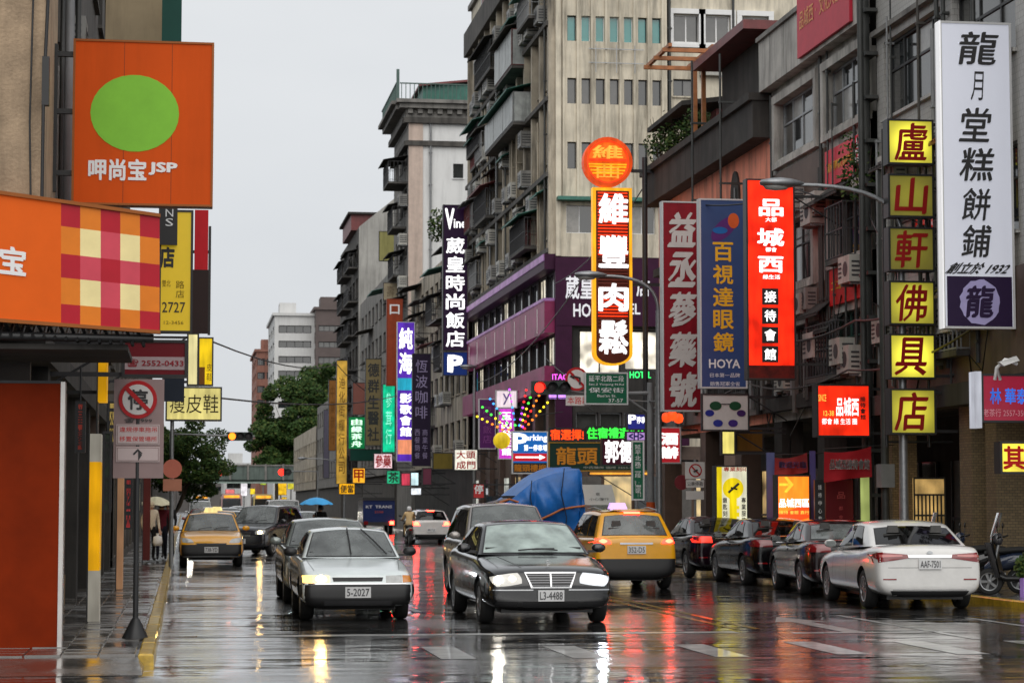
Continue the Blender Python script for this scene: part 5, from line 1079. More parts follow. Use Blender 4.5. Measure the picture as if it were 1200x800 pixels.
q = rect(803, 541, 826, 561, 60); mb = MB(); mb.bar(front(60), q[0], q[1], q[2], q[3], -.02, -.003, flat('sign_white', (205, 200, 196))); mb.build('plate', t); mb = MB(); mb.tube([(q0.x, 60.06, .11), (q0.x, 60.06, q0.z + .3)], .035, grey, 8); mb.build('post', t)
rsign('traffic_sign', 'dull red round sign left of the stacked no parking plates', 799, 565, 9, 61, 'solid', red=flat('dull_red_disc', (120, 40, 46))); 
gsg = flat('road_sign_green', (14, 92, 64), .4, .05); 
t = sign('road_sign', 'green directional road sign hanging from the signal arm', 685, 436, 736, 474, 62.4, gsg, .05, frame_w, [('延平北路二段', 690, 440, 731, 447, tw_, False, 0), ('Sec.2 Yanping N.Rd', 690, 449, 731, 452, tw_, False, 0), ('保安街', 690, 454, 731, 460, tw_, False, 0), ("Bao'an St.", 700, 462, 722, 465, tw_, False, 0), ('37-57', 713, 467, 730, 471, tw_, False, 0)], base=4.3)
sign('street_name_sign', 'vertical green street name plate on a post', 740, 516, 755, 586, 58, gsg, .04, frame_w, [('延平北路二段', 744, 520, 751, 560, tw_, True, 0), ('Yanping', 744, 563, 751, 582, tw_, False, 0)], base=1.5)
t = sign('parking_sign', 'small blue hotel parking sign above the vertical street name plate', 734, 484, 757, 504, 60, flat('p_blue2', (30, 34, 110), emit=lin((40, 50, 160)), es=.3), .12, frame_d, [('P', 737, 486, 745, 496, twl, False, .04), ('停車', 746, 488, 756, 496, twl, False, .02)], base=.1); posts(t, [P(747, 500, Y=60).x], 60.2, .1, 4.2, .05, grey)
sign('parking_sign', 'small lilac H sign under the blue hotel parking sign', 733, 505, 757, 517, 59.6, lit('lilac_lit', (190, 150, 220), .7), .12, frame_d, [('<H>', 737, 507, 754, 515, flat('p_blue3', (30, 34, 110)), False, .04)], base=3.5)

# ---- signals, lamps, poles
sig_b = mat('signal_housing', (.015, .03, .025), .5)
def signal(label, u, v, Y, lit_i, rad=.13, w=.95, green=False, right=True, hood=True, on=(255, 30, 20), es=6, off=None):
    c = P(u, v, Y=Y); t = thing('traffic_light', label, 'traffic light', (c.x, Y, c.z - .2)); mp = front(Y); mb = MB()
    x0 = c.x - .2 - lit_i * .36; mb.bar(mp, x0, x0 + 1.12, c.z - .19, c.z + .19, -.25, 0, sig_b); mb.build('housing', t)
    for k in range(3):
        cx = x0 + .2 + .36 * k; mb = MB(); m = lit('signal_on_%d_%d' % on[:2], on, es, 0) if k == lit_i else dark; n = 18
        mb.lathe([(0, .05), (rad * .6, .035), (rad, 0)], m, n, lambda x, y, z, cx=cx: mp(cx + x, c.z + y, z)); mb.build('lamp', t)
        mb = MB(); fn = lambda s, q, cx=cx: mp(cx + (rad + .02) * math.cos(math.pi * (s * 1.2 - .1)), c.z + (rad + .02) * math.sin(math.pi * (s * 1.2 - .1)), q * .2); mb.grid(fn, 10, 1, sig_b); mb.build('hood', t)
    return t
signal('red traffic light on the long arm beside the no left turn sign', 632, 454, 62.5, 0, .14)
ax0, ax1 = P(628, 470, Y=62.8).x, P(762, 470, Y=62.8).x
t = thing('signal_mast', 'grey mast with a long arm carrying the traffic light and road signs', 'pole', (ax1, 62.8, .1)); mb = MB(); az = P(690, 468, Y=62.8).z
mb.tube([(ax1, 62.8, .1), (ax1, 62.8, az + .5)], .11, grey, 10, .09); mb.build('post', t); mb = MB(); mb.tube([(ax1, 62.8, az + .2), (ax0 + 1.5, 62.8, az + .15), (ax0, 62.8, P(632, 454, Y=62.8).z)], .055, grey, 8); mb.tube([(ax1, 62.8, az - .4), (ax1 - .9, 62.8, az + .2)], .03, grey, 6); mb.build('arm', t)
# striped base of the mast
mb = MB(); stripe = flat('stripe_orange', (196, 84, 36)); 
for k in range(6): mb.lathe([(.13, .12 + k * .28), (.13, .4 + k * .28)], stripe if k % 2 else dark, 10, lambda x, y, z: (ax1 + x, 62.8 + y, z))
mb.build('striped_sleeve', t)
def street_lamp(label, px, Y, hu, hv, m=steel):
    c = P(hu, hv, Y=Y); t = thing('street_lamp', label, 'street lamp', (px, Y, .1)); mb = MB()
    zt = c.z - .95; mb.tube([(px, Y, .1), (px, Y, 2.2), (px, Y, zt)], .11, m, 10, .07); mb.build('pole', t)
    mb = MB(); pts = [Vector((px, Y, zt)) * (1 - s) ** 2 + Vector((px, Y, c.z + .05)) * 2 * s * (1 - s) * 1 + Vector((c.x + .5, Y, c.z)) * s * s for s in [k / 10 for k in range(11)]]; mb.tube(pts, .055, m, 8, .04); mb.build('arm', t)
    hd = MB(); mp = lambda x, y, z: (c.x + .15 + z, Y + y * 1.15, c.z + x * .55 + .03)
    hd.lathe([(0, -.42), (.1, -.38), (.17, -.2), (.2, 0), (.17, .22), (.09, .42), (.045, .5)], m, 14, mp); o = hd.build('lamp_head', t)
    g = MB(); g.lathe([(.16, 0), (.13, -.06), (.0, -.09)], mat('lamp_lens', (.5, .5, .48), .2), 14, lambda x, y, z: (c.x + .08 + x * 1.7, Y + y, c.z - .04 + z)); g.build('lens', o)
    return t
street_lamp('grey street lamp arching in front of the red vertical sign', 14.4, 43.3, 905, 216)
street_lamp('grey street lamp in front of the orange neon sign', P(772, 500, Y=60.8).x, 60.8, 684, 323)
street_lamp('slim street lamp in front of the pink hotel bands', 14.6, 112, 545, 430)
street_lamp('distant street lamp arching over the overpass', 14.3, 200, 352, 537)
p = P(1200 - 15, 520, Y=41.0)
mb = MB(); mb.tube([(14.95, 46.2, .1), (14.95, 46.2, 9)], .09, pipe_d, 8); mb.box(14.8, 15.1, 46.0, 46.35, 2.1, 2.6, grey); tag(mb.build('utility_pole'), 'dark utility pole with a grey meter box beside the brick column', 'pole')
# ---- overhead cables
def cable(label, pts, r=.012, sag=.3):
    mb = MB(); L = []
    for a, b in zip(pts, pts[1:]):
        for k in range(10): s = k / 10; q = Vector(a).lerp(Vector(b), s); q.z -= sag * 4 * s * (1 - s); L.append(q)
    L.append(Vector(pts[-1])); mb.tube(L, r, black, 5); tag(mb.build('overhead_cable'), label, 'cable')
cable('thin overhead cable crossing the street in front of the far blocks', [P(248, 400, Y=70), P(395, 427, Y=150), (XF, 168, 9.5)], .03, .5)
cable('lower overhead cable running from the left signs to the right row', [P(255, 466, Y=70), P(470, 462, Y=140), (XF, 146, 8.5)], .03, .4)
cable('sagging cable from the lamp arm to the dark hotel sign', [P(683, 326, Y=61), P(560, 448, Y=110)], .02, .6)
cable('cable slung along the grey facade at first floor height', [(XF - .5, 42, 6.2), (XF - .45, 48.5, 5.9), (XF - .5, 57, 6.1), (XF - .4, 70, 5.8)], .03, .25)
cable('second cable slung below it along the shop fronts', [(XF - .6, 40, 5.2), (XF - .5, 49, 4.8), (XF - .6, 58, 5.0), (XF - .5, 71, 4.9)], .025, .3)
cable('cable looping from the lamp post to the grey facade', [(14.4, 43.3, 7.1), (XF - .2, 48.3, 8.4)], .018, .35)
cable('cable from the neon sign bracket to the hotel corner', [P(757, 215, Y=70), (XF - .1, 92, 11)], .022, .5)
cable('cable crossing the side street above the green road sign', [P(772, 470, Y=61), P(640, 420, Y=92)], .02, .5)
cable('cable drooping between the blue sign and the grey facade', [P(820, 240, Y=56.3), P(935, 222, Y=52), P(1028, 232, Y=49)], .02, .15)

# ------------------------------------------------------------------ left side signs
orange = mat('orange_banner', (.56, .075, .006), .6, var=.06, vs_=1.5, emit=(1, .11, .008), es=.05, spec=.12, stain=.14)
def oval(t, mp, x0, x1, z0, z1):
    for xs in (.36, .70): mb = MB(); xx = x0 + (x1 - x0) * xs; mb.bar(mp, xx, xx + .006, z0 + .03, z1 - .03, 0, .003, flat('seam_brown', (120, 50, 14))); mb.build('cloth_seam', t)
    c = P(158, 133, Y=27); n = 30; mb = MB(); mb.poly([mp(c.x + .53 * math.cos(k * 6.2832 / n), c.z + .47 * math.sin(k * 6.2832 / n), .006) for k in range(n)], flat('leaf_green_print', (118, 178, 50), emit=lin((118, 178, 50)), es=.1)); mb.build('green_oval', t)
t = sign('projecting_sign', 'big square orange fast food sign projecting over the left pavement', 85, 48, 250, 241, 27, orange, .22, flat('orange_frame', (150, 84, 30), .5), [('呷尚宝', 104, 187, 171, 211, tw_, False, .03), ('JSP', 175, 191, 207, 205, tw_, False, .04)], None, extra=oval, fw=.025)
mb = MB()
for z in (5.7, 6.45, 7.15): mb.box(-1.95, P(86, 100, Y=27).x, 27.05, 27.12, z, z + .06, black)
mb.box(-1.62, -1.56, 27.04, 27.13, 5.5, 7.3, black); mb.build('bracket', t)
# corner fascia with plaid end
t = thing('corner_fascia', 'orange fascia banner with a red and cream plaid end over the corner shop', 'sign', (-1.8, 25.0, 4)); Yf = 25.0; mp = front(Yf)
def fq(u, v): p = P(u, v, Y=Yf); return (p.x, p.z)
def strip(mb, u0, u1, t0, t1, d, m):
    tv = lambda u, k: (228 + u * .142) * (1 - k) + (373 + u * .075) * k
    c = [fq(u0, tv(u0, t1)), fq(u1, tv(u1, t1)), fq(u1, tv(u1, t0)), fq(u0, tv(u0, t0))]
    mb.box8([mp(*c[0], -.1), mp(*c[1], -.1), mp(*c[1], d), mp(*c[0], d), mp(*c[3], -.1), mp(*c[2], -.1), mp(*c[2], d), mp(*c[3], d)], m)
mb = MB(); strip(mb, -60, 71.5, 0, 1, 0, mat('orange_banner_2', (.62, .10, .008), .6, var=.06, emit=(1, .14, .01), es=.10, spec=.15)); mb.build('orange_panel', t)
wr, ww = (.32, .22, .24, .22), (.18, .18, .18, .18)
pc = {0: flat('plaid_red', (176, 20, 40)), 1: flat('plaid_orange', (222, 122, 28)), 2: flat('plaid_cream', (240, 222, 160)), 3: flat('plaid_rose', (205, 72, 88))}
us = [71.5, 94, 118, 141, 164, 187]; ts = [0, .19, .42, .62, .84, 1.0]
pat = ['010101'[:5], '12321'.replace('1', '1'), '03030', '12321', '01010']
pat = [[0, 1, 0, 1, 0], [1, 2, 3, 2, 1], [0, 3, 0, 3, 0], [1, 2, 3, 2, 1], [0, 1, 0, 1, 0]]
mb = MB()
for j in range(5):
    for i in range(5): strip(mb, us[i], us[i + 1], ts[j], ts[j + 1], 0, pc[pat[j][i]])
mb.build('plaid_panel', t)
mb = MB(); put_text(mb, '宝', lambda a, z, d: mp(a, z - (a - fq(0, 0)[0]) * .1, d), *[fq(0, 300)[0], fq(30, 300)[0]], fq(0, 319)[1], fq(0, 288)[1], tw_, .012, .03); mb.build('lettering', t)
mb = MB(); strip(mb, -60, 188, -.03, 0, .03, flat('orange_frame', (150, 84, 30))); strip(mb, -60, 188, 1.0, 1.03, .03, flat('orange_frame', (150, 84, 30))); mb.build('trim', t)
# folding awning arms under the fascia
t = thing('folded_awning', 'dark folded awning frame with lattice arms under the orange fascia', 'awning', (-2, 25.1, 3.3)); mb = MB()
for k in range(15):
    u = -20 + k * 13; a, b = fq(u, 378 + u * .07), fq(u + 6, 392 + u * .07); mb.tube([mp(*a, -.02), mp(*b, -.3)], .02, black, 5); mb.tube([mp(*b, -.02), mp(fq(u + 13, 0)[0], a[1], -.3)], .02, black, 5)
mb.build('lattice', t); mb = MB(); q = rect(-40, 385, 150, 410, 25.3); mb.box(q[0], q[1], 25.15, 27.5, q[2], q[2] + .06, soot_shade); mb.tube([mp(*fq(-30, 392), -.1), mp(*fq(180, 396), -.1)], .05, black, 8); mb.build('roller', t)
# orange wall panel
t = thing('orange_panel', 'tall plain orange wall panel with a white metal edge at the left corner', 'wall panel', (-2, 26, 0)); x1 = P(72, 765, Y=26).x
mb = MB(); mb.box(-3.6, x1 - .05, 26.0, 26.12, .02, P(40, 449, Y=26).z, mat('burnt_orange', (.20, .019, .0015), .6, var=.25, vs_=1.2, spec=.08)); mb.build('panel', t)
mb = MB(); mb.box(x1 - .05, x1, 25.985, 26.25, .02, P(40, 449, Y=26).z + .02, mat('alu_edge', (.5, .48, .46), .35, metal=.5, var=.15)); mb.box(-3.6, x1 - .05, 25.985, 26.125, P(40, 449, Y=26).z, P(40, 449, Y=26).z + .03, dark); mb.build('edge', t)
# yellow sign with red and black edges behind
yb = mat('yellow_board', (.72, .48, .01), .4, var=.06, emit=(1, .68, .01), es=.16)
def ext(t, mp, x0, x1, z0, z1):
    mb = MB(); q = rect(228, 246, 244, 316, 40); mb.bar(mp, q[0], q[1], q[2], q[3], -.2, .0, flat('bright_red', (200, 20, 34))); q = rect(225, 316, 244, 390, 40); mb.bar(mp, q[0], q[1], q[2], q[3], -.2, .0, flat('brown_black', (44, 26, 24))); mb.build('side_panel', t)
    mb = MB(); q = rect(186, 240, 208, 287, 39.9); mb.bar(front(39.9), q[0], q[1], q[2], q[3], -.05, 0, tbk); put_text(mb, 'NS', front(39.9), *rect(194, 244, 203, 266, 39.9), tw_, .01, 0, True); mb.build('corner_plate', t)
sign('tall_shop_sign', 'yellow vertical sign with red and black side panels on the left', 186, 246, 226, 390, 40, yb, .25, frame_d, [('店', 188, 290, 204, 313, tbk, False, .04), ('雙北', 190, 328, 200, 336, flat('text_olive', (120, 96, 20)), False, 0), ('路店', 206, 328, 216, 350, flat('text_olive', (120, 96, 20)), True, 0), ('2727', 190, 354, 217, 366, tbk, False, .005), ('12-3456', 192, 376, 215, 380, flat('text_olive', (120, 96, 20)), False, 0)], LX, extra=ext)
mb = MB(); q = rect(244, 265, 247, 392, 42); mb.bar(front(42), q[0], q[1], q[2], q[3], -.15, 0, black); mb.box(LX, q[0], 42.1, 42.2, q[3] - .5, q[3] - .45, black); tag(mb.build('sign_post'), 'thin black sign blade edge beside the yellow sign', 'sign')
gr = flat('dark_green_blade', (10, 70, 60))
mb = MB(); q = rect(190, -40, 213, 50, 34); mb.bar(front(34), q[0], q[1], q[2], q[3], -.3, 0, gr); mb.box(LX, q[0], 34.1, 34.2, 8, 8.1, black); tag(mb.build('green_blade_sign'), 'dark green blade sign rising above the big orange sign', 'sign')
q = rect(124, -40, 190, 50, 35); t = thing('beige_board_sign', 'blank beige board sign behind the big orange sign', 'sign', (q[0], 35, q[2])); mb = MB(); mb.bar(front(35), q[0], q[1], q[2], q[3], -.3, 0, flat('beige_blade', (168, 150, 120), stain=.3)); mb.build('face', t); mb = MB(); mb.box(LX - .3, q[0] + .05, 35.1, 35.2, 8, 8.1, black); mb.build('bracket', t)
t = sign('shop_board', 'dark red board with a white telephone number over the left pavement', 143, 398, 220, 442, 31, flat('wine_red', (112, 14, 28)), .2, black, [('☎ 2552-0433', 148, 421, 215, 430, flat('text_wine', (150, 40, 50)), False, .02)], LX, extra=lambda t, mp, x0, x1, z0, z1: (lambda q, mb: (mb.bar(mp, q[0], q[1], q[2], q[3], 0, .006, flat('pale_pinkish', (178, 158, 160))), mb.build('number_strip', t)))(rect(144, 418, 219, 433, 31), MB()))
mb = MB(); q = rect(190, 441, 216, 470, 33); mb.bar(front(33), q[0], q[1], q[2], q[3], -.1, 0, flat('blue_black', (30, 38, 50))); mb.box(LX, q[0], 33.02, 33.06, q[2] + .1, q[2] + .15, black); tag(mb.build('dark_plate'), 'small blue black plate under the telephone number board', 'sign')
t = sign('shop_board', 'cream lit shoe shop sign with dark characters on a pole', 194, 453, 260, 493, 58, lit('cream_lit', (226, 212, 130), .75, .2), .3, frame_d, [('瘦皮鞋', 199, 462, 256, 484, flat('text_dark_brown', (50, 40, 16)), False, .0)], base=.1); posts(t, [P(201, 560, Y=58).x], 58.2, .1, 4.0, .05, steel)
sign('tall_shop_sign', 'pale cream vertical lightbox behind the yellow sign', 219, 390, 233, 452, 55, lit('pale_cream_lit', (240, 228, 165), .8, .2), .3, frame_d, [], LX)
sign('tall_shop_sign', 'yellow vertical lightbox with a brown panel at the left skyline', 232, 395, 250, 452, 62, lit('lemon_lit', (245, 205, 20), .8, .2), .3, frame_d, [('皮鞋', 242, 425, 248, 447, flat('text_olive', (120, 96, 20)), True, 0)], LX, extra=lambda t, mp, x0, x1, z0, z1: (lambda q, mb: (mb.bar(mp, q[0], q[1], q[2], q[3], 0, .01, flat('tan_brown', (130, 80, 20))), mb.build('brown_panel', t)))(rect(233, 430, 240, 452, 62), MB()))
# lit pillars and boards in the left arcade
def slab_sign(label, u0, u1, v0, v1, Y, ms, cut=None):
    q = rect(u0, v0, u1, v1, Y); t = thing('lit_pillar_sign', label, 'sign', (q[0], Y, q[2]), group='lit pillar signs in the left arcade'); n = len(ms); z = q[3]
    for m, h in ms: mb = MB(); z2 = z - (q[3] - q[2]) * h; mb.bar(front(Y), q[0], q[1], z2, z, -.6, 0, m); mb.build('panel', t); z = z2
    mb = MB(); mb.box(q[0] - .02, q[0], Y - .01, Y + .6, .1, q[3], black); mb.build('frame', t)
ylw = lit('warm_yellow_lit', (236, 170, 10), .55, .3); pwt = lit('dim_white_lit', (190, 184, 170), .35, .2)
slab_sign('white and yellow lit pillar in the left arcade nearest the orange panel', 104, 117, 508, 728, 31.5, [(pwt, .15), (ylw, .58), (pwt, .27)])
slab_sign('narrow yellow lit strip high in the left arcade', 115, 125, 408, 470, 32.5, [(ylw, 1)])
slab_sign('pale peach lit pillar deeper in the left arcade', 137, 144, 560, 690, 43, [(lit('peach_lit', (200, 150, 110), .3), 1)])
slab_sign('reddish lit pillar beside the pedestrians', 168, 176, 530, 656, 62, [(lit('brick_red_lit', (120, 50, 44), .12), 1)])
mb = MB(); mb.box(-2.4, -1.95, 28.8, 29.0, .1, 3.6, flat('grey_door', (62, 57, 54))); mb.box(-2.36, -2.0, 28.78, 28.8, 1.5, 2.1, flat('notice_red', (150, 40, 40))); tag(mb.build('metal_door'), 'grey metal door with a notice behind the orange panel', 'door')
# no parking post
t = rsign('no_parking_sign', 'no parking sign with plates on a pole with a conical foot', 161.5, 468, 22, 27.6, 'stop'); Yp = 27.6
gp_ = flat('sign_back_pinkgrey', (150, 128, 126), .5, .08); wp = flat('sign_plate_white', (196, 178, 176), .5, .06)
q = rect(133, 444, 192, 560, Yp); mb = MB(); mb.bar(front(Yp), q[0], q[1], q[2], q[3], -.03, -.022, gp_); mb.build('back_plate', t)
for a, b, tx, tm in ((490, 496, '☎ 1999', trd), (497, 521, '', trd), (523, 541, '↑', tbk)):
    q = rect(136, a, 187, b, Yp); mb = MB(); 
    if a != 490: mb.bar(front(Yp), q[0], q[1], q[2], q[3], -.02, -.008, wp); mb.bar(front(Yp), q[0] + .01, q[1] - .01, q[2] + .01, q[3] - .01, -.008, -.006, gp_); mb.bar(front(Yp), q[0] + .02, q[1] - .02, q[2] + .02, q[3] - .02, -.006, -.004, wp)
    if a == 490: put_text(mb, tx, front(Yp), *rect(146, 490, 178, 495, Yp), tbk, -.01, .01)
    if a == 497: put_text(mb, '違規停車拖吊', front(Yp), *rect(140, 500, 184, 506, Yp), trd, 0, .0); put_text(mb, '移置保管場所', front(Yp), *rect(140, 511, 184, 517, Yp), trd, 0, .0)
    if a == 523: put_text(mb, '↑', front(Yp), *rect(156, 526, 167, 539, Yp), tbk, 0, .02)
    mb.build('plate', t)
c = P(159, 700, Y=Yp); mb = MB(); mb.tube([(c.x, Yp + .05, .1), (c.x, Yp + .05, 3.2)], .035, black, 10); mb.build('post', t)
mb = MB(); mb.lathe([(.16, .1), (.16, .13), (.055, .34), (.04, .36)], black, 18, lambda x, y, z: (c.x + x, Yp + .05 + y, z)); mb.build('foot', t)
t = rsign('traffic_sign', 'salmon coloured round sign back on the pole behind the no parking sign', 202, 549, 11, 57, 'solid', red=flat('salmon_disc', (196, 112, 92))); q = rect(191, 561, 213, 575, 57); mb = MB(); mb.bar(front(57), q[0], q[1], q[2], q[3], -.02, 0, flat('salmon_plate', (180, 120, 96))); mb.build('plate', t); c = P(202, 560, Y=57); mb = MB(); mb.tube([(c.x, 57.05, .1), (c.x, 57.05, c.z + .5)], .04, grey, 8); mb.build('post', t)
# far signals over the road
sg = signal('amber traffic light in front of the left street tree', 272, 511, 100, 0, .16, on=(255, 120, 30), es=3)
mb = MB(); p = P(272, 511, Y=100); mb.tube([(p.x + 1, 100.3, p.z), (-.6, 100.3, p.z + .1), (-.6, 100.3, .1)], .06, grey, 7); mb.build('arm', sg)
for lb, u, v, Y, on in (('red traffic light before the overpass, the bright middle one', 330, 553, 240, (255, 30, 20)), ('dim red traffic light before the overpass at the left', 258, 554, 245, (255, 60, 30))):
    s_ = signal(lb, u, v, Y, 0, .36 if u == 330 else .28, on=on, es=5 if u == 330 else 2.5); p = P(u, v, Y=Y); mb = MB(); xs = 14.3 if u == 330 else -.8; mb.tube([(p.x, Y + .3, p.z + .1), (xs, Y + .3, p.z + .1), (xs, Y + .3, .1)], .08, grey, 7); mb.build('arm', s_)
# lit boards beyond the overpass
for i, (u0, v0, u1, v1, cc, lb) in enumerate(((282, 563, 290, 581, (250, 245, 250), 'white lit board below the overpass'), (293, 572, 299, 579, (250, 215, 50), 'small yellow lit board below the overpass'), (322, 561, 336, 580, (255, 200, 40), 'big amber lit board below the overpass'), (337, 565, 345, 573, (240, 230, 70), 'lemon lit board below the overpass, right of the amber one'), (264, 573, 275, 579, (230, 120, 120), 'pink lit board below the overpass'), (240, 545, 252, 552, (200, 220, 60), 'lime lit board left of the overpass'), (305, 562, 312, 568, (170, 190, 60), 'olive lit board below the overpass'), (330, 582, 336, 590, (255, 210, 60), 'tiny amber lamp board near the road below the overpass'))):
    t = sign('far_lit_board', lb, u0, v0, u1, v1, 348 + i * 3, lit('far_lit_%d' % i, cc, .8, .3), .4, frame_d, group='lit boards beyond the overpass', base=0); q = P((u0 + u1) / 2, v1, Y=348 + i * 3); posts(t, [q.x], 348.2 + i * 3, 0, q.z + .2, .1, grey)

# ---- goods and small boards in the left arcade
card = mat('cardboard', (.30, .19, .10), .8, var=.2)
for i, (x, y, w, d, h, z, lb) in enumerate(((-2.3, 30.2, .5, .45, .4, .1, 'cardboard box on the arcade floor behind the orange panel'), (-2.28, 30.22, .42, .4, .35, .5, 'smaller cardboard box stacked on the first one'), (-2.1, 36.5, .4, .6, .5, .1, 'large cardboard box deeper in the left arcade'), (-2.0, 47.5, .4, .5, .45, .1, 'cardboard box far back in the left arcade'))):
    t = thing('cardboard_box', lb, 'box', (x, y, z)); mb = MB(); mb.box(x - w / 2, x + w / 2, y, y + d, z, z + h, card); mb.build('carton', t); mb = MB(); mb.box(x - .03, x + .03, y - .003, y + d + .003, z + h * .6, z + h + .003, flat('tape_tan', (170, 130, 80))); mb.build('tape', t)
for i, (u0, v0, u1, v1, Y, cc, tx, es, lb) in enumerate(((88, 470, 100, 530, 30.4, (150, 60, 50), '當歸', .2, 'dim red board hanging just behind the orange panel edge'), (120, 505, 131, 600, 38, (60, 70, 60), '參茸', .05, 'dark green vertical board in the left arcade'), (126, 470, 136, 520, 41, (200, 170, 90), '茶', .35, 'small tan lit board in the left arcade'), (146, 560, 155, 620, 47, (190, 60, 60), '藥', .35, 'small red lit board behind the no parking pole'), (157, 565, 166, 600, 53, (210, 200, 170), '', .4, 'small cream lit board before the pedestrians'))):
    t = sign('arcade_board', lb, u0, v0, u1, v1, Y, lit('arcade_board_%d' % i, cc, es, .4, 1.2), .12, frame_d, [(tx, u0 + 2, v0 + 4, u1 - 2, v1 - 4, tbk, len(tx) > 1, .01)] if tx else [], None, group='small boards in the left arcade')
    q = P((u0 + u1) / 2, v0, Y=Y); posts(t, [q.x], Y + .06, q.z - .02, 3.6, .012, black)
# ------------------------------------------------------------------ vehicles
def paint(name, c, rough=.16, metal=.0, coat=1., var=.06):
    return mat(name, c, rough, metal, var, 6, coat=coat, bump=.03, bs=70, spec=.3)
def lerp(a, b, t): return a + (b - a) * t
def car_glass(name, tint, haze, hc):
    m = bpy.data.materials.new(name); m.use_nodes = True; t = m.node_tree; N = t.nodes.new; lk = t.links.new; t.nodes.clear()
    o = N('ShaderNodeOutputMaterial'); tr = N('ShaderNodeBsdfTransparent'); tr.inputs[0].default_value = (*tint, 1); df = N('ShaderNodeBsdfDiffuse'); df.inputs[0].default_value = (*hc, 1)
    gl = N('ShaderNodeBsdfGlossy'); gl.inputs['Roughness'].default_value = .04; fr = N('ShaderNodeFresnel'); fr.inputs[0].default_value = 1.6
    g = N('ShaderNodeNewGeometry'); n = N('ShaderNodeTexNoise'); n.inputs['Scale'].default_value = 3; n.inputs['Detail'].default_value = 6; lk(g.outputs['Position'], n.inputs['Vector'])
    mr = N('ShaderNodeMapRange'); mr.inputs[1].default_value = .3; mr.inputs[2].default_value = .7; mr.inputs[3].default_value = haze * .6; mr.inputs[4].default_value = min(1, haze * 1.4); lk(n.outputs[0], mr.inputs[0])
    a = N('ShaderNodeMixShader'); b = N('ShaderNodeMixShader'); lk(mr.outputs[0], a.inputs[0]); lk(tr.outputs[0], a.inputs[1]); lk(df.outputs[0], a.inputs[2])
    lk(fr.outputs[0], b.inputs[0]); lk(a.outputs[0], b.inputs[1]); lk(gl.outputs[0], b.inputs[2]); lk(b.outputs[0], o.inputs[0]); MATS[name] = m; return m
g_dark = car_glass('car_glass_dark', (.06, .065, .065), .12, (.02, .022, .022))
g_pale = car_glass('car_glass_mist_sky', (.6, .68, .65), .62, (.55, .66, .62))  # wet mist plus a painted pale tone standing in for reflected sky
g_mid = car_glass('car_glass_grey', (.6, .64, .63), .36, (.36, .39, .385))
seat_m = mat('seat_grey', (.07, .068, .065), .8, var=.2, vs_=6)
seat_l = mat('headrest_cover', (.34, .33, .31), .8, var=.1)
chrome = mat('chrome', (.62, .62, .63), .14, metal=1, var=.05)
plastic = mat('black_plastic', (.014, .014, .015), .42, var=.1)
rim_m = mat('alloy_rim', (.42, .42, .43), .3, metal=.9, var=.15)
lens = mat('headlight_lens', (.42, .43, .42), .12, var=.2, vs_=14, coat=1)
hl_on = mat('headlight_on', (.9, .9, .85), .1, var=0, emit=(1, .93, .8), es=45)
hl_warm = mat('headlight_on_warm', (.9, .8, .5), .1, var=0, emit=(1, .62, .2), es=55)
hl_white = mat('headlight_on_cold', (.9, .9, 1), .1, var=0, emit=(.85, .93, 1), es=65)
tl_off = mat('tail_lamp_red', (.20, .006, .008), .12, var=.1, coat=1)
tl_on = mat('tail_lamp_lit', (.5, .02, .01), .2, var=0, emit=(1, .025, .012), es=30)
tl_dim = mat('tail_lamp_glow', (.4, .02, .01), .2, var=0, emit=(1, .03, .015), es=1.6)
amber = mat('amber_lens', (.6, .2, .01), .15, var=0, coat=1)
plate_m = mat('plate_white', (.62, .62, .62), .4, var=.05)
plate_t = mat('plate_ink', (.05, .05, .055), .5, var=0)

def catmull(xs, ys, x):
    if x >= xs[0]: return ys[0]
    for i in range(len(xs) - 1):
        if xs[i] >= x >= xs[i + 1]:
            t = (xs[i] - x) / (xs[i] - xs[i + 1]); t2 = t * t * (3 - 2 * t) * .4 + t * .6
            return lerp(ys[i], ys[i + 1], t2)
    return ys[-1]

def wheel_meshes(r, w, spokes, rimm):
    ax = lambda x, y, z: (z, x, y)
    mb = MB(); mb.lathe([(r * .66, -w * .46), (r * .88, -w * .5), (r * .97, -w * .42), (r, -w * .25), (r, w * .25), (r * .97, w * .42), (r * .88, w * .5), (r * .66, w * .46), (r * .62, w * .3)], rubber, 28, ax); ty = mb.mesh('tyre')
    mb = MB()
    for s in (-1, 1):
        mb.lathe([(r * .68, s * w * .46), (r * .63, s * w * .44), (r * .6, s * w * .2), (r * .58, s * w * .12), (0, s * w * .1)], rimm if False else dark, 28, ax)
        mb.lathe([(r * .685, s * w * .462), (r * .60, s * w * .47), (r * .60, s * w * .40)], rimm, 28, ax)
        mb.lathe([(r * .17, s * w * .1), (r * .17, s * w * .42), (r * .12, s * w * .46), (0, s * w * .46)], rimm, 14, ax)
        for k in range(spokes):
            a = k * 6.2832 / spokes; c, sn = math.cos(a), math.sin(a); hw = r * (.085 if spokes < 8 else .05)
            q = []
            for rr, ww, zz in ((r * .14, hw, .44), (r * .62, hw * 1.25, .45)):
                for e in (-1, 1):
                    for d in (.28, zz): q.append(ax(rr * c - e * ww * sn, rr * sn + e * ww * c, s * w * d))
            mb.box8([q[0], q[2], q[6], q[4], q[1], q[3], q[7], q[5]], rimm)
    return ty, mb.mesh('rim')

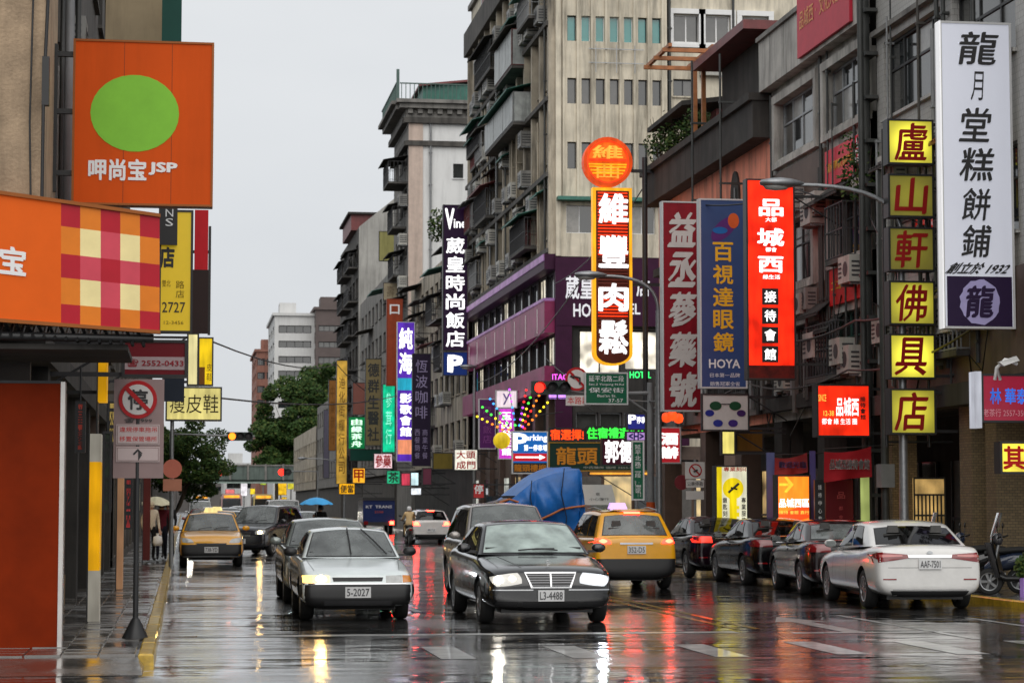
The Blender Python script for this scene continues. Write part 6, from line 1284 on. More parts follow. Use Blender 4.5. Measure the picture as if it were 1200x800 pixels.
def make_car(name, label, S, cat='car', group=None):
    """S: L W H, top (y,z of bonnet, belt, boot), cabin, paint, lamps..; local +y is forward"""
    L, W, Hh, pm = S['L'], S['W'], S['H'], S['paint']; hl, hwid = L / 2, W / 2
    root = thing(name, label, cat, group=group, world=False)
    ty, tz = [p[0] for p in S['top']], [p[1] for p in S['top']]
    zb = S.get('zb', .2); bl = S.get('blunt', 0.)
    st = [hl, hl - .05, hl - .16, hl - .38, hl - .75, hl - 1.15, hl - 1.6, .25, -.35, -.9, -hl + 1.25, -hl + .8, -hl + .42, -hl + .17, -hl + .05, -hl]
    def plan(y):
        e = min(hl - y, hl + y); fr = y > 0
        v = catmull([9, 1.3, .75, .38, .16, .05, 0], [1, 1, .998, .982, .945, .895, .84], e)
        return lerp(v, min(1, v + .1), bl if fr else S.get('blunt_r', bl))
    bm = bmesh.new(); rings = []
    for i, y in enumerate(st):
        hw = hwid * plan(y); zt = catmull(ty, tz, y); z0 = zb + (.10 if i in (0, len(st) - 1) else .03 if i in (1, len(st) - 2) else 0)
        if i in (0, len(st) - 1): zt -= S.get('nosedrop', .10) if i == 0 else S.get('taildrop', .07)
        h = zt - z0
        half = [(0, z0), (hw * .72, z0), (hw * .95, z0 + .07 * h / .6), (hw * .995, z0 + .30 * h), (hw, z0 + .52 * h), (hw * .985, z0 + .78 * h), (hw * .95, zt - .035), (hw * .84, zt), (hw * .45, zt + .022), (0, zt + .03)]
        ring = half + [(-x, z) for x, z in half[-2:0:-1]]
        rings.append([bm.verts.new((x, y, z)) for x, z in ring])
    n = len(rings[0])
    for a, b in zip(rings, rings[1:]):
        for j in range(n): bm.faces.new((a[j], a[(j + 1) % n], b[(j + 1) % n], b[j]))
    for rg, sgn in ((rings[0], 1), (rings[-1], -1)):
        c = Vector((0, 0, 0))
        for v in rg: c += v.co
        c /= n; inn = [bm.verts.new((c.x + (v.co.x - c.x) * .8, v.co.y + sgn * .015, c.z + (v.co.z - c.z) * .72)) for v in rg]
        for j in range(n): bm.faces.new((rg[j], rg[(j + 1) % n], inn[(j + 1) % n], inn[j]))
        m_ = n // 2
        for j in range(m_ - 1): bm.faces.new((inn[j], inn[j + 1], inn[(n - j - 1) % n], inn[(n - j) % n]) if j else (inn[0], inn[1], inn[n - 1]))
        bm.faces.new((inn[m_ - 1], inn[m_], inn[m_ + 1]))
    bmesh.ops.recalc_face_normals(bm, faces=bm.faces)
    me = bpy.data.meshes.new('body'); bm.to_mesh(me); bm.free(); me.materials.append(pm); me.materials.append(plastic)
    tmp = bpy.data.objects.new('tmp', me); COL.objects.link(tmp)
    ms = tmp.modifiers.new('s', 'SUBSURF'); ms.levels = 2; ms.render_levels = 2
    wr = S.get('wr', .32); wy = S['wheels']; cb = bmesh.new()
    for y in wy:
        for s in (-1, 1):
            M_ = Matrix.Translation((s * (hwid - .08), y, wr + .01)) @ Matrix.Rotation(math.pi / 2, 4, 'Y')
            bmesh.ops.create_cone(cb, cap_ends=True, segments=26, radius1=wr + .055, radius2=wr + .055, depth=.46, matrix=M_)
    cm = bpy.data.meshes.new('cut'); cb.to_mesh(cm); cb.free(); cm.materials.append(plastic); co = bpy.data.objects.new('cut', cm); COL.objects.link(co)
    bo = tmp.modifiers.new('b', 'BOOLEAN'); bo.object = co; bo.operation = 'DIFFERENCE'; bo.solver = 'EXACT'
    try: bo.material_mode = 'TRANSFER'
    except Exception: pass
    dg = bpy.context.evaluated_depsgraph_get(); me2 = bpy.data.meshes.new_from_object(tmp.evaluated_get(dg)); me2.name = 'body'
    bpy.data.objects.remove(tmp); bpy.data.objects.remove(co)
    for p in me2.polygons: p.use_smooth = True
    me2.set_sharp_from_angle(angle=R(38)); ob('body', me2, root)
    # cabin
    c = S['cab']; yw0, zw0, yw1, zr, yr1, zrr, yr0, zr0, hw0, hw1 = c[:10]; kf, kr = c[10:12] if len(c) > 10 else (.14, .12)
    crown = .05
    def f_front(s, t): return Vector((s * lerp(hw0, hw1, t), lerp(yw0, yw1, t) - kf * s * s * (1 - .5 * t), lerp(zw0, zr - crown * s * s, t) + .03 * math.sin(math.pi * t) * (1 - s * s)))
    def f_rear(s, t): return Vector((s * lerp(hw0, hw1, t), lerp(yr0, yr1, t) + kr * s * s * (1 - .5 * t), lerp(zr0, zrr - crown * s * s, t) + .02 * math.sin(math.pi * t) * (1 - s * s)))
    def f_roof(s, q): return Vector((s * hw1, lerp(yw1 - .5 * kf * s * s, yr1 + .5 * kr * s * s, q), lerp(zr, zrr, q) - crown * s * s + S.get('arch', .035) * math.sin(math.pi * q)))
    def f_side(sd, q, t):
        ar = S.get('arch', .035) * math.sin(math.pi * q)
        return Vector((sd * (lerp(hw0, hw1, t) + .035 * math.sin(math.pi * t) * math.sin(math.pi * q)), lerp(lerp(yw0 - kf, yw1 - .5 * kf, t), lerp(yr0 + kr, yr1 + .5 * kr, t), q), lerp(lerp(zw0, zr0, q), lerp(zr, zrr, q) - crown + ar, t)))
    bm = bmesh.new()
    sw = S.get('sidewin', ((.08, .46), (.51, .80))); SL = [-1, -.82, -.55, -.27, 0, .27, .55, .82, 1]; TL = [0, .13, .3, .5, .68, .83, 1]
    QL = [0]
    for q0, q1 in sw: QL += [q0 + .015, q0 + .015 + (q1 - q0 - .03) / 3, q0 + .015 + (q1 - q0 - .03) * 2 / 3, q1 - .015]
    QL += [1]
    rt_ = S.get('rt', (.1, .9))
    def patch(fn, AL, BL, openf):
        vs = [[bm.verts.new(fn(a, b)) for a in AL] for b in BL]
        for j in range(len(BL) - 1):
            for i in range(len(AL) - 1):
                if openf((AL[i] + AL[i + 1]) / 2, (BL[j] + BL[j + 1]) / 2): continue
                bm.faces.new((vs[j][i], vs[j][i + 1], vs[j + 1][i + 1], vs[j + 1][i]))
    patch(f_front, SL, TL, lambda s, t: abs(s) < .82 and .13 < t < .83); patch(f_rear, SL, TL, lambda s, t: abs(s) < (.82 if S.get('rw', .86) > .83 else .55) and .13 < t < (.83 if rt_[1] > .82 else .68)); patch(f_roof, SL, QL, lambda s, t: False)
    for sd in (-1, 1): patch(lambda a, b, sd=sd: f_side(sd, a, b), QL, TL, lambda q, t: .13 < t < .83 and any(q0 + .01 < q < q1 - .01 for q0, q1 in sw))
    bmesh.ops.remove_doubles(bm, verts=bm.verts, dist=.002); bmesh.ops.recalc_face_normals(bm, faces=bm.faces)
    sh = [e for e in bm.edges if len(e.link_faces) == 2 and e.calc_face_angle(0) > R(28)]
    bmesh.ops.bevel(bm, geom=sh, offset=.04, offset_type='OFFSET', segments=3, profile=.5, affect='EDGES', clamp_overlap=True)
    me = bpy.data.meshes.new('cabin'); bm.to_mesh(me); bm.free(); me.materials.append(S.get('roofpaint', pm))
    for p in me.polygons: p.use_smooth = True
    cabin = ob('cabin', me, root); cen = Vector((0, (yw1 + yr1) / 2, (zw0 + zr) / 2))
    bv_v, bv_f = [v.co.copy() for v in me2.vertices], [tuple(p.vertices) for p in me2.polygons]
    o_ = len(bv_v); bv_v += [v.co.copy() for v in me.vertices]; bv_f += [tuple(o_ + i for i in p.vertices) for p in me.polygons]
    bvh = BVHTree.FromPolygons(bv_v, bv_f)
    def glassp(nm, fn, s0, s1, t0, t1, m, off=.006, n_=10, k_=5, parent=cabin, trim=True, inner=None):
        def pt(a, b, o):
            s, t = lerp(s0, s1, a), lerp(t0, t1, b); p = fn(s, t); e = 1e-3; nn = (fn(s + e, t) - p).cross(fn(s, t + e) - p).normalized()
            if nn.dot(p - cen) < 0: nn = -nn
            return p + nn * o
        if trim:
            ds, dt = (s1 - s0) * .018, (t1 - t0) * .03; i0, i1, j0, j1 = inner; tr = MB()
            AL = [s0 - ds] + [lerp(i0, i1, k / 6) for k in range(7)] + [s1 + ds]; BL = [t0 - dt] + [lerp(j0, j1, k / 4) for k in range(5)] + [t1 + dt]
            def pt2(s, t):
                p = fn(s, t); e = 1e-3; nn = (fn(s + e, t) - p).cross(fn(s, t + e) - p).normalized()
                if nn.dot(p - cen) < 0: nn = -nn
                return p + nn * (off * .6)
            for j in range(len(BL) - 1):
                for i in range(len(AL) - 1):
                    if 0 < i < len(AL) - 2 and 0 < j < len(BL) - 2: continue
                    tr.poly([pt2(AL[i], BL[j]), pt2(AL[i + 1], BL[j]), pt2(AL[i + 1], BL[j + 1]), pt2(AL[i], BL[j + 1])], plastic, True)
        p0, p1, p2 = pt(.5, .5, off), pt(.55, .5, off), pt(.5, .55, off); flip = (p1 - p0).cross(p2 - p0).dot(p0 - cen) < 0
        mb = MB(); mb.grid(lambda a, b: pt(1 - a if flip else a, b, off), n_, k_, m); o = mb.build(nm, root)
        if trim: tr.build('seal', o)
        return o
    gf = S.get('gf', g_mid); gs = S.get('gs', g_dark)
    glassp('windshield', f_front, -.90, .90, .05, .93, gf, inner=(-.8, .8, .14, .82)); glassp('rear_window', f_rear, -S.get('rw', .86), S.get('rw', .86), S.get('rt', (.1, .9))[0], S.get('rt', (.1, .9))[1], S.get('gr', gs), inner=(-.8, .8, .15, .81 if rt_[1] > .82 else .665))
    for sd in (-1, 1):
        for q0, q1 in S.get('sidewin', ((.08, .46), (.51, .80))): glassp('side_window', lambda a, b, sd=sd: f_side(sd, a, b), q0, q1, .10, .86, gs, .008, inner=(q0 + .02, q1 - .02, .14, .82))
    mb = MB(); zi = max(zw0, zr0 - .02) + .025; fy, ry = yw1 - .22, lerp(yr1, yr0, .45) + .1
    mb.box(-hw0 * .86, hw0 * .86, yr0 + kr + .05, yw0 - kf - .06, zi - .02, zi, dark); inter = mb.build('interior', root)
    mb = MB(); mb.box(-hw0 * .84, hw0 * .84, yw0 - kf - .34, yw0 - kf - .08, zi, zi + .05, plastic); mb.build('dashboard', inter)
    for sx in (-1, 1):
        for yy in (fy, ry):
            mb = MB(); q = sx * hw0 * .45; mb.prism([(q - .2, yy, zi), (q + .2, yy, zi), (q + .16, yy - .08, zi + .2), (q - .16, yy - .08, zi + .2)], (0, -.1, 0), seat_m); mb.prism([(q - .1, yy - .08, zi + .22), (q + .1, yy - .08, zi + .22), (q + .08, yy - .09, zi + .34), (q - .08, yy - .09, zi + .34)], (0, -.07, 0), seat_l if S.get('cover') else seat_m); mb.build('seat', inter)
    mb = MB(); n_w = 14; wc = Vector((-hw0 * .45, yw0 - kf - .42, zi + .03)); mb.tube([wc + Vector((.17 * math.cos(k * 6.2832 / n_w), -.06 * math.sin(k * 6.2832 / n_w), .15 * math.sin(k * 6.2832 / n_w))) for k in range(n_w + 1)], .013, plastic, 5); mb.build('steering_wheel', inter)
    mb = MB(); pm_ = f_front(0, .88); mb.box(-.11, .11, pm_.y - .06, pm_.y - .04, pm_.z - .1, pm_.z - .04, plastic); mb.build('rear_mirror', inter)
    # decals pressed onto the surface
    def press(nm, cs, dirn, m, parent=root, off=.006, n_=8, k_=4, depth=.02, rnd_=0.):
        """cs: four corners (a, z) with a = x for front/rear, y for sides"""
        mb = MB(); last = [None]
        def fn(s, t):
            if rnd_:
                S2, T2 = s * 2 - 1, t * 2 - 1; f_ = rnd_; s2 = S2 * math.sqrt(max(0, 1 - f_ * T2 * T2 / 2)); t2 = T2 * math.sqrt(max(0, 1 - f_ * S2 * S2 / 2)); s_, t_ = (s2 + 1) / 2, (t2 + 1) / 2
            else: s_, t_ = s, t
            a = lerp(lerp(cs[0][0], cs[1][0], s_), lerp(cs[3][0], cs[2][0], s_), t_); z = lerp(lerp(cs[0][1], cs[1][1], s_), lerp(cs[3][1], cs[2][1], s_), t_)
            if dirn == 'f': o, d = Vector((a, 6, z)), Vector((0, -1, 0))
            elif dirn == 'r': o, d = Vector((a, -6, z)), Vector((0, 1, 0))
            elif dirn == 'R': o, d = Vector((3, a, z)), Vector((-1, 0, 0))
            elif dirn == 'L': o, d = Vector((-3, a, z)), Vector((1, 0, 0))
            elif dirn == 't': o, d = Vector((z, a, 4)), Vector((0, 0, -1))
            h = bvh.ray_cast(o, d)
            if h[0] is None: return last[0] if last[0] is not None else o + d * 5
            nn = h[1] if h[1].dot(d) < 0 else -h[1]
            last[0] = h[0] + nn * off; return last[0]
        mb.grid(fn, n_, k_, m)
        return mb.build(nm, parent)
    def mir(cs): return [(-a, z) for a, z in cs]
    for sx in (1, -1):
        for nm, dirn, cs, ml, kw in S.get('decals', ()):
            mm = ml[0] if sx == 1 else ml[-1]
            if mm is None: continue
            o = press(nm, cs if sx == 1 else mir(cs), dirn, mm, **kw)
    for nm, dirn, cs, m, kw in S.get('centre', ()): press(nm, cs, dirn, m, **kw)
    # door seams, handles, sills
    sm = plastic
    for sd, dn in ((1, 'R'), (-1, 'L')):
        for y in S.get('doors', ()): press('door_gap', [(y - .008, zb + .12), (y + .008, zb + .12), (y + .008, zw0 - .03), (y - .008, zw0 - .03)], dn, sm, off=.003, n_=1, k_=6)
        for y in S.get('handles', ()): press('door_handle', [(y - .1, zw0 - .13), (y + .1, zw0 - .13), (y + .1, zw0 - .09), (y - .1, zw0 - .09)], dn, S.get('handle_m', pm), off=.03, n_=2, k_=1)
        if S.get('sill'): press('sill_trim', [(wy[0] - wr - .1, zb + .02), (wy[1] + wr + .1, zb + .02), (wy[1] + wr + .1, zb + .13), (wy[0] - wr - .1, zb + .13)], dn, S['sill'], off=.008, n_=8, k_=2)
        if S.get('rubstrip'): press('rub_strip', [(wy[0] - wr - .1, .47), (wy[1] + wr + .1, .47), (wy[1] + wr + .1, .53), (wy[0] - wr - .1, .53)], dn, S['rubstrip'], off=.012, n_=8, k_=1)
    for sx in (1, -1): press('bonnet_gap', [(hl - .28, sx * W * .375), (yw0 + .02, sx * W * .415), (yw0 + .02, sx * (W * .415 + .008)), (hl - .28, sx * (W * .375 + .008))], 't', sm, off=.002, n_=10, k_=1)
    # grille
    if 'grille' in S:
        x0, x1, z0, z1, bars, gm = S['grille']; g = press('grille', [(-x0, z0), (x0, z0), (x1, z1), (-x1, z1)], 'f', plastic, off=.008, n_=10, k_=3)
        for k in range(bars):
            t = (k + .5) / bars; z = lerp(z0, z1, t); xx = lerp(x0, x1, t); press('slat', [(-xx, z - .005), (xx, z - .005), (xx, z + .004), (-xx, z + .004)], 'f', gm, g, .016, 10, 1)
        if S.get('chrome_frame'):
            w = .022
            for cs in ([(-x0 - w, z0 - w), (x0 + w, z0 - w), (x0, z0), (-x0, z0)], [(-x1, z1), (x1, z1), (x1 + w, z1 + w), (-x1 - w, z1 + w)], [(x0, z0), (x0 + w, z0 - w), (x1 + w, z1 + w), (x1, z1)], [(-x0 - w, z0 - w), (-x0, z0), (-x1, z1), (-x1 - w, z1 + w)]): press('grille_frame', cs, 'f', chrome, g, .02, 8, 3)
            press('slat', [(-.012, z0), (.012, z0), (.012, z1), (-.012, z1)], 'f', chrome, g, .019, 1, 4)
    # plates
    for dirn, z, txt in S.get('plates', ()):
        y = 6 if dirn == 'f' else -6; h = bvh.ray_cast(Vector((0, y, z)), Vector((0, -y, 0)))
        if h[0] is None: continue
        sg = 1 if dirn == 'f' else -1; yy = h[0].y + sg * .03; mp = lambda a, zz, d, sg=sg, yy=yy: (-sg * a, yy + sg * d, zz)
        mb = MB(); mb.bar(mp, -.19, .19, z - .08, z + .08, -.06, 0, plate_m); o = mb.build('number_plate', root)
        mb = MB(); put_text(mb, txt, mp, -.165, .165, z - .055, z + .055, plate_t, .004, .01); mb.build('lettering', o)
    # mirrors
    for sd in (-1, 1):
        mb = MB(); cx, cy, cz = sd * (hw0 + .17), yw0 - kf - .25, zw0 + .09
        mb.lathe([(0, -.07), (.06, -.065), (.085, -.02), (.085, .02), (.06, .055), (0, .06)], S.get('mirror', pm), 14, lambda x, y, z: (cx + x * 1.25, cy + z, cz + y * .85)); mb.box(min(cx, sd * hw0 * .95), max(cx, sd * hw0 * .95), cy - .02, cy + .03, cz - .07, cz - .035, plastic)
        o = mb.build('mirror', root); mb = MB(); mb.poly([(cx + sx * .085, cy - .072, cz + sz * .05) for sx, sz in ((-1, -1), (1, -1), (1, 1), (-1, 1))], g_mid); mb.build('mirror_glass', o)
    # wipers
    for a, b in S.get('wipers', (((-.1, .06), (-.62, .16)), ((.45, .05), (-.02, .14)))):
        mb = MB(); n0 = Vector((0, .02, .035)); p, q = f_front(*a) + n0, f_front(*b) + n0; mb.tube([p, (p + q) / 2 + Vector((0, .01, .012)), q], .011, plastic, 5); mb.build('wiper', root)
    # wheels
    tym, rm = wheel_meshes(wr, .21, S.get('spokes', 5), S.get('rim', rim_m))
    for y in wy:
        for sd in (-1, 1):
            w = ob('wheel', None, root, loc=(sd * (hwid - .13), y, wr)) if False else ob('wheel', tym, root, loc=(sd * (hwid - .13), y, wr)); ob('rim', rm, w)
    mb = MB(); mb.box(-hwid * .7, hwid * .7, -hl + .35, hl - .35, zb - .03, zb + .06, plastic); mb.build('underbody', root)
    if S.get('extra'): S['extra'](root, f_roof, press)
    return root

def place(o, X, Y, deg): o.location = (X, Y, 0); o.rotation_euler = (0, 0, R(deg)); return o

def sedan(L=4.8, W=1.82, H=1.46, belt=.96, hood=.80, trunk=1.04, **k):
    h = L / 2
    S = dict(L=L, W=W, H=H, top=[(h, hood - .12), (h - .16, hood - .03), (h - .5, hood + .03), (h * .42, belt - .02), (0, belt), (-h * .5, belt + .03), (-h + .75, trunk), (-h + .16, trunk - .01), (-h, trunk - .06)],
             cab=[h * .44, belt - .01, h * .10, H - .03, -h * .41, H - .04, -h * .75, trunk - .02, W * .45, W * .352], rt=(.09, .79), wheels=(h - .88, -h + 1.02), doors=(h * .36, -.18, -h * .5), handles=(.05, -h * .40), wr=.325)
    S.update(k); return S
def wagon(L=4.5, W=1.8, H=1.66, belt=1.03, hood=.92, **k):
    h = L / 2
    S = dict(L=L, W=W, H=H, top=[(h, hood - .16), (h - .16, hood - .05), (h - .5, hood), (h * .5, belt), (0, belt + .02), (-h + .4, belt + .04), (-h, belt - .0)],
             cab=[h * .52, belt - .01, h * .16, H - .03, -h + .52, H - .05, -h + .06, belt + .0, W * .455, W * .355, .14, .10], wheels=(h - .85, -h + .85), doors=(h * .42, -.05, -h * .5), handles=(.15, -h * .38), wr=.345, blunt=.5, zb=.22, taildrop=.02,
             sidewin=((.06, .36), (.39, .66), (.69, .92)))
    S.update(k); return S

HL = lambda z0, z1, xi, xo, sk=.0: [(xi, z0 + sk), (xo, z0 + sk * 1.6), (xo, z1), (xi - .02, z1 - .02)]
K = dict
# ---- black limousine in front
blackp = paint('black_car_paint', (.006, .006, .007), .16)
merc = sedan(5.04, 1.93, 1.50, 1.0, .83, 1.06, cover=1, paint=blackp, gf=g_pale, spokes=7, chrome_frame=True, grille=(.27, .36, .56, .735, 5, mat('grille_slat', (.22, .22, .23), .3, metal=.9, var=.1)), plates=[('f', .43, 'L3-4488')], handle_m=chrome,
    decals=[('headlight', 'f', [(.40, .60), (.80, .55), (.90, .70), (.46, .765)], [mat('headlight_glow', (.5, .5, .48), .12, var=.25, vs_=14, coat=1, emit=(1, .92, .78), es=.22), mat('headlight_glow_cold', (.5, .5, .52), .12, var=.25, vs_=14, coat=1, emit=(.85, .93, 1), es=.45)], K(rnd_=.4, n_=10, k_=6)),
            ('headlamp_bulb', 'f', [(.70, .605), (.82, .605), (.82, .705), (.70, .705)], [hl_on, hl_white], K(rnd_=1.2, off=.012, n_=6, k_=6)), ('headlamp_bulb', 'f', [(.50, .62), (.62, .62), (.62, .72), (.50, .72)], [mat('headlight_soft', (.7, .65, .5), .1, var=0, emit=(1, .85, .6), es=1.2)], K(rnd_=1.2, off=.012, n_=6, k_=6)),
            ('bumper_strip', 'f', [(.26, .505), (.86, .505), (.86, .52), (.26, .52)], [chrome], K(n_=12, k_=1, off=.01)), ('lower_intake', 'f', [(.5, .27), (.8, .27), (.8, .34), (.48, .34)], [plastic], K()),
            ('bonnet_crease', 't', [(2.3, .40), (1.2, .62), (1.2, .635), (2.3, .415)], [plastic], K(n_=12, k_=1, off=.003))],
    centre=[('lower_intake', 'f', [(-.4, .26), (.4, .26), (.4, .345), (-.4, .345)], plastic, K())],
    wipers=(((.3, .05), (-.35, .09)), ((-.4, .05), (.05, .07))))
def star(root, f_roof, press):
    mb = MB(); mb.tube([(0, 2.27, .80), (0, 2.26, .87)], .006, chrome, 5); n = 14
    mb.tube([(.035 * math.cos(k * 6.2832 / n), 2.26, .90 + .035 * math.sin(k * 6.2832 / n)) for k in range(n + 1)], .004, chrome, 5)
    for a in (90, 210, 330): mb.tube([(0, 2.26, .90), (.034 * math.cos(R(a)), 2.26, .90 + .034 * math.sin(R(a)))], .004, chrome, 4)
    mb.build('bonnet_emblem', root)
merc['extra'] = star
place(make_car('black_limousine', 'black limousine with chrome grille and lit headlights in the foreground', merc), 5.26, 34.3, 180)
# ---- pale silver sedan at left
silv = paint('pale_silver_paint', (.76, .83, .83), .25, .05)
s1 = sedan(4.3, 1.69, 1.39, .93, .76, .98, paint=silv, gf=g_mid, blunt=.75, rubstrip=plastic, mirror=plastic, wr=.30, spokes=8, grille=(.36, .38, .60, .655, 2, plastic), plates=[('f', .44, '5-2027')],
    decals=[('headlight', 'f', [(.42, .575), (.66, .575), (.66, .685), (.42, .68)], [mat('headlight_glow_warm', (.6, .5, .3), .12, var=0, coat=1, emit=(1, .6, .2), es=1.3), lens], K()), ('headlamp_bulb', 'f', [(.465, .58), (.625, .58), (.625, .685), (.465, .685)], [hl_warm, None], K(rnd_=1.2, off=.012, n_=6, k_=6)), ('indicator', 'f', [(.67, .58), (.81, .585), (.81, .68), (.67, .685)], [mat('amber_lit', (.6, .25, .02), .2, var=0, emit=(1, .5, .1), es=4), amber], K(n_=10))],
    centre=[('bumper', 'f', [(-.83, .22), (.83, .22), (.83, .545), (-.83, .545)], plastic, K(n_=24, k_=6, off=.03)), ('air_slot', 'f', [(-.5, .27), (.5, .27), (.5, .33), (-.5, .33)], dark, K(off=.04)), ('chrome_strip', 'f', [(-.8, .555), (.8, .555), (.8, .57), (-.8, .57)], chrome, K(n_=16, k_=1, off=.012))],
    wipers=(((.02, .05), (.06, .93)), ((-.72, .05), (-.3, .9))), sill=plastic)
place(make_car('silver_sedan', 'old pale silver sedan with black bumper and one warm lit headlight', s1), 2.58, 35.3, 180)
# ---- grey sedan behind it
gsed = paint('grey_green_paint', (.27, .30, .28), .25, .4)
s2 = sedan(4.6, 1.76, 1.50, 1.0, .84, 1.05, paint=gsed, gf=g_mid, grille=(.3, .34, .58, .68, 3, chrome), plates=[('f', .42, '4583-EK')],
    decals=[('headlight', 'f', [(.46, .60), (.80, .60), (.82, .74), (.5, .72)], [lens], K(rnd_=.5)), ('headlamp_bulb', 'f', [(.62, .63), (.74, .63), (.74, .71), (.62, .71)], [hl_white], K(rnd_=1.2, off=.012, n_=6, k_=6))], centre=[('lower_intake', 'f', [(-.5, .26), (.5, .26), (.5, .36), (-.5, .36)], plastic, K())])
place(make_car('grey_sedan', 'grey green sedan close behind the pale silver one', s2), 2.62, 41.2, 180)
# ---- silver people carrier behind the limousine
mpv = wagon(4.7, 1.82, 1.78, 1.08, .98, paint=paint('bronze_silver_paint', (.34, .31, .29), .25, .4), gf=g_mid, grille=(.34, .36, .66, .78, 3, chrome), plates=[('f', .46, '7712-GX')],
    decals=[('headlight', 'f', [(.48, .70), (.84, .70), (.84, .88), (.5, .84)], [lens], K(rnd_=.5)), ('headlamp_bulb', 'f', [(.64, .74), (.76, .74), (.76, .83), (.64, .83)], [hl_on], K(rnd_=1.2, off=.012, n_=6, k_=6))],
    centre=[('lower_intake', 'f', [(-.55, .3), (.55, .3), (.55, .42), (-.55, .42)], plastic, K())])
place(make_car('people_carrier', 'bronze silver people carrier right behind the black limousine', mpv), 6.05, 42.4, 180)
# ---- yellow taxi seen from behind
ytx = paint('taxi_yellow', (.80, .37, .008), .3)
def roof_lamp(txt, m, dy=.1):
    def fn(root, f_roof, press):
        p = f_roof(0, .3); mb = MB(); mb.prism([(-.2, p.y - .09, p.z), (.2, p.y - .09, p.z), (.15, p.y - .07, p.z + .13), (-.15, p.y - .07, p.z + .13)], (0, .17, 0), m); mb.build('roof_lamp', root)
    return fn
def rear_extra(root, f_roof, press):
    roof_lamp('TAXI', mat('taxi_lamp_violet', (.5, .4, .6), .3, var=0, emit=(.6, .35, 1), es=.9))(root, f_roof, press)
    mb = MB()
    for s in (-1, 1): mb.tube([f_roof(s * .92, .12) + Vector((0, 0, .05)), f_roof(s * .92, .5) + Vector((0, 0, .07)), f_roof(s * .92, .92) + Vector((0, 0, .05))], .016, steel, 6)
    mb.build('roof_rail', root)
tx = wagon(4.5, 1.76, 1.65, 1.05, .94, paint=ytx, gs=g_dark, gr=g_mid, wr=.35, plates=[('r', .82, '352-D5')], rw=.84, rt=(.12, .84), handle_m=ytx,
    decals=[('tail_light', 'r', [(.50, .93), (.87, .95), (.87, 1.07), (.56, 1.03)], [mat('tail_lamp_bright', (.5, .02, .01), .2, var=0, emit=(1, .03, .015), es=6)], K(rnd_=.4, n_=10)), ('brake_lamp', 'r', [(.60, .955), (.76, .955), (.76, 1.03), (.60, 1.03)], [tl_on], K(rnd_=1.2, off=.014, n_=8, k_=6)), ('tail_side', 'R', [(-2.05, .95), (-1.8, .98), (-1.8, 1.05), (-2.05, 1.06)], [tl_dim, None], K()), ('reflector', 'r', [(.62, .46), (.8, .46), (.8, .5), (.62, .5)], [tl_dim], K())],
    centre=[('bumper', 'r', [(-.88, .24), (.88, .24), (.86, .64), (-.86, .64)], plastic, K(n_=24, k_=8, off=.025)), ('chrome_strip', 'r', [(-.34, .93), (.34, .93), (.34, .965), (-.34, .965)], chrome, K(n_=10, k_=1, off=.016)), ('high_brake_lamp', 'r', [(-.17, 1.53), (.17, 1.53), (.17, 1.565), (-.17, 1.565)], tl_on, K(n_=6, k_=1, off=.03)), ('spoiler', 'r', [(-.6, 1.575), (.6, 1.575), (.6, 1.60), (-.6, 1.60)], ytx, K(n_=8, k_=1, off=.04)), ('rear_wiper', 'r', [(-.02, 1.12), (.3, 1.14), (.3, 1.155), (-.02, 1.14)], plastic, K(n_=4, k_=1, off=.02))], sill=plastic)
tx['extra'] = rear_extra
place(make_car('yellow_taxi', 'yellow taxi seen from behind with its brake lights lit', tx), 9.1, 46.6, 0)
# ---- white sedan parked at right
whp = paint('pearl_white_paint', (.66, .65, .63), .22)
def rear_lamps(m, z=.86): return [('tail_light', 'r', [(.44, z), (.86, z - .03), (.87, z + .13), (.50, z + .10)], [m], K(n_=12)), ('tail_side', 'R', [(-2.36, z - .02), (-2.1, z + .03), (-2.1, z + .1), (-2.36, z + .13)], [m, None], K()), ('tail_side', 'L', [(-2.36, z - .02), (-2.1, z + .03), (-2.1, z + .1), (-2.36, z + .13)], [None, None], K())]
cam_ = sedan(4.82, 1.83, 1.44, .97, .82, 1.06, paint=whp, gs=g_dark, gr=g_dark, spokes=10, blunt_r=.45, plates=[('r', .76, 'AAF-7501')], cab=[1.06, .96, .26, 1.45, -1.02, 1.44, -1.82, 1.04, .825, .68], handle_m=whp,
    decals=[('tail_light', 'r', [(.34, .86), (.885, .78), (.885, .955), (.38, .92)], [tl_off], K(n_=12, k_=4)), ('tail_lens', 'r', [(.46, .885), (.86, .87), (.86, .915), (.46, .91)], [mat('tail_lens_pale', (.55, .16, .15), .1, var=.1, coat=1)], K(n_=10, k_=1, off=.01)), ('reflector', 'r', [(.56, .50), (.78, .50), (.78, .525), (.56, .525)], [tl_off], K(n_=4, k_=1)),
            ('tail_side', 'L', [(2.37, .83), (2.05, .88), (2.05, .92), (2.37, .955)], [tl_off, tl_off], K())],
    centre=[('chrome_strip', 'r', [(-.36, .865), (.36, .865), (.37, .91), (-.37, .91)], chrome, K(n_=10, k_=2, off=.016)), ('lower_valance', 'r', [(-.6, .23), (.6, .23), (.66, .325), (-.66, .325)], plastic, K(n_=14, k_=3)), ('chrome_strip', 'r', [(-.62, .335), (.62, .335), (.62, .35), (-.62, .35)], chrome, K(n_=14, k_=1)), ('boot_gap', 'r', [(-.7, .70), (.7, .70), (.7, .706), (-.7, .706)], plastic, K(n_=14, k_=1, off=.003)), ('emblem', 'r', [(-.05, .915), (.05, .915), (.05, .97), (-.05, .97)], steel, K(rnd_=1.2, n_=8, k_=6, off=.022))])
for q in cam_['decals']: pass
place(make_car('white_sedan', 'white parked sedan with red tail lights at the right kerb', cam_), 12.35, 37.7, -4.4)
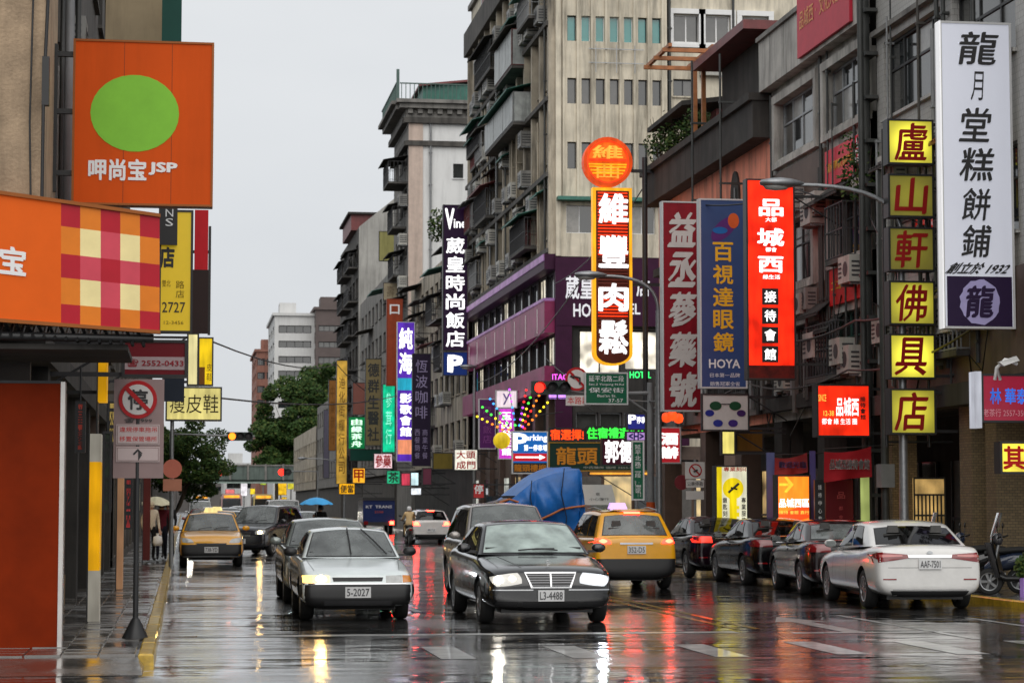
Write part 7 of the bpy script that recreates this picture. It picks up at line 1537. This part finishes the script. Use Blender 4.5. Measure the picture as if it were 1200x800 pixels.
# ---- dark parked cars
def parked(name, label, p, X, Y, deg, **k):
    S = sedan(4.6, 1.79, 1.46, .98, .82, 1.06, paint=p, gs=g_dark, gr=k.pop('gr', g_dark), spokes=k.pop('spokes', 5), plates=[('r', k.pop('pz', .8), k.pop('txt'))],
        decals=[('tail_light', 'r', [(.44, .84), (.85, .84), (.86, .99), (.46, .98)], [k.pop('tl', tl_off)], K(n_=12)), ('tail_side', 'L', [(2.26, .88), (2.0, .92), (2.0, .97), (2.26, .99)], [tl_off, tl_off], K()), ('reflector', 'r', [(.56, .48), (.76, .48), (.76, .51), (.56, .51)], [tl_off], K(n_=4, k_=1))],
        centre=[('lower_valance', 'r', [(-.6, .23), (.6, .23), (.64, .33), (-.64, .33)], plastic, K(n_=14, k_=3)), ('chrome_strip', 'r', [(-.38, .93), (.38, .93), (.36, .955), (-.36, .955)], chrome, K(n_=10, k_=1, off=.012))], **k)
    return place(make_car(name, label, S), X, Y, deg)
parked('dark_sedan', 'dark maroon black parked sedan just ahead of the white one', paint('black_cherry_paint', (.010, .004, .005), .12, coat=.35), 12.75, 43.0, -5, txt='3120-DE', gr=g_mid)
parked('dark_sedan', 'glossy black parked sedan with silver wheels in mid row', paint('gloss_black_paint', (.004, .004, .005), .12, coat=.35), 12.85, 48.2, -1, txt='6K-3388', spokes=9)
parked('dark_sedan', 'dark purple black parked sedan nearest the yellow taxi', paint('plum_black_paint', (.010, .004, .008), .12, coat=.35), 12.75, 53.4, 0, txt='2290-QK', tl=tl_dim)

# ---- taxi facing us at left
tx2 = wagon(4.55, 1.8, 1.52, .98, .9, paint=ytx, gf=g_mid, plates=[('f', .48, '738-YD')], grille=(.4, .42, .60, .66, 1, plastic),
    decals=[('headlight', 'f', [(.46, .66), (.84, .68), (.86, .82), (.56, .78)], [lens], K(rnd_=.4)), ('fog_lamp', 'f', [(.6, .36), (.72, .36), (.72, .44), (.6, .44)], [lens], K(rnd_=1))],
    centre=[('bumper', 'f', [(-.88, .24), (.88, .24), (.88, .62), (-.88, .62)], plastic, K(n_=24, k_=6, off=.02)), ('chrome_strip', 'f', [(-.75, .30), (.75, .30), (.75, .335), (-.75, .335)], steel, K(n_=14, k_=1, off=.04))], sill=plastic)
tx2['extra'] = roof_lamp('TAXI', lit('taxi_lamp_cream', (250, 235, 160), .9))
t2 = place(make_car('yellow_taxi', 'yellow taxi facing the viewer at the left kerb', tx2), .78, 64.6, 180)
t2b = copy_tree(t2); t2b['label'] = 'second yellow taxi half hidden behind the first at the left'; t2b.location = (1.25, 84, 0)
# ---- dark off-roader turning
suv = wagon(4.5, 1.82, 1.72, 1.08, .98, paint=paint('dark_grey_paint', (.02, .02, .024), .2), gf=g_mid, plates=[('f', .5, '1927-VT')], grille=(.36, .38, .66, .8, 3, chrome),
    decals=[('headlight', 'f', [(.5, .72), (.84, .72), (.84, .88), (.52, .86)], [lens], K(rnd_=.5)), ('headlamp_bulb', 'f', [(.6, .74), (.76, .74), (.76, .84), (.6, .84)], [lens, hl_warm], K(rnd_=1.2, off=.012, n_=6, k_=6))])
suv1 = place(make_car('dark_offroader', 'dark grey off roader turning out with one lit headlight', suv), 2.75, 77.5, 158)
# ---- far traffic
def far_car(name, label, S, X, Y, deg, group='distant traffic'): return place(make_car(name, label, S, group=group), X, Y, deg)
wv = wagon(4.9, 1.8, 1.98, 1.15, 1.0, paint=paint('van_white_paint', (.62, .62, .62)), gf=g_mid, cab=[2.2, 1.1, 1.75, 1.95, -2.2, 1.95, -2.43, 1.1, .82, .74, .1, .06], plates=[('f', .5, '5831-KM')],
    decals=[('headlight', 'f', [(.5, .72), (.82, .72), (.82, .9), (.5, .88)], [hl_on], K())])
far_car('white_van', 'white van with its roof showing beyond the dark off roader', wv, 4.9, 112, 180)
sc_ = sedan(4.5, 1.74, 1.45, paint=paint('far_silver_paint', (.42, .43, .44)), gf=g_mid, decals=[('headlight', 'f', [(.46, .60), (.80, .60), (.82, .74), (.5, .72)], [lens], K())], plates=[('f', .42, '9902-FA')])
far_car('silver_sedan', 'distant silver sedan left of the blue umbrella', sc_, 5.05, 92, 180)
hb = wagon(4.2, 1.76, 1.52, 1.0, .9, paint=paint('far_white_paint', (.62, .60, .58)), gs=g_dark, plates=[('r', .6, '8817-J2')], decals=[('tail_light', 'r', [(.52, .8), (.85, .82), (.85, .98), (.58, .96)], [tl_on], K())], centre=[('high_brake_lamp', 'r', [(-.16, 1.40), (.16, 1.40), (.16, 1.44), (-.16, 1.44)], tl_on, K(n_=4, k_=1, off=.03)), ('bumper', 'r', [(-.8, .26), (.8, .26), (.8, .42), (-.8, .42)], plastic, K(n_=14, k_=3, off=.02))])
far_car('white_hatchback', 'white hatchback driving away with red lamps in the right lane', hb, 10.75, 99, 0)
for i, (x, y, c, lb) in enumerate(((1.9, 150, (.30, .06, .05), 'distant red hatchback queuing in the left lane'), (4.2, 175, (.35, .36, .38), 'distant grey hatchback queuing behind the white van'), (1.6, 205, (.05, .05, .06), 'distant black hatchback in the left lane'), (5.6, 230, (.5, .5, .5), 'distant pale hatchback near the overpass'))):
    h_ = wagon(4.2, 1.76, 1.55, 1.0, .9, paint=paint('far_paint_%d' % i, c), gf=g_mid, decals=[('headlight', 'f', [(.5, .68), (.82, .68), (.82, .84), (.52, .8)], [hl_on], K())]); far_car('hatchback', lb, h_, x, y, 180)

fleet = [o for o in COL.objects if o.parent is None and o.name in ('silver_sedan.001', 'hatchback', 'hatchback.001', 'dark_offroader', 'white_van')]
for src, X_, Y_, dg_, lb in (('silver_sedan.001', 2.2, 98, 180, 'silver sedan queuing behind the dark off roader'), ('dark_offroader', 4.6, 101, 180, 'dark off roader further back in the queue'), ('hatchback', 1.0, 104, 180, 'red hatchback behind the second taxi'), ('hatchback.001', 2.4, 122, 180, 'grey hatchback deep in the left queue'), ('dark_offroader', 5.6, 136, 180, 'dark off roader far back near the centre line'), ('silver_sedan.001', 3.4, 146, 180, 'silver sedan far back in the queue'), ('white_van', 1.2, 165, 180, 'white van far up the left lane')):
    o_ = bpy.data.objects.get(src)
    if o_: q_ = copy_tree(o_); place(q_, X_, Y_, dg_); q_['label'] = lb; q_['group'] = 'distant traffic'
# ---- lorry under a blue tarpaulin
tarp = mat('blue_tarpaulin', (.010, .135, .46), .45, var=.25, vs_=2, bump=.8, bs=5)
t = thing('tarp_truck', 'small truck carrying a tall load under a blue tarpaulin', 'truck', (8.75, 56, 0), world=False)
mb = MB(); mb.box(-.95, .95, -2.0, 1.2, .62, .78, dark); mb.box(-.9, .9, 1.25, 2.5, .45, 1.2, paint('truck_blue', (.03, .08, .2)))
mb.prism([(-.88, 1.25, 1.2), (.88, 1.25, 1.2), (.8, 1.3, 1.95), (-.8, 1.3, 1.95)], (0, 1.05, 0), paint('truck_blue', (.03, .08, .2))); mb.build('cab', t)
ty_, rm_ = wheel_meshes(.33, .2, 6, steel)
for y in (-1.2, 1.75):
    for s in (-1, 1): w = ob('wheel', ty_, t, loc=(s * .78, y, .33)); ob('rim', rm_, w)
mb = MB(); mb.box(-.95, .95, -2.04, -2.0, .55, 1.0, paint('truck_blue', (.03, .08, .2))); mb.build('tailgate', t)
for s in (-1, 1): mb = MB(); mb.box(s * .78 - .1, s * .78 + .1, -2.08, -2.04, .62, .74, tl_dim); mb.build('tail_light', t)
rg = random.Random(5); mb = MB()
prof = [(-1.05, 1.62), (-.98, 1.82), (-.72, 2.02), (-.4, 2.28), (-.1, 2.5), (.3, 2.64), (.92, 2.68), (1.0, 2.55), (1.0, 1.7), (.98, .8)]
def tarpf(s, k):
    i = min(int(s * (len(prof) - 1)), len(prof) - 2); f_ = s * (len(prof) - 1) - i; x = lerp(prof[i][0], prof[i + 1][0], f_); z = lerp(prof[i][1], prof[i + 1][1], f_)
    y = -1.95 + k * 2.9; z = z - .25 * abs(k - .45) * (1 if z > 1.8 else 0); fold = .05 * math.sin(s * 22 + k * 5) + .045 * math.sin(k * 17 + s * 9) + .02 * math.sin(s * 53 + k * 11); return (x + fold * .6, y, z + fold * .5)
mb.grid(tarpf, 54, 24, tarp)
def tarpe(s, k):      # gathered rear face hanging down
    a = tarpf(s, 0); x = a[0]; zb = max(.72, .95 + .55 * max(0, -x) + .1 * math.sin(x * 9)); z = lerp(a[2], min(zb, a[2] - .05), k); dr = (1 - s)
    return (x + .12 * k * math.sin(s * 14), a[1] - .13 * math.sin(math.pi * min(1, k * 1.2)) * (1 + .8 * abs(math.sin(s * 13 + k * 2.2)) - .5 * abs(math.sin(s * 31 - k * 5))) - .05 * math.sin(s * 47 - k * 4) * k, z)
mb.grid(tarpe, 54, 22, tarp); o = mb.build('tarpaulin', t)
mb = MB(); band = flat('tarp_strap', (176, 104, 60)); pts = [Vector((x, -2.13 - .04 * math.sin(x * 8), z)) for x, z in ((-.1, 1.36), (.2, 1.5), (.45, 1.62), (.7, 1.66), (1.02, 1.7))]; mb.tube(pts, .03, band, 6)
mb.tube([(.5, -2.16, 2.62), (.42, -2.2, 2.0), (.55, -2.2, 1.4), (.5, -2.12, .95)], .012, black, 5); mb.tube([(-.3, -2.1, 2.32), (-.35, -2.2, 1.9), (-.25, -2.2, 1.4), (-.3, -2.1, .95)], .012, black, 5); mb.tube([(-1.08, -2.0, 1.78), (-.85, -2.06, 1.86), (-.6, -2.1, 1.78)], .03, band, 6); mb.build('strap', o)
mb = MB(); mb.grid(lambda s, k: (lerp(-1.5, -.85, s), -1.9 + k * 1.6, 1.62 + .28 * s - .02 * math.sin(s * 9)), 8, 6, flat('grey_canvas', (92, 84, 92))); mb.build('grey_flap', t)
mb = MB(); mb.box(-.85, .8, -1.9, 1.0, .8, 1.95, soot_shade); mb.build('load', t)

# ---- white van beyond
t = thing('white_delivery_van', 'white van driving away beyond the blue tarpaulin truck', 'van', (11.0, 63, 0), world=False)
vw = paint('van_cream_paint', (.60, .60, .57)); mb = MB(); pr = [(-.95, .45), (.95, .45), (.97, 1.1), (.88, 1.9), (.78, 2.28), (-.78, 2.28), (-.88, 1.9), (-.97, 1.1)]
vsx = [(x, -2.2, z) for x, z in pr]; mb.prism(vsx, (0, 4.2, 0), vw); mb.prism([(x * .97, 2.0, z * (.72 if z > 1.2 else 1)) for x, z in pr], (0, .5, 0), vw); mb.build('body', t)
mb = MB(); mb.prism([(-.76, -2.2, 1.3), (.76, -2.2, 1.3), (.7, -2.2, 1.72), (-.7, -2.2, 1.72)], (0, -.02, 0), g_mid); mb.build('rear_window', t)
mb = MB(); mp = lambda a, z, d: (a, -2.205 - d, z); put_text(mb, '小心慢行', mp, .15, .7, 1.84, 1.92, flat('text_grey_van', (90, 90, 90)), .005, 0); put_text(mb, '車', mp, .33, .45, 1.98, 2.06, flat('text_grey_van', (90, 90, 90)), .005, 0); put_text(mb, 'eco', mp, -.45, -.2, 1.98, 2.1, flat('text_leaf_green', (90, 140, 50)), .005, .03); put_text(mb, 'service', mp, -.5, -.15, 1.9, 1.95, flat('text_leaf_green', (90, 140, 50)), .005, 0); mb.build('lettering', t)
for s in (-1, 1):
    mb = MB(); mb.box(s * .87 - .06, s * .87 + .06, -2.24, -2.2, .9, 1.25, tl_off); mb.build('tail_light', t)
    for y in (-1.4, 1.6): w = ob('wheel', ty_, t, loc=(s * .82, y, .33)); ob('rim', rm_, w)
mb = MB(); mb.box(-.95, .95, -2.3, -2.2, .4, .6, plastic); mb.build('bumper', t)
# ---- blue box truck
t = thing('blue_box_truck', 'dark blue box truck parked at the far right kerb', 'truck', (11.2, 131, 0), world=False); bb = paint('box_blue', (.015, .03, .12))
mb = MB(); mb.box(-.92, .92, -2.4, 1.3, .7, 1.95, bb); mb.build('box', t); mb = MB(); mb.box(-.95, .95, -2.45, 1.35, 1.95, 2.12, plastic); mb.build('box_roof', t)
mb = MB(); mb.prism([(-.85, 1.4, .5), (.85, 1.4, .5), (.8, 1.4, 1.85), (-.8, 1.4, 1.85)], (0, 1.3, 0), bb); mb.build('cab', t)
mb = MB(); put_text(mb, 'KT  TRANS', lambda a, z, d: (a, -2.405 - d, z), -.75, .75, 1.5, 1.66, tw_, .005, .01); put_text(mb, '2558', lambda a, z, d: (a, -2.405 - d, z), -.25, .25, 1.22, 1.34, flat('text_rust', (190, 80, 50)), .005, 0); mb.build('lettering', t)
for s in (-1, 1):
    mb = MB(); mb.box(s * .75 - .12, s * .75 + .12, -2.48, -2.4, .55, .75, tl_on if s > 0 else tl_off); mb.build('tail_light', t)
    for y in (-1.4, 1.6): w = ob('wheel', ty_, t, loc=(s * .76, y, .33)); ob('rim', rm_, w)
mb = MB(); mb.box(-.9, .9, -2.38, 1.3, .5, .7, plastic); mb.build('chassis', t)

# ---- buses at the end of the street
def bus(label, X, Y, pm, es=1.):
    t = thing('city_bus', label, 'bus', (X, Y, 0), R(180), 'buses at the end of the street', world=False); mb = MB(); pr = [(-1.2, .35), (1.2, .35), (1.25, .9), (1.22, 2.6), (1.05, 2.95), (-1.05, 2.95), (-1.22, 2.6), (-1.25, .9)]
    mb.prism([(x, 4.5, z) for x, z in pr], (0, -9, 0), pm); mb.build('body', t)
    mb = MB(); mb.prism([(-1.1, 4.5, 1.2), (1.1, 4.5, 1.2), (1.05, 4.5, 2.35), (-1.05, 4.5, 2.35)], (0, .03, 0), glass_d); mb.build('windshield', t)
    mb = MB(); mb.box(-.9, .9, 4.5, 4.54, 2.45, 2.75, lit('bus_board', (255, 170, 50), 1.2)); mb.build('route_board', t)
    for s in (-1, 1):
        mb = MB(); mb.lathe([(0, .04), (.14, .02), (.16, 0)], hl_on, 12, lambda x, y, z, s=s: (s * .95 + x, 4.5 + z, .75 + y)); mb.build('headlight', t)
        for k in range(5): mb = MB(); mb.box(s * 1.235 - .02, s * 1.235 + .02, 2.9 - k * 1.6, 4.1 - k * 1.6, 1.25, 2.3, glass_d); mb.build('side_window', t)
        for y in (-2.8, 2.9): w = ob('wheel', ty_, t, loc=(s * 1.05, y, .45)); w.scale = (1.2, 1.36, 1.36); ob('rim', rm_, w)
    return t
bus('white and pink city bus waiting under the overpass', 5.6, 268, paint('bus_pinkish', (.55, .35, .34)))
bus('pale yellow city bus waiting right of the other bus', 9.9, 285, paint('bus_yellowish', (.6, .48, .2)))
bus('white city bus furthest back in the left lane', 2.2, 300, paint('bus_white', (.55, .55, .55)))
# ------------------------------------------------------------------ scooters
def scooter(label, loc, rz, c, shield=True, group='scooters parked at the right kerb'):
    t = thing('scooter', label, 'scooter', loc, rz, group, world=False); pm = paint('scooter_%d' % int(c[0] * 1000 + c[2] * 77), c, .25)
    ty, rm = wheel_meshes(.24, .1, 5, steel)
    for y in (.62, -.6): w = ob('wheel', ty, t, loc=(0, y, .24)); ob('rim', rm, w)
    def loft(rings, m, nm):
        mb = MB(); n = 12; vs = []; fs = []
        for y, z, w, h in rings: vs += [(w * math.cos(k * 6.2832 / n), y + 0, z + h * math.sin(k * 6.2832 / n)) for k in range(n)]
        for i in range(len(rings) - 1):
            for k in range(n): fs.append((i * n + k, i * n + (k + 1) % n, (i + 1) * n + (k + 1) % n, (i + 1) * n + k))
        mb.faces(vs, fs, m, True); mb.poly(vs[:n], m); mb.poly(vs[-n:], m); return mb.build(nm, t)
    loft([(-.92, .72, .05, .03), (-.82, .68, .13, .09), (-.5, .6, .17, .16), (-.15, .52, .17, .16), (.02, .42, .14, .1)], pm, 'tail_body')
    loft([(-.85, .80, .08, .03), (-.6, .80, .14, .06), (-.2, .76, .15, .06), (.02, .72, .11, .05)], rubber, 'seat')
    loft([(.0, .30, .15, .06), (.3, .30, .15, .05), (.42, .34, .14, .07)], plastic, 'footboard')
    mb = MB(); mb.grid(lambda s, k: ((s - .5) * .44 * (1 - .25 * k), .40 + .17 * k - .0 + .14 * (1 - (2 * s - 1) ** 2), .32 + .62 * k), 10, 8, pm); mb.grid(lambda s, k: ((s - .5) * .43 * (1 - .25 * k), .385 + .13 * k + .05 * (1 - (2 * s - 1) ** 2), .32 + .62 * k), 10, 8, plastic); mb.build('leg_shield', t)
    mb = MB(); mb.grid(lambda s, k: ((s - .5) * .14, .62 + .30 * math.sin(math.pi * (k - .5)) * .9, .24 + .28 * math.cos(math.pi * (k - .5)) * .95 + .02), 3, 10, pm); mb.build('front_mudguard', t)
    mb = MB(); mb.tube([(0, .62, .24), (0, .52, .6), (0, .44, .98)], .03, steel, 8); mb.build('fork', t)
    mb = MB(); mb.tube([(-.34, .34, 1.06), (-.16, .43, 1.02), (.16, .43, 1.02), (.34, .34, 1.06)], .018, rubber, 7); mb.lathe([(0, -.1), (.1, -.06), (.12, .03), (.08, .08), (0, .09)], pm, 12, lambda x, y, z: (x * 1.2, .46 + z, 1.0 + y)); mb.build('handlebar', t)
    mb = MB(); mb.lathe([(0, .02), (.06, .01), (.075, -.02)], lens, 14, lambda x, y, z: (x * 1.2, .575 + z, .98 + y)); mb.build('headlight', t)
    for s in (-1, 1): mb = MB(); mb.tube([(s * .2, .42, 1.03), (s * .3, .42, 1.2)], .008, black, 5); mb.lathe([(0, -.015), (.055, -.01), (.06, .01), (0, .012)], black, 12, lambda x, y, z, s=s: (s * .32 + x * 1.2, .42 + z, 1.24 + y * .8)); mb.build('mirror', t)
    if shield: mb = MB(); mb.grid(lambda s, k: ((s - .5) * (.46 - .1 * k * k), .52 - .12 * k + .08 * (1 - (2 * s - 1) ** 2), 1.05 + .42 * k), 8, 6, mat('clear_screen', (.6, .62, .62), .1, var=0, trans=.85)); mb.build('windscreen', t)
    mb = MB(); mb.box(-.06, .06, -.96, -.92, .62, .7, tl_off); mb.build('tail_light', t); mb = MB(); mb.tube([(.14, -.2, .25), (.16, -.85, .3)], .05, steel, 8); mb.build('exhaust', t)
    mb = MB(); mb.tube([(.05, .05, .25), (-.25, .05, .015)], .015, black, 5); mb.build('side_stand', t)
    return t
scooter('black scooter with a clear windscreen just right of the white sedan', (14.55, 40.5, .12), R(70), (.012, .012, .013))
scooter('dark blue scooter standing by the right pavement edge', (14.55, 39.1, .12), R(62), (.02, .03, .06), False)
scooter('black scooter deepest in the row by the brick column', (15.0, 41.6, .12), R(75), (.015, .013, .012), False)
scooter('grey scooter cut off by the right picture edge', (14.85, 38.0, .12), R(60), (.05, .05, .055), True)
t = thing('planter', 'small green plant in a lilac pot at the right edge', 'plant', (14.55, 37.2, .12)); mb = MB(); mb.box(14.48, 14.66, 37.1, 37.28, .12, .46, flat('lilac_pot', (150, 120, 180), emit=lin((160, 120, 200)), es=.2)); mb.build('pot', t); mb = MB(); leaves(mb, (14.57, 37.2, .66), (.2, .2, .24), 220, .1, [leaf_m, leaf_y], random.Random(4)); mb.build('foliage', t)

# ------------------------------------------------------------------ people
skin = mat('skin', (.42, .25, .17), .5, var=.05); hair = mat('hair_black', (.012, .010, .009), .5)
def person(label, loc, rz, top, legs, pose='stand', umb=None, bag=None, hairm=hair, group=None, h=1.68, helmet=None):
    t = thing('person', label, 'person', loc, rz, group, world=False); k = h / 1.7
    J = {'pel': (0, 0, .95), 'waist': (0, .01, 1.12), 'chest': (0, .02, 1.33), 'neck': (0, .02, 1.48), 'head': (0, .03, 1.58), 'crown': (0, .02, 1.68)}
    st = .18 if pose == 'walk' else .03
    for s, nm in ((-1, 'l'), (1, 'r')):
        d = st * s; J.update({nm + 'hip': (s * .1, 0, .92), nm + 'knee': (s * .11, .04 + d * .7, .5), nm + 'ank': (s * .11, d * 1.2 - .03, .09), nm + 'toe': (s * .12, d * 1.2 + .14, .04), nm + 'sho': (s * .18, .01, 1.42), nm + 'elb': (s * .24, -.02 - d * .4, 1.15), nm + 'wri': (s * .24, .08 - d * .6, .92), nm + 'han': (s * .24, .12 - d * .7, .84)})
    if umb: J['relb'] = (.25, .08, 1.17); J['rwri'] = (.2, .3, 1.28); J['rhan'] = (.18, .34, 1.33)
    if pose == 'ride':
        for s, nm in ((-1, 'l'), (1, 'r')): J.update({nm + 'knee': (s * .16, .42, .85), nm + 'ank': (s * .14, .42, .42), nm + 'toe': (s * .14, .58, .38), nm + 'elb': (s * .27, .2, 1.15), nm + 'wri': (s * .28, .42, 1.12), nm + 'han': (s * .28, .5, 1.1)})
    rad = {'pel': .14, 'waist': .13, 'chest': .155, 'neck': .055, 'head': .095, 'crown': .07, 'hip': .095, 'knee': .062, 'ank': .045, 'toe': .04, 'sho': .07, 'elb': .05, 'wri': .036, 'han': .034}
    E_ = [('pel', 'waist', 1), ('waist', 'chest', 1), ('chest', 'neck', 1), ('neck', 'head', 0), ('head', 'crown', 3)]
    for n_ in 'lr': E_ += [('pel', n_ + 'hip', 2), (n_ + 'hip', n_ + 'knee', 2), (n_ + 'knee', n_ + 'ank', 2), (n_ + 'ank', n_ + 'toe', 4), ('chest', n_ + 'sho', 1), (n_ + 'sho', n_ + 'elb', 1), (n_ + 'elb', n_ + 'wri', 1), (n_ + 'wri', n_ + 'han', 0)]
    names = list(J); vs = [tuple(c * k for c in J[n_]) for n_ in names]; es = [(names.index(a), names.index(b)) for a, b, _ in E_]
    fingers = []
    for n_ in 'lr':
        a, b = Vector(J[n_ + 'wri']), Vector(J[n_ + 'han']); d = (b - a).normalized(); sd = d.cross(Vector((0, 0, 1)) if abs(d.z) < .8 else Vector((0, 1, 0))).normalized()
        for f_ in range(5):
            off = (f_ - 1.5) * .018 if f_ < 4 else -.04; ln = (.07, .08, .075, .06, .05)[f_]; q = b + sd * off + d * (.02 if f_ < 4 else -.02); cur = Vector((0, .015, -.01))
            i0 = len(vs); vs += [tuple(q * k), tuple((q + d * ln * .55 + cur * .5) * k), tuple((q + d * ln + cur * 1.5) * k)]; names += ['f', 'f', 'f']; es += [(names.index(n_ + 'han'), i0), (i0, i0 + 1), (i0 + 1, i0 + 2)]; fingers += [0, 0, 0]
    me = bpy.data.meshes.new('p'); me.from_pydata(vs, es, []); o = bpy.data.objects.new('p', me); COL.objects.link(o); sk = o.modifiers.new('s', 'SKIN'); o.modifiers.new('d', 'SUBSURF').levels = 1
    for i, n_ in enumerate(names):
        key_ = n_ if n_ in rad else n_[1:]; r = rad.get(key_, .011) * k; sv = me.skin_vertices[0].data[i]; sv.radius = (r, r * (.8 if key_ in ('chest', 'waist', 'pel') else 1)); sv.use_root = (i == 0)
    dg = bpy.context.evaluated_depsgraph_get(); m2 = bpy.data.meshes.new_from_object(o.evaluated_get(dg)); bpy.data.objects.remove(o); m2.name = 'body'
    m2.materials.clear()
    for m in (skin, top, legs, hairm, rubber): m2.materials.append(m)
    segs = [(Vector(vs[a]), Vector(vs[b])) for a, b in es]; mi = [x[2] for x in E_] + fingers
    for p in m2.polygons:
        c = p.center; best, bi = 9, 0
        for i, (a, b) in enumerate(segs):
            ab = b - a; s = max(0, min(1, (c - a).dot(ab) / max(ab.length_squared, 1e-9))); d = (c - (a + ab * s)).length
            if d < best: best, bi = d, i
        p.material_index = mi[bi]; p.use_smooth = True
        if c.z > 1.545 * k and c.y < .02 * k or c.z > 1.66 * k: p.material_index = 3
    ob('body', m2, t)
    hd = Vector((0, .05, 1.6)) * k; mb = MB()
    for s in (-1, 1): mb.lathe([(0, -.012), (.012, 0), (0, .012)], hair, 8, lambda x, y, z, s=s: (s * .035 * k + x, hd.y + .075 * k + y * .5, hd.z + .005 + z))
    mb.prism([(-.012, hd.y + .075 * k, hd.z - .03), (.012, hd.y + .075 * k, hd.z - .03), (0, hd.y + .085 * k, hd.z + .01)], (0, .02, 0), skin); mb.box(-.022, .022, hd.y + .07 * k, hd.y + .082 * k, hd.z - .058, hd.z - .05, flat('lip', (150, 70, 65))); mb.build('face', t)
    mb = MB(); mb.lathe([(.0, .13), (.06, .12), (.1, .07), (.112, 0), (.10, -.06)], helmet or hairm, 16, lambda x, y, z: (x * k, (y * 1.05 + .01) * k, (1.60 + z) * k)); mb.build('helmet' if helmet else 'hair', t)
    return t
def umbrella(label, loc, m, r=.52, h=.95, group='umbrellas'):
    t = thing('umbrella', label, 'umbrella', loc, 0, group, world=False); mb = MB(); n = 8
    def fn(s, q):
        a = s * 6.2832; sc = 1 - .06 * (1 - math.cos(n * a)) * q; return (math.cos(a) * r * q * sc, math.sin(a) * r * q * sc, h + .24 * (1 - q ** 2) - (0.015 * (1 - math.cos(n * a)) * q))
    mb.grid(fn, 48, 8, m); mb.grid(lambda s, q: tuple(Vector(fn(s, q)) - Vector((0, 0, .006))), 48, 8, m); mb.build('canopy', t)
    for k in range(n): a = k * 6.2832 / n; mb = MB(); mb.tube([(math.cos(a) * r * q, math.sin(a) * r * q, h + .24 * (1 - q * q) - .012) for q in (.05, .4, .7, 1)], .005, steel, 4); mb.build('rib', t)
    mb = MB(); mb.tube([(0, 0, 0), (0, 0, h + .3)], .009, steel, 6); mb.build('shaft', t); mb = MB(); mb.tube([(0, 0, -.02), (0, 0, -.1), (.03, 0, -.13), (.06, 0, -.1)], .013, bark, 6); mb.build('handle', t)
    return t
maroon_c = flat('maroon_jacket', (92, 26, 38), .8); navy_c = flat('navy_trousers', (28, 30, 42), .8); cream_c = flat('cream_jacket', (196, 182, 160), .8); black_c = flat('black_clothes', (24, 23, 24), .8)
x = P(190, 660, Z=.1).x; Yp_ = 66
pA = person('person in a maroon jacket and dark trousers walking under the pale umbrella', (-.62, Yp_, .12), R(180), maroon_c, navy_c, 'walk', umb=1)
umbrella('pale cream umbrella held by the pedestrian on the left pavement', (-.62 - .18, Yp_ - .34, .12 + 1.30), flat('umbrella_cream', (205, 200, 172), .6), .50, .30)
person('person in a cream jacket with a pale hat beside the left shops', (-.93, 64.6, .12), R(200), cream_c, black_c, 'stand', hairm=flat('pale_hat', (190, 176, 150)))
mb = MB(); mb.lathe([(.0, 0), (.1, .0), (.13, .1), (.11, .26), (.03, .3), (.05, .36)], flat('bag_white', (212, 210, 205)), 12, lambda a, b, z: (-.72 + a * 1.1, 64.5 + b * .6, .55 + z)); tag(mb.build('shopping_bag'), 'white plastic shopping bag carried at the left pavement', 'bag')
person('dark clothed person between the yellow taxi and the shops', (-.45, 68.6, .12), R(170), black_c, black_c, 'walk')
person('dark clothed person crossing under the bright blue umbrella', (5.0, 82, .0), R(160), black_c, navy_c, 'walk', umb=1)
umbrella('bright blue umbrella in the middle of the street', (4.82, 81.7, 1.34), flat('umbrella_blue', (70, 165, 225), .5), .62, .40)
# a scooter rider by the white hatchback and one left of the blue umbrella
s1_ = scooter('distant scooter ridden beside the white hatchback', (9.55, 95, 0), 0, (.3, .28, .25), False, 'scooters on the road')
person('rider in a beige raincoat on the scooter by the white hatchback', (9.55, 94.75, .02), 0, flat('raincoat_beige', (206, 176, 130), .6), flat('raincoat_beige', (206, 176, 130), .6), 'ride', helmet=flat('helmet_white', (200, 200, 200), .3), h=1.6)
